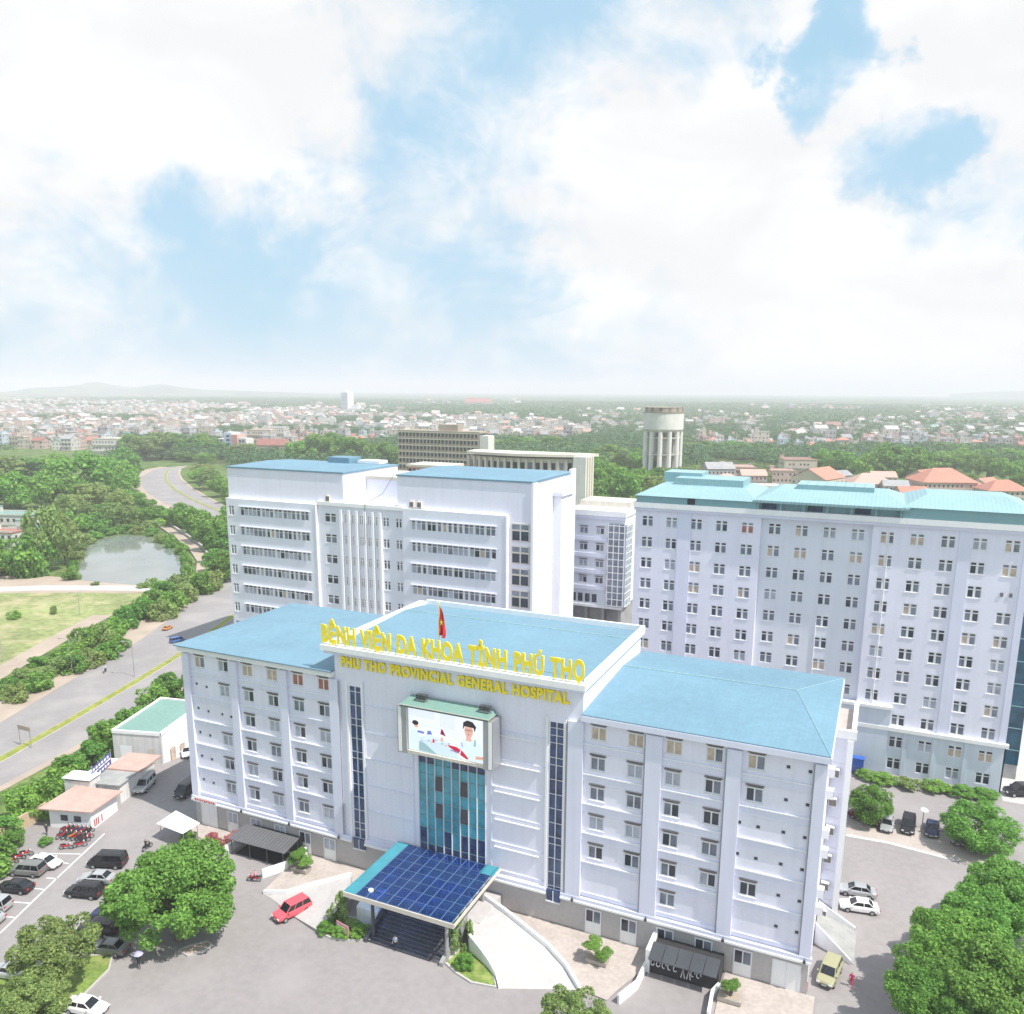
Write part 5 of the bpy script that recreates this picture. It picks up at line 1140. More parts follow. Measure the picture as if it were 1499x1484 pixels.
def quads_mesh(name, v, nq, k, extra=None):
    me = bpy.data.meshes.new(name); nv = len(v)
    ev, ef = (extra if extra else ([], []))
    me.from_pydata([tuple(x) for x in v]+[tuple(x) for x in ev], [], [(4*i, 4*i+1, 4*i+2, 4*i+3) for i in range(nq)]+[tuple(nv+a for a in f) for f in ef])
    me.materials.append(M[k])
    if extra: me.materials.append(M['bark']); me.polygons.foreach_set('material_index', [0]*nq+[1]*len(ef))
    me.update(); return me
def trunk_geo(seed, spread=0.45, h=1.0, r0=0.07):
    b = MB(); r = random.Random(seed)
    b.tube([(0, 0, -.03), (r.uniform(-.03, .03), r.uniform(-.03, .03), h*.3), (r.uniform(-.06, .06), r.uniform(-.06, .06), h*.62)], [r0*1.25, r0, r0*.75], 'bark', 8)
    for i in range(6):
        a = 2*math.pi*i/6+r.random(); z = h*r.uniform(.34, .6); q = r.uniform(.6, 1.0)*spread
        b.tube([(0, 0, z), (q*.5*math.cos(a), q*.5*math.sin(a), z+h*.2), (q*math.cos(a), q*math.sin(a), z+h*r.uniform(.3, .5))], [r0*.6, r0*.42, r0*.15], 'bark', 6)
    return b
CR = {
 'big': quads_mesh('crown', *leaf_cloud(1, 42000, .026, 95, .66, -.7, (.11, .25), .3), 'leaf'),
 'big2': quads_mesh('crown', *leaf_cloud(2, 40000, .026, 85, .66, -.6, (.12, .26), .25), 'leafbright'),
 'olive': quads_mesh('crown', *leaf_cloud(3, 16000, .030, 60, .66, -.5, (.10, .22), .1), 'leafolive'),
 'round': quads_mesh('crown', *leaf_cloud(4, 20000, .032, 110, .78, -.75, (.14, .26)), 'leafbright'),
 'bush': quads_mesh('crown', *leaf_cloud(5, 3200, .075, 24, .7, -.4, (.25, .4)), 'leafbright'),
 'bush2': quads_mesh('crown', *leaf_cloud(6, 2600, .08, 20, .65, -.4, (.25, .42)), 'leafolive'),
 'bonsai': quads_mesh('crown', *leaf_cloud(7, 3000, .07, 18, .35, -.3, (.3, .42)), 'leafbright'),
 'flower': quads_mesh('crown', *leaf_cloud(8, 1500, .09, 14, .6, -.4, (.25, .4)), 'flower'),
 'thin': quads_mesh('crown', *leaf_cloud(9, 1500, .085, 16, 1.0, -.9, (.2, .34)), 'leafolive'),
}
TRK = [trunk_geo(s, .5, 1.0, .05).mesh('trunk') for s in (1, 2, 3)]
def near_tree(name, label, cat, pxy, zc, half_px, rz_ratio, kind, rz=0.0, group=None, trunk=True, lean=(0, 0), extra=1.0):
    c = at(pxy[0], pxy[1], zc); s = pix(c)[2]/F_PX; Rr = half_px*s
    T = thing(name, label, cat, (c.x+lean[0], c.y+lean[1], 0), 0, group)
    o = link('crown', CR[kind], T, Vector((c.x, c.y, zc))-T.location); o.scale = (Rr, Rr, Rr*rz_ratio/.66); o.rotation_euler = (0, 0, rz)
    if trunk:
        t = link('trunk', TRK[len(label) % 3], T, Vector((0, 0, 0))); t.scale = (Rr*.9, Rr*.9, zc*1.25); t.rotation_euler = (0, 0, rz)
    return T, Rr
near_tree('shade_tree', 'biggest round leafy tree in the car park, spreading over the parked dark cars', 'tree', (254, 1306), 5.6, 102, .64, 'big', .3, lean=(.8, -.5))
near_tree('shade_tree', 'thin yellowish-green tree with a ragged crown in the planting bed by the white sedan', 'tree', (80, 1388), 5.0, 74, .6, 'olive', 1.0)
near_tree('shade_tree', 'low bushy green tree at the edge of the planting bed below the ragged tree', 'tree', (48, 1462), 3.6, 62, .62, 'olive', 2.2)
near_tree('shade_tree', 'tree whose leafy top alone shows below the pale entrance ramp', 'tree', (838, 1492), 4.5, 66, .62, 'olive', .7)
grp = None
for lab, xy, zc, hp, kd, rz in (('tree filling the gap between the dense middle tree and the picture edge', (1446, 1352), 6.0, 74, 'big2', 4.0), ('tree between the dense middle tree and the one nearest the magenta figure', (1398, 1450), 6.0, 74, 'big', 5.2), ('tall bright tree at the picture edge behind the others of the eastern clump', (1488, 1312), 6.5, 76, 'big', .5), ('dense tree in the middle of the eastern clump, over the shaded asphalt', (1392, 1388), 6.5, 88, 'big2', 1.4),
                            ('big tree in the near corner of the eastern clump', (1462, 1442), 7.0, 98, 'big', 2.6), ('tree of the eastern clump that reaches closest to the magenta figure', (1356, 1458), 6.0, 68, 'big2', 3.3)):
    near_tree('shade_tree', lab, 'tree', xy, zc, hp, .62, kd, rz)
near_tree('clipped_tree', 'small rounded tree beside the hospital gable, over a maroon car', 'tree', (1274, 1176), 3.2, 34, .72, 'round', .4)
near_tree('clipped_tree', 'broad dome-shaped tree over the last parked car by the ward tower', 'tree', (1434, 1210), 3.4, 57, .52, 'round', 1.4)
# hedge at the tower foot
hl = ['dark rounded hedge bush at the end by the blue cabin', 'hedge bush second from the blue cabin at the foot of the ward tower', 'yellowish hedge bush third from the blue cabin', 'hedge bush fourth from the blue cabin, past the gap', 'long hedge bush fifth from the blue cabin', 'last hedge bush at the tower corner near the black car']
for i, (px, py, hp) in enumerate(((1268, 1133, 15), (1296, 1140, 19), (1332, 1147, 18), (1370, 1150, 20), (1408, 1158, 19), (1442, 1163, 20))):
    near_tree('hedge_bush', hl[i], 'bush', (px, py), .8, hp, .34, 'bush2' if i == 2 else 'bush', i*1.3, 'hedge at the foot of the ward tower', False)
# bonsai in stone pots
def bonsai(px, py, label, tiers):
    p = at(px, py, .12); T = thing('potted_bonsai', label, 'potted tree', (p.x, p.y, .12)); b = MB(); b.prism([(-1.1, -.55), (1.1, -.55), (1.1, .55), (-1.1, .55)], 0, .12, 'potclay'); b.prism([(-1.2, -.65), (1.2, -.65), (1.2, .65), (-1.2, .65)], .121, .55, 'potclay'); b.box(-1.05, 1.05, -.5, .5, .5511, .57, 'soil')
    o = b.build('pot', T); o.location = (0, 0, 0)
    b = MB(); b.tube([(0, 0, .5), (.15, .05, 1.1), (-.1, 0, 1.7), (.1, 0, 2.4)], [.16, .13, .10, .06], 'bark', 7)
    for x, y, z, r in tiers: b.tube([(0, 0, max(.8, z-.6)), (x*.6, y*.6, z-.2), (x, y, z)], [.07, .06, .04], 'bark', 5)
    o = b.build('trunk', T); o.location = (0, 0, 0)
    for x, y, z, r in tiers: o = link('crown', CR['bonsai'], T, Vector((x, y, z))); o.scale = (r, r, r*.8); o.rotation_euler = (0, 0, r*5)
bonsai(441, 1274, 'potted bonsai with two flat leafy tiers on the terrace by the corrugated shelter', [(-.1, 0, 2.5, 1.1), (.3, .2, 1.6, 1.35), (-.7, -.2, 1.5, 1.0)])
bonsai(874, 1408, 'potted bonsai with a round top and a lower side tier between the two ramps', [(-.3, 0, 2.3, 1.15), (.9, 0, 1.3, 1.05), (-1.1, 0, 1.7, .7)])
bonsai(1068, 1464, 'smallest potted bonsai, one clipped ball beside the eastern basement wall', [(.1, 0, 1.9, .95), (-.1, .2, 1.4, .8)])
near_tree('climbing_shrub', 'tall loose shrub climbing beside the canopy corner in the western bed', 'shrub', (497, 1334), 1.9, 18, 1.5, 'thin', .2, None, False)
near_tree('climbing_shrub', 'tall yellow-green shrub under the canopy corner by the pale ramp', 'shrub', (674, 1368), 2.0, 20, 1.7, 'thin', 1.2, None, False)
near_tree('climbing_shrub', 'low leafy shrub at the tip of the small curved lawn', 'shrub', (680, 1408), .8, 15, .7, 'bush', 1.2, None, False)
for i, (px, py, hp, lab) in enumerate(((476, 1358, 14, 'dark clipped bush in the western bed nearest the red car'), (500, 1364, 14, 'dark clipped bush behind the pink sign'), (527, 1362, 16, 'dark clipped bush against the granite stairs'))):
    near_tree('clipped_bush', lab, 'bush', (px, py), .6, hp, .5, 'bush', i, None, False)
for i, (px, py, hp, lab) in enumerate(((322, 1232, 10, 'red flowering shrub in the middle of the flower bed by the shelter'), (336, 1226, 9, 'red flowering shrub beside the shelter post'), (345, 1219, 7, 'small red flowering shrub at the wall end of the flower bed'), (310, 1224, 9, 'orange-tinged flowering shrub at the awning end of the flower bed'))):
    near_tree('flowering_shrub', lab, 'flowering shrub', (px, py), .7, hp, .6, 'flower', i, None, False)
near_tree('small_bush', 'small round green bush on the verge by the parked motorbikes', 'bush', (66, 1231), .6, 10, .5, 'bush', .5, None, False)
near_tree('small_bush', 'green bush at the guardhouse corner beside the ochre wall', 'bush', (66, 1190), 1.2, 12, .8, 'bush', .9, None, False)
near_tree('small_bush', 'little green bush at the top of the big car park tree by the awning', 'bush', (276, 1228), 1.0, 13, .9, 'bush', 1.9, None, False)

# whole small trees (trunk and crown in one mesh) for everything farther off
def whole(seed, nl, leaf, nlump, zs, k, lr, zc=1.05, ht=.8):
    v, n = leaf_cloud(seed, nl, leaf, nlump, zs, -.8, lr); v = v+np.array([0, 0, zc]); t = trunk_geo(seed, .5, ht*1.3, .06)
    return quads_mesh('tree', v, n, k, (t.v, t.f))
WT_ = [whole(21, 3600, .066, 34, .95, 'leaf', (.22, .36)), whole(22, 3600, .066, 40, 1.0, 'leafbright', (.2, .34)), whole(23, 3000, .068, 30, .9, 'leafolive', (.22, .36)), whole(24, 3200, .066, 36, 1.1, 'leaf', (.2, .34)), whole(25, 3200, .066, 26, .8, 'leafbright', (.26, .4))]
SB_ = [whole(31, 1800, .09, 18, .75, 'leafbright', (.28, .45), .5, .3), whole(32, 1800, .09, 16, .7, 'leaf', (.28, .45), .5, .3), whole(33, 1500, .09, 14, .7, 'leafolive', (.28, .45), .5, .3)]
rt = random.Random(77); ntree = [0]
def row_trees(name, cat, group, template, lst, protos, jit=0.12, top=2.05):
    for i, (px, py, w, h) in enumerate(lst):
        p = at(px, py); s = pix(p)[2]/F_PX
        me = protos[rt.randrange(len(protos))]
        o = link(name, me, None, (p.x, p.y, -.1)); q = 1+rt.uniform(-jit, jit)
        o.scale = (w*s*.5*q, w*s*.5*q, h*s/top*q); o.rotation_euler = (0, 0, rt.uniform(0, 6.28))
        setp(o, template % ordinal(i+1), cat, group); ntree[0] += 1
row_trees('tree', 'tree', 'tree belt beyond the pond', '%s tree of the dark belt beyond the pond, counted from its village end',
  [(-25, 742, 80, 72), (8, 742, 70, 55), (30, 748, 75, 66), (62, 746, 75, 70), (95, 742, 60, 55), (122, 737, 84, 72), (132, 742, 60, 40), (12, 705, 80, 40), (48, 702, 80, 40), (90, 700, 60, 36), (150, 702, 60, 45), (165, 716, 55, 48), (185, 700, 55, 45), (182, 732, 46, 42), (184, 722, 40, 45), (188, 742, 45, 32), (204, 752, 45, 28), (205, 764, 45, 24), (230, 766, 45, 26), (200, 738, 30, 26)], WT_)
row_trees('tree', 'tree', 'tree belt at the road bend', '%s tree of the belt behind the road bend, counted from the village end',
  [(196, 670, 50, 36), (215, 674, 48, 36), (236, 672, 54, 38), (258, 672, 54, 36), (280, 672, 52, 36), (302, 670, 46, 34), (318, 672, 36, 28), (226, 655, 40, 22), (252, 655, 46, 22), (285, 655, 40, 20), (270, 676, 36, 18), (300, 680, 36, 20)], WT_)
row_trees('bush', 'bush', 'thicket round the pond', '%s bush of the thicket round the pond, counted clockwise from the bare ground',
  [(12, 838, 70, 62), (45, 842, 60, 62), (72, 838, 55, 60), (96, 826, 50, 52), (60, 815, 50, 40), (100, 800, 44, 36), (84, 790, 44, 34), (112, 780, 44, 32), (140, 776, 44, 28), (165, 772, 44, 28), (192, 772, 40, 24), (128, 768, 40, 26), (95, 770, 40, 30), (75, 775, 36, 28), (150, 762, 44, 24), (178, 758, 44, 26), (110, 756, 40, 22), (-18, 842, 60, 50), (222, 776, 30, 16), (248, 794, 26, 16), (266, 806, 22, 16), (272, 826, 18, 22), (276, 845, 22, 20)], SB_+WT_[2:3], .12, 1.3)
row_trees('bush', 'bush', 'bushes on the pond shore', '%s low bush right on the pond shore, counted clockwise from the bare ground',
  [(104, 848, 26, 20), (108, 834, 24, 18), (114, 820, 24, 16), (118, 806, 24, 14), (126, 796, 26, 14), (138, 788, 26, 13), (154, 784, 26, 12), (170, 781, 26, 12), (188, 780, 26, 12), (205, 781, 26, 12), (220, 784, 24, 12), (236, 793, 22, 12), (252, 801, 22, 12), (264, 811, 20, 12), (271, 834, 18, 14), (268, 846, 20, 13), (222, 858, 24, 14), (205, 860, 16, 8), (140, 856, 12, 6), (20, 905, 22, 14), (78, 898, 14, 14)], SB_, .15, 1.3)
row_trees('tree', 'tree', 'trees on the canal embankment', '%s leafy tree on the embankment between the path and the road, from the bend down',
  [(232, 766, 40, 24), (250, 770, 46, 30), (268, 772, 50, 40), (286, 782, 54, 44), (300, 795, 54, 48), (315, 808, 54, 52), (326, 826, 56, 54), (318, 840, 50, 44), (334, 800, 44, 52), (306, 852, 46, 34), (330, 850, 46, 44), (286, 858, 44, 30), (340, 775, 40, 36)], WT_[:2]+SB_[:1])
row_trees('shrub', 'shrub', 'shrubs along the road verge', '%s shrub along the field side of the road, counted from the near end',
  [(22, 1026, 42, 28), (56, 1008, 44, 26), (12, 1008, 30, 18), (82, 985, 50, 26), (108, 984, 48, 28), (134, 975, 50, 30), (160, 962, 46, 28), (174, 950, 40, 22), (100, 962, 46, 24), (122, 948, 46, 28), (146, 938, 46, 30), (166, 928, 44, 28), (188, 916, 48, 34), (208, 905, 50, 36), (238, 906, 54, 34), (226, 892, 50, 34), (255, 893, 52, 36), (250, 878, 46, 30), (274, 880, 48, 36), (292, 868, 46, 34), (312, 862, 44, 34), (262, 866, 40, 26), (240, 872, 36, 22), (60, 972, 36, 14), (32, 990, 30, 14), (204, 890, 30, 16)], SB_, .12, 1.3)
row_trees('hedge_tree', 'tree', 'hedge trees between road and hospital', '%s hedge tree between the road and the hospital yard, counted from the near end',
  [(-25, 1290, 80, 80), (10, 1225, 62, 62), (-5, 1258, 60, 50), (35, 1200, 62, 60), (62, 1176, 62, 56), (88, 1154, 62, 56), (112, 1132, 62, 54), (136, 1118, 54, 44), (154, 1102, 46, 50), (170, 1086, 40, 40), (186, 1078, 34, 44), (204, 1056, 50, 46), (224, 1040, 52, 44), (246, 1024, 48, 42), (264, 1016, 44, 44), (280, 1000, 40, 36), (20, 1240, 40, 34), (152, 1080, 30, 30)], WT_[:2]+SB_[:2])
row_trees('tree', 'tree', 'trees along the far side of the road', '%s dark tree on the town side of the road beyond the ward block',
  [(292, 706, 36, 24), (307, 716, 42, 32), (324, 727, 42, 38), (340, 737, 44, 42), (358, 745, 44, 46), (372, 740, 50, 46), (298, 699, 34, 20)], WT_)
row_trees('tree', 'tree', 'trees behind the ward block', '%s tree of the row showing above the ward block roofs',
  [(360, 676, 44, 26), (388, 672, 40, 24), (418, 678, 36, 22), (440, 684, 48, 40), (466, 684, 52, 48), (492, 680, 54, 46), (518, 684, 54, 46), (546, 684, 48, 40), (568, 686, 46, 38), (590, 690, 50, 38), (612, 694, 56, 44), (640, 696, 68, 52), (664, 694, 48, 44), (655, 680, 50, 38), (480, 668, 40, 30)], WT_)
row_trees('tree', 'tree', 'trees behind the curved building', '%s tree behind the curved cream building',
  [(728, 662, 44, 22), (752, 664, 46, 24), (778, 662, 50, 26), (806, 664, 52, 28), (832, 668, 44, 24), (850, 674, 34, 20)], WT_)
row_trees('tree', 'tree', 'dark wood round the water tower', '%s tree of the dark wood round the water tower',
  [(872, 745, 52, 60), (892, 738, 56, 60), (914, 742, 56, 62), (934, 732, 48, 56), (866, 720, 44, 55), (882, 705, 46, 44), (904, 704, 48, 46), (926, 700, 46, 44), (944, 706, 44, 40), (870, 690, 40, 34), (890, 682, 44, 30), (912, 680, 40, 28), (936, 684, 36, 26), (962, 712, 44, 30), (985, 712, 44, 30), (1005, 712, 44, 32), (1020, 700, 34, 22), (955, 735, 50, 44), (990, 738, 50, 40)], WT_)
row_trees('tree', 'tree', 'trees among the villas', '%s tree among the red-roofed villas, counted from the water tower',
  [(1010, 668, 34, 20), (1030, 668, 38, 22), (1052, 670, 40, 22), (1076, 668, 38, 24), (1090, 672, 40, 26), (1108, 672, 40, 24), (1128, 676, 36, 22), (1116, 708, 32, 22), (1205, 694, 44, 42), (1222, 700, 48, 46), (1244, 702, 52, 44), (1266, 706, 46, 40), (1208, 722, 34, 26), (1284, 704, 54, 56), (1306, 706, 62, 62), (1330, 706, 60, 58), (1348, 700, 44, 44), (1372, 690, 46, 30), (1398, 690, 46, 34), (1420, 694, 44, 36), (1444, 700, 46, 38), (1468, 704, 46, 40), (1492, 712, 46, 40), (1500, 730, 50, 44), (1444, 684, 46, 26), (1476, 682, 46, 28), (1504, 690, 40, 30), (1056, 704, 30, 18), (1170, 672, 38, 18), (1412, 715, 40, 24), (1190, 668, 40, 22), (1240, 672, 44, 24), (1410, 672, 46, 22), (1380, 668, 44, 22)], WT_)
# ================================================================== cars
def loft(b, st, k):
    """st: list of cross-sections (lists of points), same length; closed rings"""
    i0 = len(b.v); n = len(st[0]); j = b.m(k)
    for r in st: b.v += [tuple(Vector(p)-b.org) for p in r]
    for a in range(len(st)-1):
        for t in range(n): u = (t+1) % n; b.f.append((i0+a*n+t, i0+a*n+u, i0+(a+1)*n+u, i0+(a+1)*n+t)); b.mi.append(j)
    b.f.append(tuple(i0+t for t in reversed(range(n)))); b.mi.append(j); e = i0+(len(st)-1)*n; b.f.append(tuple(e+t for t in range(n))); b.mi.append(j)
KIND = {
 'sedan': dict(L=4.5, W=.89, st=[(-2.25, .42, .72, .78), (-2.15, .30, .92, .85), (-1.5, .24, .98, .89), (0, .22, .96, .89), (.9, .24, .94, .89), (1.7, .28, .84, .86), (2.1, .32, .74, .80), (2.24, .40, .62, .70)], belt=.93, base=(-1.75, 1.15), roof=(-1.05, .35), rz=1.43, rw=.60, wx=(-1.38, 1.38)),
 'suv': dict(L=4.6, W=.93, st=[(-2.3, .45, .95, .84), (-2.24, .34, 1.08, .91), (-1.4, .30, 1.08, .93), (0, .28, 1.06, .93), (1.0, .30, 1.04, .93), (1.8, .32, .98, .91), (2.2, .38, .88, .84), (2.3, .45, .74, .76)], belt=1.05, base=(-2.22, 1.25), roof=(-1.95, .55), rz=1.74, rw=.70, wx=(-1.4, 1.42)),
 'van': dict(L=4.9, W=.95, st=[(-2.45, .45, 1.05, .90), (-2.4, .34, 1.12, .95), (-1, .30, 1.12, .95), (1, .30, 1.10, .95), (1.9, .32, 1.06, .93), (2.3, .36, .94, .88), (2.45, .45, .78, .80)], belt=1.09, base=(-2.4, 1.95), roof=(-2.25, 1.05), rz=1.92, rw=.76, wx=(-1.55, 1.5)),
}
CARM = {}
def car_parts(kind, k):
    key = (kind, k)
    if key in CARM: return CARM[key]
    d = KIND[kind]; b = MB()
    def sec(x, zb, zt, w): return [(x, -w*.86, zb), (x, w*.86, zb), (x, w, zb+.14), (x, w, zt-.22), (x, w*.95, zt-.07), (x, w*.80, zt), (x, -w*.80, zt), (x, -w*.95, zt-.07), (x, -w, zt-.22), (x, -w, zb+.14)]
    loft(b, [sec(*s) for s in d['st']], k)
    W = d['W']; z0, z1 = d['belt'], d['rz']; b0, b1 = d['base']; r0, r1 = d['roof']; rw = d['rw']
    lo = [(b0, -W*.90), (b1, -W*.84), (b1, W*.84), (b0, W*.90)]; hi = [(r0, -rw), (r1, -rw), (r1, rw), (r0, rw)]
    # roof skin with a soft crown
    b.face([(r0, -rw, z1-.03), (r1, -rw, z1-.03), (r1*.7, -rw*.5, z1+.02), (r0*.8, -rw*.5, z1+.02)], k); b.face([(r0*.8, rw*.5, z1+.02), (r1*.7, rw*.5, z1+.02), (r1, rw, z1-.03), (r0, rw, z1-.03)], k)
    b.face([(r0*.8, -rw*.5, z1+.02), (r1*.7, -rw*.5, z1+.02), (r1*.7, rw*.5, z1+.02), (r0*.8, rw*.5, z1+.02)], k); b.face([(r1, -rw, z1-.03), (r1, rw, z1-.03), (r1*.7, rw*.5, z1+.02), (r1*.7, -rw*.5, z1+.02)], k); b.face([(r0, -rw, z1-.03), (r0*.8, -rw*.5, z1+.02), (r0*.8, rw*.5, z1+.02), (r0, rw, z1-.03)], k)
    for (x0, y0), (x1, y1) in zip(lo, hi): b.tube([(x0, y0, z0-.05), (x1, y1, z1-.03)], .055, k, 6)
    mids = (.38,) if kind == 'sedan' else (.30, .64)
    for sgn in (-1, 1):
        for u in mids:
            xa, xb = b0+(b1-b0)*u+.2, r0+(r1-r0)*u+.1; b.tube([(xa, sgn*W*.875, z0-.04), (xb, sgn*rw, z1-.03)], .05, k, 5)
        b.tube([(r0, sgn*rw, z1-.03), (r1, sgn*rw, z1-.03)], .05, k, 5)
        b.box(b1-.35, b1-.15, sgn*(W*.98), sgn*(W*.98+.18), z0, z0+.14, k)
    body = b.mesh('body', False)
    g = MB(); ins = .975
    gl = [(x*ins, y*ins) for x, y in lo]; gh = [(x*ins, y*ins) for x, y in hi]
    for i in range(4): j = (i+1) % 4; g.face([(gl[i][0], gl[i][1], z0-.06), (gl[j][0], gl[j][1], z0-.06), (gh[j][0], gh[j][1], z1-.05), (gh[i][0], gh[i][1], z1-.05)], 'carglass')
    glass = g.mesh('car_windows')
    t = MB(); t.tube([(0, -.11, 0), (0, .11, 0)], .33, 'tyre', 16); tyre = t.mesh('wheel'); t = MB(); t.tube([(0, -.125, 0), (0, .125, 0)], .20, 'steel', 10); rim = t.mesh('rim')
    x = d['st'][-2][0]; hz = d['st'][-2][2]-.14; t = MB(); t.box(-.10, .12, -.17, .17, -.08, .07, 'lampwhite'); hl_ = t.mesh('headlight'); t = MB(); t.box(-.06, .10, -.15, .15, -.09, .09, 'lampred'); tl = t.mesh('tail_light')
    t = MB(); e = d['st'][-1][0]; t.box(e-.06, e+.03, -.45, .45, .44, .56, 'darksteel'); t.box(e+.031, e+.04, -.24, .24, .46, .55, 'lampwhite'); gr = t.mesh('grille')
    CARM[key] = (body, glass, tyre, rim, hl_, tl, gr, d, x, hz); return CARM[key]
def car(label, cat, kind, k, rear, front, z=0.0, scale=1.0, group=None):
    a, c = at(*rear, z), at(*front, z); ctr = (a+c)/2; ang = math.atan2(c.y-a.y, c.x-a.x)
    body, glass, tyre, rim, hl_, tl, gr, d, x, hz = car_parts(kind, k)
    T = thing('parked_car', label, cat, (ctr.x, ctr.y, z), ang, group); T.scale = (scale,)*3
    link('body', body, T); link('car_windows', glass, T); link('grille', gr, T)
    for wx in d['wx']:
        for s in (-1, 1): w = link('wheel', tyre, T, (wx, s*(d['W']-.10), .33)); link('rim', rim, w)
    for s in (-1, 1): link('headlight', hl_, T, (d['st'][-2][0]+.02, s*d['W']*.66, d['st'][-2][2]-.16)); link('tail_light', tl, T, (d['st'][0][0]+.03, s*d['W']*.70, d['st'][1][2]-.18))
    return T
G_ = 'cars parked in the yard'
car('white sedan parked at the near edge of the planting bed', 'car', 'sedan', 'car_white', (96, 1474), (158, 1486), 0, 1.0, G_)
car('red hatchback stopped where the western ramp meets the yard', 'car', 'suv', 'car_red', (450, 1327), (405, 1350), 0, 1.0, G_)
car('white sedan at the head of the marked bays, next to the motorbikes', 'car', 'sedan', 'car_white', (42, 1262), (92, 1272), 0, 1.0, G_)
car('grey-green off-roader in the bay between the white sedan and the black sedan', 'car', 'suv', 'car_grey', (66, 1281), (16, 1277), 0, 1.0, G_)
car('black sedan with red tail lights in the third marked bay', 'car', 'sedan', 'car_black', (50, 1306), (-4, 1301), 0, 1.0, G_)
car('silver car cut by the picture edge in the fourth marked bay', 'car', 'suv', 'car_silver', (14, 1333), (-36, 1328), 0, 1.0, G_)
car('pale silver car in the last marked bay, mostly out of view', 'car', 'sedan', 'car_silver', (4, 1352), (-46, 1347), 0, 1.0, G_)
car('black van at the top of the row under the big car park tree', 'van', 'van', 'car_black', (186, 1268), (130, 1266), 0, 1.0, G_)
car('silver sedan squeezed between the black van and the black off-roader', 'car', 'sedan', 'car_silver', (168, 1292), (118, 1289), 0, 1.0, G_)
car('black off-roader with the most open view in the row under the big tree', 'car', 'suv', 'car_black', (152, 1313), (98, 1308), 0, 1.0, G_)
car('dark navy car half under the big tree, below the black off-roader', 'car', 'sedan', 'car_navy', (190, 1346), (134, 1340), 0, 1.0, G_)
car('black car under the big tree beside the ragged tree', 'car', 'suv', 'car_black', (172, 1368), (118, 1362), 0, 1.0, G_)
car('dark car deep in the shade at the foot of the big tree', 'car', 'sedan', 'car_grey', (186, 1396), (134, 1390), 0, 1.0, G_)
car('pale grey car showing through the ragged tree at the picture edge', 'car', 'sedan', 'car_silver', (40, 1432), (-10, 1424), 0, 1.0, G_)
car('silver off-roader facing the yard beside the low flat-roofed hut', 'car', 'suv', 'car_silver', (225, 1140), (199, 1168), 0, 1.05, G_)
car('black van in the shade of the hospital corner', 'van', 'van', 'car_black', (287, 1152), (262, 1171), 0, 1.0, G_)
car('white car in the lane behind the shed, half hidden by the hospital corner', 'car', 'sedan', 'car_white', (274, 1096), (274, 1112), 0, 1.0, G_)
car('cream off-roader parked beside the white side ramp wall', 'car', 'suv', 'car_cream', (1221, 1414), (1206, 1447), 0, 1.0, G_)
car('white sedan with dark windows beside the hospital gable', 'car', 'sedan', 'car_white', (1284, 1336), (1230, 1328), 0, 1.0, G_)
car('silver sedan tucked behind the white sedan at the gable', 'car', 'sedan', 'car_silver', (1276, 1313), (1232, 1305), 0, 1.0, G_)
car('silver car half under the small rounded tree', 'car', 'sedan', 'car_silver', (1300, 1199), (1296, 1222), 0, 1.0, G_)
car('black off-roader between the silver car and the lamp post', 'car', 'suv', 'car_black', (1331, 1200), (1327, 1226), 0, 1.0, G_)
car('navy sedan parked just right of the round white lamp post', 'car', 'sedan', 'car_navy', (1366, 1204), (1362, 1232), 0, 1.0, G_)
car('dark green car under the broad dome-shaped tree', 'car', 'sedan', 'car_grey', (1408, 1216), (1400, 1245), 0, 1.0, G_)
car('maroon car in the shade under the small rounded tree', 'car', 'sedan', 'car_maroon', (1252, 1196), (1278, 1206), 0, 1.0, G_)
car('black off-roader at the corner of the ward tower by the hedge end', 'car', 'suv', 'car_black', (1514, 1164), (1474, 1163), 0, 1.1, G_)
car('small blue lorry-like van driving on the main road', 'van', 'van', 'car_blue', (253, 941), (266, 938), -.06, .72)
car('small orange car driving on the main road beyond the blue van', 'car', 'sedan', 'car_orange', (241, 923), (250, 919), -.06, .72)

# ------------------------------------------------------------------ motorbikes
mb = MB()
BK = {}
def bike_parts(k):
    if k in BK: return BK[k]
    b = MB(); b.tube([(-.65, 0, .62), (-.2, 0, .55), (.15, 0, .50), (.42, 0, .72), (.50, 0, .95)], [.12, .17, .15, .13, .09], k, 8); b.tube([(-.75, 0, .72), (-.3, 0, .80), (.05, 0, .76)], [.09, .12, .10], 'tyre', 8)
    b.tube([(.50, 0, .95), (.66, 0, .33)], .045, 'steel', 6); b.tube([(-.3, 0, .45), (-.62, 0, .30)], .05, 'steel', 6)
    b.tube([(.42, -.34, 1.02), (.50, 0, .98), (.42, .34, 1.02)], .025, 'tyre', 5); b.box(.5, .62, -.09, .09, .82, .98, 'lampwhite'); b.tube([(-.5, .14, .3), (.1, .16, .32)], .045, 'steel', 6)
    body = b.mesh('body'); w = MB(); n = 14
    A = [(.28*math.cos(2*math.pi*i/n), 0, .28*math.sin(2*math.pi*i/n)) for i in range(n+1)]; w.tube(A, .05, 'tyre', 6, False); w.tube([(0, -.05, 0), (0, .05, 0)], .19, 'steel', 10)
    BK[k] = (body, w.mesh('wheel')); return BK[k]
def bike(label, px, py, ang, k, z=0.0, group='motorbikes parked by the guardhouse'):
    p = at(px, py, z) if py else px; T = thing('motorbike', label, 'motorbike', (p.x, p.y, z), ang, group); bd, w = bike_parts(k); link('body', bd, T)
    for x in (.66, -.62): link('wheel', w, T, (x, 0, .29))
    return T
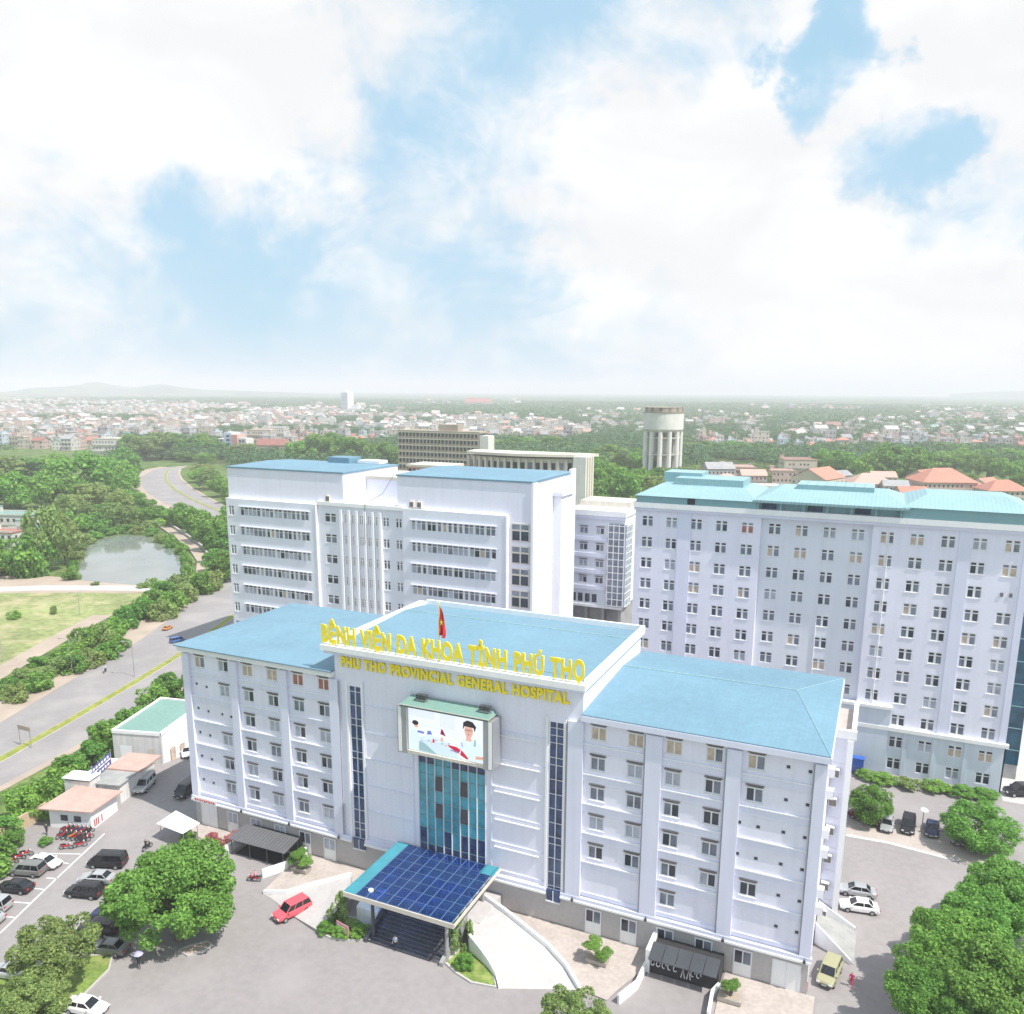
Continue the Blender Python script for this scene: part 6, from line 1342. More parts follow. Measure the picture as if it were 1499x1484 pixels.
paint('bike_red', (.45, .02, .03)); paint('bike_black', (.03, .03, .035)); paint('bike_blue', (.05, .08, .25)); paint('bike_orange', (.65, .2, .03))
rr = random.Random(6)
cols = ['bike_red', 'bike_black', 'bike_red', 'bike_blue', 'bike_red', 'bike_black', 'bike_red', 'bike_black', 'bike_orange', 'bike_red', 'bike_black', 'bike_red']
nm = {'bike_red': 'red', 'bike_black': 'black', 'bike_blue': 'dark blue', 'bike_orange': 'orange'}
i = 0
for row, (x0, y0, x1, y1) in enumerate(((97, 1217, 129, 1220), (92, 1226, 128, 1229))):
    for c in range(6):
        u = c/5; k = cols[i]; bike('%s motorbike, %s from the ochre wall in the %s row by the guardhouse' % (nm[k], ordinal(c+1), ('back', 'front')[row]), x0+(x1-x0)*u, y0+(y1-y0)*u, R(70)+rr.uniform(-.15, .15), k); i += 1
bike('dark red motorbike standing alone below the parked rows', 97, 1243, R(30), 'bike_red'); bike('red motorbike nearest the white parking line', 117, 1240, R(45), 'bike_red'); bike('black motorbike leaning by the parking line behind the red one', 122, 1233, R(50), 'bike_black')
for j, (px, py, lb) in enumerate(((18, 1263, 'red motorbike by the flower verge nearest the picture edge'), (28, 1258, 'red motorbike in the middle of the three on the verge'), (38, 1253, 'red motorbike on the verge closest to the white sedan'))): bike(lb, px, py, R(20+10*j), 'bike_red')

# ------------------------------------------------------------------ people
def person_mesh(shirt, trousers, pose='walk'):
    me = bpy.data.meshes.new('person'); sit = pose == 'ride'
    hip = .82 if sit else .92
    J = {'pel': (0, 0, hip), 'sp': (.02, 0, hip+.25), 'ch': (.03, 0, hip+.45), 'nk': (.04, 0, hip+.60), 'hd': (.06, 0, hip+.72), 'top': (.06, 0, hip+.82)}
    for s, n in ((-1, 'r'), (1, 'l')):
        f = (.22*s if pose == 'walk' else 0)
        if sit: J['kn'+n] = (.38, .16*s, hip-.12); J['an'+n] = (.28, .17*s, hip-.50); J['to'+n] = (.42, .17*s, hip-.54)
        else: J['kn'+n] = (.04+f*.6, .10*s, .50); J['an'+n] = (-.02+f, .10*s, .09); J['to'+n] = (.16+f, .11*s, .04)
        J['hp'+n] = (0, .09*s, hip-.02); J['sh'+n] = (.03, .19*s, hip+.52)
        if sit: J['el'+n] = (.25, .25*s, hip+.32); J['wr'+n] = (.48, .28*s, hip+.28)
        elif pose == 'umbrella' and s == 1: J['el'+n] = (.12, .24, hip+.32); J['wr'+n] = (.28, .16, hip+.52)
        else: J['el'+n] = (-.02-f*.3, .25*s, hip+.26); J['wr'+n] = (.08-f*.6, .26*s, hip+.02)
    ks = list(J); ix = {k: i for i, k in enumerate(ks)}
    E = [('pel', 'sp'), ('sp', 'ch'), ('ch', 'nk'), ('nk', 'hd'), ('hd', 'top')]
    for n in 'rl': E += [('pel', 'hp'+n), ('hp'+n, 'kn'+n), ('kn'+n, 'an'+n), ('an'+n, 'to'+n), ('ch', 'sh'+n), ('sh'+n, 'el'+n), ('el'+n, 'wr'+n)]
    me.from_pydata([J[k] for k in ks], [], [(ix[a], ix[c]) for a, c in E])
    o = bpy.data.objects.new('person', me); COL.objects.link(o); o.modifiers.new('skin', 'SKIN')
    rad = {'pel': .14, 'sp': .125, 'ch': .15, 'nk': .055, 'hd': .095, 'top': .07, 'hp': .095, 'kn': .058, 'an': .042, 'to': .04, 'sh': .07, 'el': .042, 'wr': .03}
    for k in ks:
        q = rad.get(k, rad.get(k[:2])); me.skin_vertices[0].data[ix[k]].radius = (q, q*(1.15 if k in ('ch', 'pel') else 1)); me.skin_vertices[0].data[ix[k]].use_root = (k == 'pel')
    sub = o.modifiers.new('sub', 'SUBSURF'); sub.levels = 1
    dg = bpy.context.evaluated_depsgraph_get(); m2 = bpy.data.meshes.new_from_object(o.evaluated_get(dg)); bpy.data.objects.remove(o)
    m2.materials.clear()
    for k in ('skin', shirt, trousers, 'hair'): m2.materials.append(M[k])
    for p in m2.polygons:
        c = p.center; arm = abs(c.y) > .215
        if c.z > hip+.80 or (c.z > hip+.70 and c.x < .02): p.material_index = 3
        elif c.z > hip+.58 or (arm and (Vector(J['wrr'])-c).length < .16) or (arm and (Vector(J['wrl'])-c).length < .16): p.material_index = 0
        elif c.z > hip+.02: p.material_index = 1
        elif c.z < .07 and not sit: p.material_index = 3
        else: p.material_index = 2
    # fingers
    b = MB()
    for n in 'rl':
        w = Vector(J['wr'+n]); e = Vector(J['el'+n]); d = (w-e).normalized(); sd = d.cross(Vector((1, 0, 0.2))).normalized()
        for t, L_ in zip((-.030, -.010, .010, .030), (.075, .09, .085, .065)): b.tube([w+d*.02+sd*t, w+d*(.06+L_*.5)+sd*t, w+d*(.06+L_)+sd*t+Vector((.015, 0, 0))], [.013, .010, .007], 'skin', 5)
        b.tube([w+sd*.03, w+d*.045+sd*.065], [.013, .008], 'skin', 5)
    bmm = bmesh.new(); bmm.from_mesh(m2); hm = b.mesh('h'); nf = len(bmm.faces); bmm.from_mesh(hm); bmm.faces.ensure_lookup_table()
    for f in bmm.faces[nf:]: f.material_index = 0
    for f in bmm.faces: f.smooth = True
    bmm.to_mesh(m2); bmm.free(); return m2
def person(label, px, py, ang, shirt, trousers, pose='walk', z=0.0, name='person'):
    p = at(px, py, z); o = link('person', person_mesh(shirt, trousers, pose), None, (p.x, p.y, z)); o.rotation_euler = (0, 0, ang); return setp(o, label, 'person')
person('person in dark trousers standing on the bottom steps of the granite stairs', 579, 1389, R(-80), 'shirt', 'darkcloth', 'walk', .17)
person('person in magenta clothes walking in the yard beside the cream off-roader', 1246, 1444, R(-100), 'magenta', 'magenta', 'walk')
person('person in a dark hat walking near the guardhouse corner', 69, 1222, R(-60), 'darkcloth', 'darkcloth', 'walk')
person('person in dark clothes standing by the car park bed with the white sedan', 91, 1447, R(10), 'darkcloth', 'darkcloth', 'walk')
pu = at(204, 1418)
person('person carrying a lilac umbrella in the shade below the big tree', 204, 1418, R(-70), 'darkcloth', 'darkcloth', 'umbrella')
U = thing('umbrella', 'open lilac umbrella held over a walker below the big car park tree', 'umbrella', (pu.x+.2, pu.y-.1, 1.0)); b = MB(U.location); c = U.location; b.tube([(c.x, c.y, 1.25), (c.x, c.y, 2.25)], .015, 'steel', 5); b.build('shaft', U)
paint('lilac', (.42, .40, .68), 0, .7); b = MB(U.location); n = 8
for i in range(n):
    a0, a1 = 2*math.pi*i/n, 2*math.pi*(i+1)/n
    for (r0, z0), (r1, z1) in (((.001, 2.2), (.3, 2.14)), ((.3, 2.14), (.52, 1.95))): b.face([(c.x+r0*math.cos(a0), c.y+r0*math.sin(a0), z0), (c.x+r0*math.cos(a1), c.y+r0*math.sin(a1), z0), (c.x+r1*math.cos(a1), c.y+r1*math.sin(a1), z1), (c.x+r1*math.cos(a0), c.y+r1*math.sin(a0), z1)], 'lilac')
b.build('cover', U)
def rider(lb, lp, px, py, ang, k, shirt, z=0.0):
    bike(lb, px, py, ang, k, z, None); o = person(lp, px, py, ang, shirt, 'darkcloth', 'ride', z); o.location.x -= .25*math.cos(ang); o.location.y -= .25*math.sin(ang)
rider('black motorbike being ridden across the yard towards the awning', 'person riding a motorbike in the middle of the sunny yard', 216, 1243, R(95), 'bike_black', 'darkcloth')
rider('red motorbike being ridden at the tip of the western ramp', 'person in a pink shirt on a red motorbike by the bonsai terrace', 372, 1290, R(200), 'bike_red', 'pinkcloth')
rider('small motorbike ridden alone on the wide main road', 'person riding a motorbike alone on the main road', 154, 984, R(-60), 'bike_black', 'shirt', -.06)

# ------------------------------------------------------------------ lamps, poles, signs
def pole_lamp(px, py, h, label, style):
    p = at(px, py); T = thing('street_lamp', label, 'street lamp', (p.x, p.y, 0)); b = MB(T.location); b.tube([(p.x, p.y, -.1), (p.x, p.y, h)], [.09, .06], 'steel', 8)
    if style == 'arm': b.tube([(p.x, p.y, h), (p.x-.6, p.y-.3, h+.4), (p.x-1.6, p.y-.8, h+.5)], .05, 'steel', 6)
    b.build('pole', T); b = MB(T.location)
    if style == 'arm': b.box(p.x-2.1, p.x-1.5, p.y-1.05, p.y-.7, h+.42, h+.56, 'steel')
    else:
        n = 14
        for i in range(n):
            a0, a1 = 2*math.pi*i/n, 2*math.pi*(i+1)/n
            pr2 = [(.02, h+.42), (.45, h+.34), (.62, h+.12), (.5, h), (.05, h-.05)]
            for (r0, z0), (r1, z1) in zip(pr2[:-1], pr2[1:]): b.face([(p.x+r0*math.cos(a0), p.y+r0*math.sin(a0), z0), (p.x+r0*math.cos(a1), p.y+r0*math.sin(a1), z0), (p.x+r1*math.cos(a1), p.y+r1*math.sin(a1), z1), (p.x+r1*math.cos(a0), p.y+r1*math.sin(a0), z1)], 'lampwhite')
    b.build('lamp_head', T)
pole_lamp(1349, 1217, 3.2, 'short lamp post with a round white head between the black off-roader and the navy sedan', 'disc')
pole_lamp(197, 990, 7.5, 'thin street lamp on the planted median, nearest the hospital', 'arm'); pole_lamp(106, 985, 7.5, 'street lamp standing in front of the verge shrubs', 'arm'); pole_lamp(4, 968, 10, 'tall pole beside the side track at the picture edge', 'arm'); pole_lamp(117, 900, 6, 'pole standing alone in the dry grass field', 'arm'); pole_lamp(68, 770, 11, 'pole by the village houses in front of the tree belt', 'arm')
RS = thing('road_sign', 'brown portal sign on two legs over the planted median', 'road sign', tuple(at(38, 1092))); p = RS.location
b = MB(p); b.box(p.x-1.6, p.x+1.6, p.y-.06, p.y+.06, 3.0, 3.8, 'tan'); b.build('panel', RS)
for x in (-1.4, 1.4): b = MB(p); b.tube([(p.x+x, p.y, -.1), (p.x+x, p.y, 3.0)], .07, 'steel', 6); b.build('post', RS)
def board(px, py, w, h, z0, ang, k, label):
    p = at(px, py); T = thing('sign_board', label, 'sign', (p.x, p.y, 0), ang); b = MB(); b.box(-w/2, w/2, -.03, .03, z0, z0+h, k)
    for i in range(3): b.box(-w/2+.15, w/2-.15-(.2*i), -.045, -.031, z0+h*(.25+.22*i)-.05, z0+h*(.25+.22*i)+.04, 'trimwhite')
    o = b.build('panel', T); o.location = (0, 0, 0)
    for x in (-w/2+.1, w/2-.1): b = MB(); b.tube([(x, .05, 0), (x, .05, z0+h)], .035, 'steel', 5); o = b.build('post', T); o.location = (0, 0, 0)
board(502, 1371, 2.0, 1.35, .35, R(-12), 'pinkcloth', 'tilted pink notice board standing in front of the western hedge bed')
board(1171, 1450, 1.5, 1.0, .3, R(0), 'pinkcloth', 'red notice board against the grey corner of the hospital')
# ================================================================== villas and the town
M['h_white'] = mat('house_white', (0.60, 0.575, 0.545), .8, var=.1, scale=.2, streak=.15, objvar=.12); M['h_cream'] = mat('house_cream', (0.58, 0.51, 0.43), .8, var=.1, scale=.2, streak=.12, objvar=.12)
M['h_pink'] = mat('house_pink', (0.58, 0.43, 0.39), .8, var=.1, scale=.2, streak=.12, objvar=.12); M['h_grey'] = mat('house_grey', (0.46, 0.45, 0.45), .85, var=.15, scale=.2, streak=.15, objvar=.15); M['h_blue'] = mat('house_blue', (0.50, 0.58, 0.66), .8, var=.1, scale=.2, objvar=.12)
M['r_red'] = mat('rusty_tin_roof', (0.36, 0.15, 0.12), .6, var=.2, scale=.3, objvar=.2); M['r_grey'] = mat('grey_tin_roof', (0.34, 0.34, 0.35), .6, var=.2, scale=.3, objvar=.2); M['r_green'] = mat('green_tin_roof', (0.14, 0.30, 0.24), .6, var=.2, scale=.3, objvar=.2)
def house_mesh(w, d, h, fl, wall, roof, rk, seed):
    b = MB(); r = random.Random(seed); b.box(-w/2, w/2, -d/2, d/2, -.2, h, wall); fh = h/fl; nc = max(2, int(w/2.6))
    for f in range(fl):
        for sgn, n_, L_ in ((-1, nc, w), (1, nc, w)):
            for c in range(n_):
                if r.random() < .12: continue
                x = -w/2+(c+.5)*w/n_; z = (f+.5)*fh; b.box(x-.55, x+.55, sgn*(d/2+.005), sgn*(d/2+.08), z-.6, z+.75, 'glassdark')
        n_ = max(2, int(d/3.2))
        for sgn in (-1, 1):
            for c in range(n_):
                if r.random() < .25: continue
                y = -d/2+(c+.5)*d/n_; z = (f+.5)*fh; b.box(sgn*(w/2+.005), sgn*(w/2+.08), y-.5, y+.5, z-.55, z+.7, 'glassdark')
        if f and r.random() < .7: b.box(-w/2-.05, w/2+.05, -d/2-.9, -d/2-.001, f*fh-.12, f*fh+.02, wall); b.box(-w/2, w/2, -d/2-.92, -d/2-.84, f*fh+.021, f*fh+.85, 'r_grey' if r.random() < .3 else wall)
    if roof == 'flat':
        b.box(-w/2-.25, w/2+.25, -d/2-.25, d/2+.25, h+.001, h+.3, rk)
        for s in (-1, 1): b.box(-w/2, w/2, s*d/2-.1, s*d/2+.1, h+.301, h+.95, wall)
        b.box(-w/2+.5, -w/2+3.2, d/2-3.4, d/2-.4, h+.302, h+2.8, wall); b.box(-w/2+.3, -w/2+3.4, d/2-3.6, d/2-.2, h+2.801, h+2.95, rk)
        b.tube([(w/2-1.8, d/2-1.6, h+.31), (w/2-1.8, d/2-1.6, h+2.0)], .6, 'steel', 8)
    elif roof == 'gable':
        k = .28*d
        b.face([(-w/2-.4, -d/2-.5, h), (w/2+.4, -d/2-.5, h), (w/2+.4, 0, h+k), (-w/2-.4, 0, h+k)], rk); b.face([(w/2+.4, d/2+.5, h), (-w/2-.4, d/2+.5, h), (-w/2-.4, 0, h+k), (w/2+.4, 0, h+k)], rk)
        for s in (-1, 1): b.face([(s*w/2, -d/2, h), (s*w/2, d/2, h), (s*w/2, 0, h+k-.25)], wall)
    else:
        k = .30*min(w, d); q = min(w, d)*.42
        a = [(-w/2-.7, -d/2-.7, h), (w/2+.7, -d/2-.7, h), (w/2+.7, d/2+.7, h), (-w/2-.7, d/2+.7, h)]; p_, q_ = (-w/2+q, 0, h+k), (w/2-q, 0, h+k)
        b.face([a[0], a[1], q_, p_], rk); b.face([a[2], a[3], p_, q_], rk); b.face([a[1], a[2], q_], rk); b.face([a[3], a[0], p_], rk); b.face(list(reversed(a)), wall)
    return b.mesh('house')
def villa(px, py, wpx, hpx, wall, roof, rk, label, rz=0.0, dr=.8, fl=2, wing=None):
    p = at(px, py); s = pix(p)[2]/F_PX; w = wpx*s; h = hpx*s*.62; o = link('villa', house_mesh(w, w*dr, h, fl, wall, roof, rk, int(px)), None, (p.x, p.y, 0)); o.rotation_euler = (0, 0, -YAW*.0+rz); return setp(o, label, 'house')
villa(1050, 706, 40, 34, 'h_grey', 'gable', 'r_grey', 'pale grey villa with a light gable roof, nearest the water tower', .5)
villa(1078, 704, 48, 34, 'h_pink', 'flat', 'pinktile', 'pink villa with a flat pink terrace behind the ward tower', .3)
villa(1100, 712, 36, 28, 'h_pink', 'gable', 'pinktile', 'low pink house in front of the flat pink villa', .4)
villa(1120, 722, 56, 18, 'h_white', 'flat', 'h_white', 'low lilac-white roof just over the teal tower roof', .35, .6, 1)
villa(1166, 697, 46, 40, 'h_cream', 'flat', 'r_red', 'tall pale house with a wide brown flat roof among the villas', .35)
villa(1196, 722, 64, 38, 'h_cream', 'gable', 'tile', 'villa with a steep orange gable roof facing the tower', 1.2)
villa(1226, 716, 30, 34, 'h_grey', 'gable', 'r_grey', 'narrow pale grey house beside the orange-gabled villa', .9)
villa(1270, 722, 58, 26, 'h_pink', 'hip', 'pinktile', 'long low villa with a faded pink hipped roof', .35)
villa(1308, 726, 34, 26, 'h_white', 'gable', 'r_grey', 'white house with a small grey gable between two red roofs', .2)
villa(1375, 724, 76, 34, 'h_pink', 'hip', 'tile', 'large villa with a broad stepped orange-red tile roof', .38)
villa(1412, 726, 40, 26, 'h_pink', 'hip', 'tile', 'lower wing villa with orange-red tiles beside the large villa', .38)
villa(1332, 734, 40, 22, 'h_pink', 'gable', 'tile', 'small orange-roofed house in front of the large villa', .38)
villa(1464, 732, 58, 26, 'h_cream', 'hip', 'tile', 'villa with a pale orange roof alone at the picture edge', .38)
villa(22, 778, 74, 42, 'h_white', 'flat', 'greenroof', 'long white farmhouse with a green roof strip beside the pond thicket', .35, .5, 2)
villa(8, 802, 50, 40, 'h_white', 'flat', 'r_red', 'white farmhouse with a red flat roof at the picture edge', .3, .6, 2)
villa(44, 790, 44, 30, 'h_white', 'flat', 'greenroof', 'small white farmhouse with a dark green lean-to by the pond', .35, .6, 1)
villa(163, 668, 36, 42, 'h_white', 'flat', 'h_cream', 'white house with a tall glazed stair window at the village edge', .4, .9, 3)
villa(402, 672, 44, 34, 'h_pink', 'gable', 'r_red', 'pink row house with a brown roof beside the apartment building', .4, .7, 2)
villa(385, 658, 34, 46, 'h_cream', 'flat', 'h_cream', 'tall cream house rising behind the apartment building', .4, .9, 4)
villa(405, 656, 32, 48, 'h_white', 'flat', 'h_grey', 'tall white house rising behind the apartment building', .4, .9, 4)
villa(1062, 716, 34, 24, 'h_white', 'hip', 'pinktile', 'white villa with a pink hip roof just over the teal tower roof edge', .6)
villa(1144, 706, 34, 28, 'h_pink', 'flat', 'pinktile', 'narrow pink flat-topped house beside the brown-roofed tall house', .35)
villa(1290, 712, 34, 24, 'h_cream', 'gable', 'pinktile', 'small cream house behind the long pink-roofed villa', .3)
villa(1350, 712, 40, 26, 'h_pink', 'gable', 'tile', 'orange-roofed house just behind the small one before the large villa', 1.1)
villa(1440, 720, 34, 22, 'h_white', 'gable', 'tile', 'small white house with an orange gable roof near the picture edge', .9)
villa(700, 596, 36, 12, 'h_pink', 'gable', 'r_red', 'wide reddish roof alone in the distant forest', .4, .6, 1)

rt = random.Random(2024)
def inside(x, y, P):
    c = False; j = len(P)-1
    for i in range(len(P)):
        if (P[i][1] > y) != (P[j][1] > y) and x < (P[j][0]-P[i][0])*(y-P[i][1])/(P[j][1]-P[i][1])+P[i][0]: c = not c
        j = i
    return c
DENSE = [[(-60, 590), (20, 585), (80, 587), (200, 590), (330, 596), (440, 600), (540, 606), (640, 612), (760, 614), (840, 622), (870, 640), (840, 652), (740, 652), (600, 646), (560, 655), (500, 660), (430, 662), (360, 664), (300, 650), (180, 652), (160, 668), (60, 674), (-60, 678)],
         [(1010, 650), (1100, 648), (1190, 652), (1300, 648), (1420, 650), (1540, 658), (1540, 668), (1400, 664), (1250, 664), (1170, 666), (1020, 662)]]
SPARSE = [[(840, 606), (1000, 602), (1010, 640), (860, 648)], [(1000, 606), (1130, 614), (1120, 626), (1010, 634)], [(1230, 622), (1360, 608), (1560, 610), (1560, 652), (1230, 650)], [(1090, 626), (1240, 630), (1240, 648), (1060, 646)], [(600, 588), (760, 590), (760, 598), (600, 596)], [(1100, 596), (1260, 600), (1260, 606), (1100, 604)], [(1340, 596), (1480, 600), (1540, 606), (1540, 612), (1360, 606)], [(440, 596), (560, 598), (600, 606), (470, 604)]]
kinds = []
wl = [('h_white', 'white'), ('h_cream', 'cream'), ('h_pink', 'pink'), ('h_grey', 'grey'), ('h_white', 'pale'), ('h_blue', 'pale blue')]
specs = [(7, 12, 10.5, 3, 0, 'flat', 'h_grey', 'flat-roofed three-storey'), (6, 14, 14, 4, 1, 'flat', 'h_grey', 'tall flat-roofed four-storey'), (9, 10, 7, 2, 2, 'gable', 'r_red', 'two-storey rusty-roofed'), (8, 11, 7, 2, 0, 'hip', 'tile', 'two-storey tile-roofed'), (10, 9, 4, 1, 3, 'gable', 'r_grey', 'low grey-roofed'),
         (7, 13, 10.5, 3, 2, 'flat', 'pinktile', 'three-storey flat pink-roofed'), (12, 9, 4, 1, 1, 'gable', 'tile', 'low tile-roofed'), (8, 12, 10, 3, 4, 'gable', 'r_grey', 'three-storey tin-roofed'), (6, 12, 10.5, 3, 5, 'flat', 'h_white', 'three-storey flat white-roofed'), (14, 10, 7, 2, 1, 'flat', 'h_cream', 'wide two-storey flat-roofed'), (8, 10, 6.5, 2, 0, 'gable', 'r_green', 'two-storey green-roofed'), (9, 12, 13.5, 4, 3, 'flat', 'h_grey', 'four-storey flat-roofed')]
for i, (w, d, h, fl, wi, rf, rk, nm_) in enumerate(specs):
    kinds.append((house_mesh(w, d, h, fl, wl[wi][0], rf, rk, 50+i), '%s %s house in the hazy town' % (wl[wi][1], nm_), max(w, d)))
cand = []
step = 21.0
x = -3400.0
while x < 2600:
    y = 500.0
    while y < 4400:
        X, Y_ = x+rt.uniform(-6, 6), y+rt.uniform(-6, 6)
        px, py, dd = pix((X, Y_, 0))
        if dd > 0 and -70 < px < 1570 and 583 < py < 684:
            den = 0.0
            if any(inside(px, py, P) for P in DENSE): den = .80
            elif any(inside(px, py, P) for P in SPARSE): den = .60
            g_ = math.sin(X*.011+Y_*.004)+math.sin(Y_*.013-X*.005)
            if den and rt.random() < den*(1 if g_ < 1.1 else .25): cand.append((dd, X, Y_))
        y += step*(1+max(0, y-1800)/3500)
    x += step
cand.sort()
HOUSE_XY = set((int(c[1]//16), int(c[2]//16)) for c in cand)
for dd, X, Y_ in cand[:298]:
    me, lab, sz = kinds[rt.randrange(len(kinds))]
    o = link('house', me, None, (X, Y_, 0)); o.rotation_euler = (0, 0, .35+rt.choice([0, 0, 0, 1.5708, 3.1416])+rt.uniform(-.12, .12)); s = rt.uniform(.95, 1.3); o.scale = (s, s, s*rt.uniform(.9, 1.15))
    setp(o, lab, 'house', 'houses of the hazy town')
# the town beyond: one mass of further roofs
m, N, L, bs = new_mat('far_house_walls'); gi = N.new('ShaderNodeNewGeometry'); cr = N.new('ShaderNodeValToRGB'); L.new(gi.outputs['Random Per Island'], cr.inputs[0])
cr.color_ramp.interpolation = 'CONSTANT'; els = [(0, (.58, .555, .53)), (.3, (.57, .50, .43)), (.5, (.56, .43, .39)), (.64, (.45, .44, .44)), (.8, (.62, .60, .58)), (.93, (.48, .52, .57))]
cr.color_ramp.elements[0].color = (*els[0][1], 1); cr.color_ramp.elements[1].position = els[1][0]; cr.color_ramp.elements[1].color = (*els[1][1], 1)
for p_, c_ in els[2:]: e = cr.color_ramp.elements.new(p_); e.color = (*c_, 1)
L.new(cr.outputs[0], bs.inputs['Base Color']); bs.inputs['Roughness'].default_value = .85; M['far_wall'] = m
m, N, L, bs = new_mat('far_house_roofs'); gi = N.new('ShaderNodeNewGeometry'); cr = N.new('ShaderNodeValToRGB'); L.new(gi.outputs['Random Per Island'], cr.inputs[0]); cr.color_ramp.interpolation = 'CONSTANT'
els = [(0, (.48, .46, .44)), (.35, (.42, .27, .22)), (.55, (.50, .47, .44)), (.75, (.30, .16, .13)), (.83, (.52, .40, .36)), (.95, (.2, .34, .30))]
cr.color_ramp.elements[0].color = (*els[0][1], 1); cr.color_ramp.elements[1].position = els[1][0]; cr.color_ramp.elements[1].color = (*els[1][1], 1)
for p_, c_ in els[2:]: e = cr.color_ramp.elements.new(p_); e.color = (*c_, 1)
L.new(cr.outputs[0], bs.inputs['Base Color']); bs.inputs['Roughness'].default_value = .7; M['far_roof'] = m
b = MB()
def rot_box(b, X, Y_, w, d, h, a):
    ca, sa = math.cos(a), math.sin(a); T_ = lambda x, y, z: (X+x*ca-y*sa, Y_+x*sa+y*ca, z)
    v = [T_(-w/2, -d/2, -.2), T_(w/2, -d/2, -.2), T_(w/2, d/2, -.2), T_(-w/2, d/2, -.2), T_(-w/2, -d/2, h), T_(w/2, -d/2, h), T_(w/2, d/2, h), T_(-w/2, d/2, h)]
    i = len(b.v); b.v += v; j = b.m('far_wall')
    for q in ((0, 1, 5, 4), (1, 2, 6, 5), (2, 3, 7, 6), (3, 0, 4, 7)): b.f.append(tuple(i+t for t in q)); b.mi.append(j)
    k = rt.random()
    if k < .55: b.face([T_(-w/2-.2, -d/2-.2, h+.02), T_(w/2+.2, -d/2-.2, h+.02), T_(w/2+.2, d/2+.2, h+.02), T_(-w/2-.2, d/2+.2, h+.02)], 'far_roof')
    else:
        r_ = h+.28*d; i = len(b.v); b.v += [T_(-w/2-.3, -d/2-.4, h), T_(w/2+.3, -d/2-.4, h), T_(w/2+.3, 0, r_), T_(-w/2-.3, 0, r_), T_(w/2+.3, d/2+.4, h), T_(-w/2-.3, d/2+.4, h)]; j = b.m('far_roof')
        b.f += [(i, i+1, i+2, i+3), (i+3, i+2, i+4, i+5)]; b.mi += [j, j]; j = b.m('far_wall'); i2 = len(b.v); b.v += [T_(-w/2, -d/2, h), T_(-w/2, d/2, h), T_(-w/2, 0, r_-.2), T_(w/2, -d/2, h), T_(w/2, d/2, h), T_(w/2, 0, r_-.2)]; b.f += [(i2, i2+1, i2+2), (i2+3, i2+4, i2+5)]; b.mi += [j, j]
    fl = max(1, int(h/3.3))
    for f in range(fl):
        z = (f+.5)*h/fl
        for s in (-1, 1):
            for u in (-.28, .28):
                if rt.random() < .8: b.face([T_(u*w-.7, s*(d/2+.06), z-.7), T_(u*w+.7, s*(d/2+.06), z-.7), T_(u*w+.7, s*(d/2+.06), z+.8), T_(u*w-.7, s*(d/2+.06), z+.8)], 'glassdark')
        if rt.random() < .6: b.face([T_(w/2+.06, -.8, z-.7), T_(w/2+.06, .8, z-.7), T_(w/2+.06, .8, z+.8), T_(w/2+.06, -.8, z+.8)], 'glassdark')
for dd, X, Y_ in cand[298:]:
    h = rt.choice([4, 4, 7, 7, 7, 10.5, 10.5, 14]); w, d = rt.uniform(6, 13), rt.uniform(9, 15)
    if rt.random() < .03: w, d, h = w*2.2, d*1.5, h*1.5
    rot_box(b, X, Y_, w, d, h, .35+rt.choice([0, 1.5708])+rt.uniform(-.15, .15))
setp(b.build('town_beyond'), kind='stuff')

# far woods: leafy crowns in one mass, from the villas to the horizon
def ico(sub):
    bm = bmesh.new(); bmesh.ops.create_icosphere(bm, subdivisions=sub, radius=1.0); v = np.array([x.co[:] for x in bm.verts]); f = np.array([[q.index for q in p.verts] for p in bm.faces]); bm.free(); return v, f
def crowns(name, P, sub, seed, k='leaffar', jit=.22):
    """P: array of (x, y, z, rx, rz)"""
    v, f = ico(sub); r = np.random.RandomState(seed); n = len(P); P = np.array(P)
    V = v[None]*(1+r.uniform(-jit, jit, (n, len(v), 1))); V = V*np.stack([P[:, 3], P[:, 3], P[:, 4]], 1)[:, None, :]+P[:, None, :3]
    F = f[None]+(np.arange(n)*len(v))[:, None, None]
    V = V.reshape(-1, 3); F = F.reshape(-1, 3)
    me = bpy.data.meshes.new(name); me.vertices.add(len(V)); me.vertices.foreach_set('co', V.ravel().astype(np.float32)); me.loops.add(F.size); me.loops.foreach_set('vertex_index', F.ravel().astype(np.int32)); me.polygons.add(len(F)); me.polygons.foreach_set('loop_start', np.arange(0, F.size, 3, dtype=np.int32)); me.materials.append(M[k]); me.update(calc_edges=True); me.validate()
    return setp(link(name, me), kind='stuff')
GAPS = [[(-60, 676), (170, 664), (200, 690), (215, 760), (340, 760), (340, 680), (260, 676), (200, 668), (160, 680), (120, 1100), (-60, 1100)], [(1130, 690), (1200, 690), (1200, 735), (1130, 735)], [(1040, 680), (1110, 680), (1110, 735), (1040, 735)], [(1330, 690), (1430, 690), (1430, 740), (1330, 740)]]
near, mid, far = [], [], []
rs = np.random.RandomState(9)
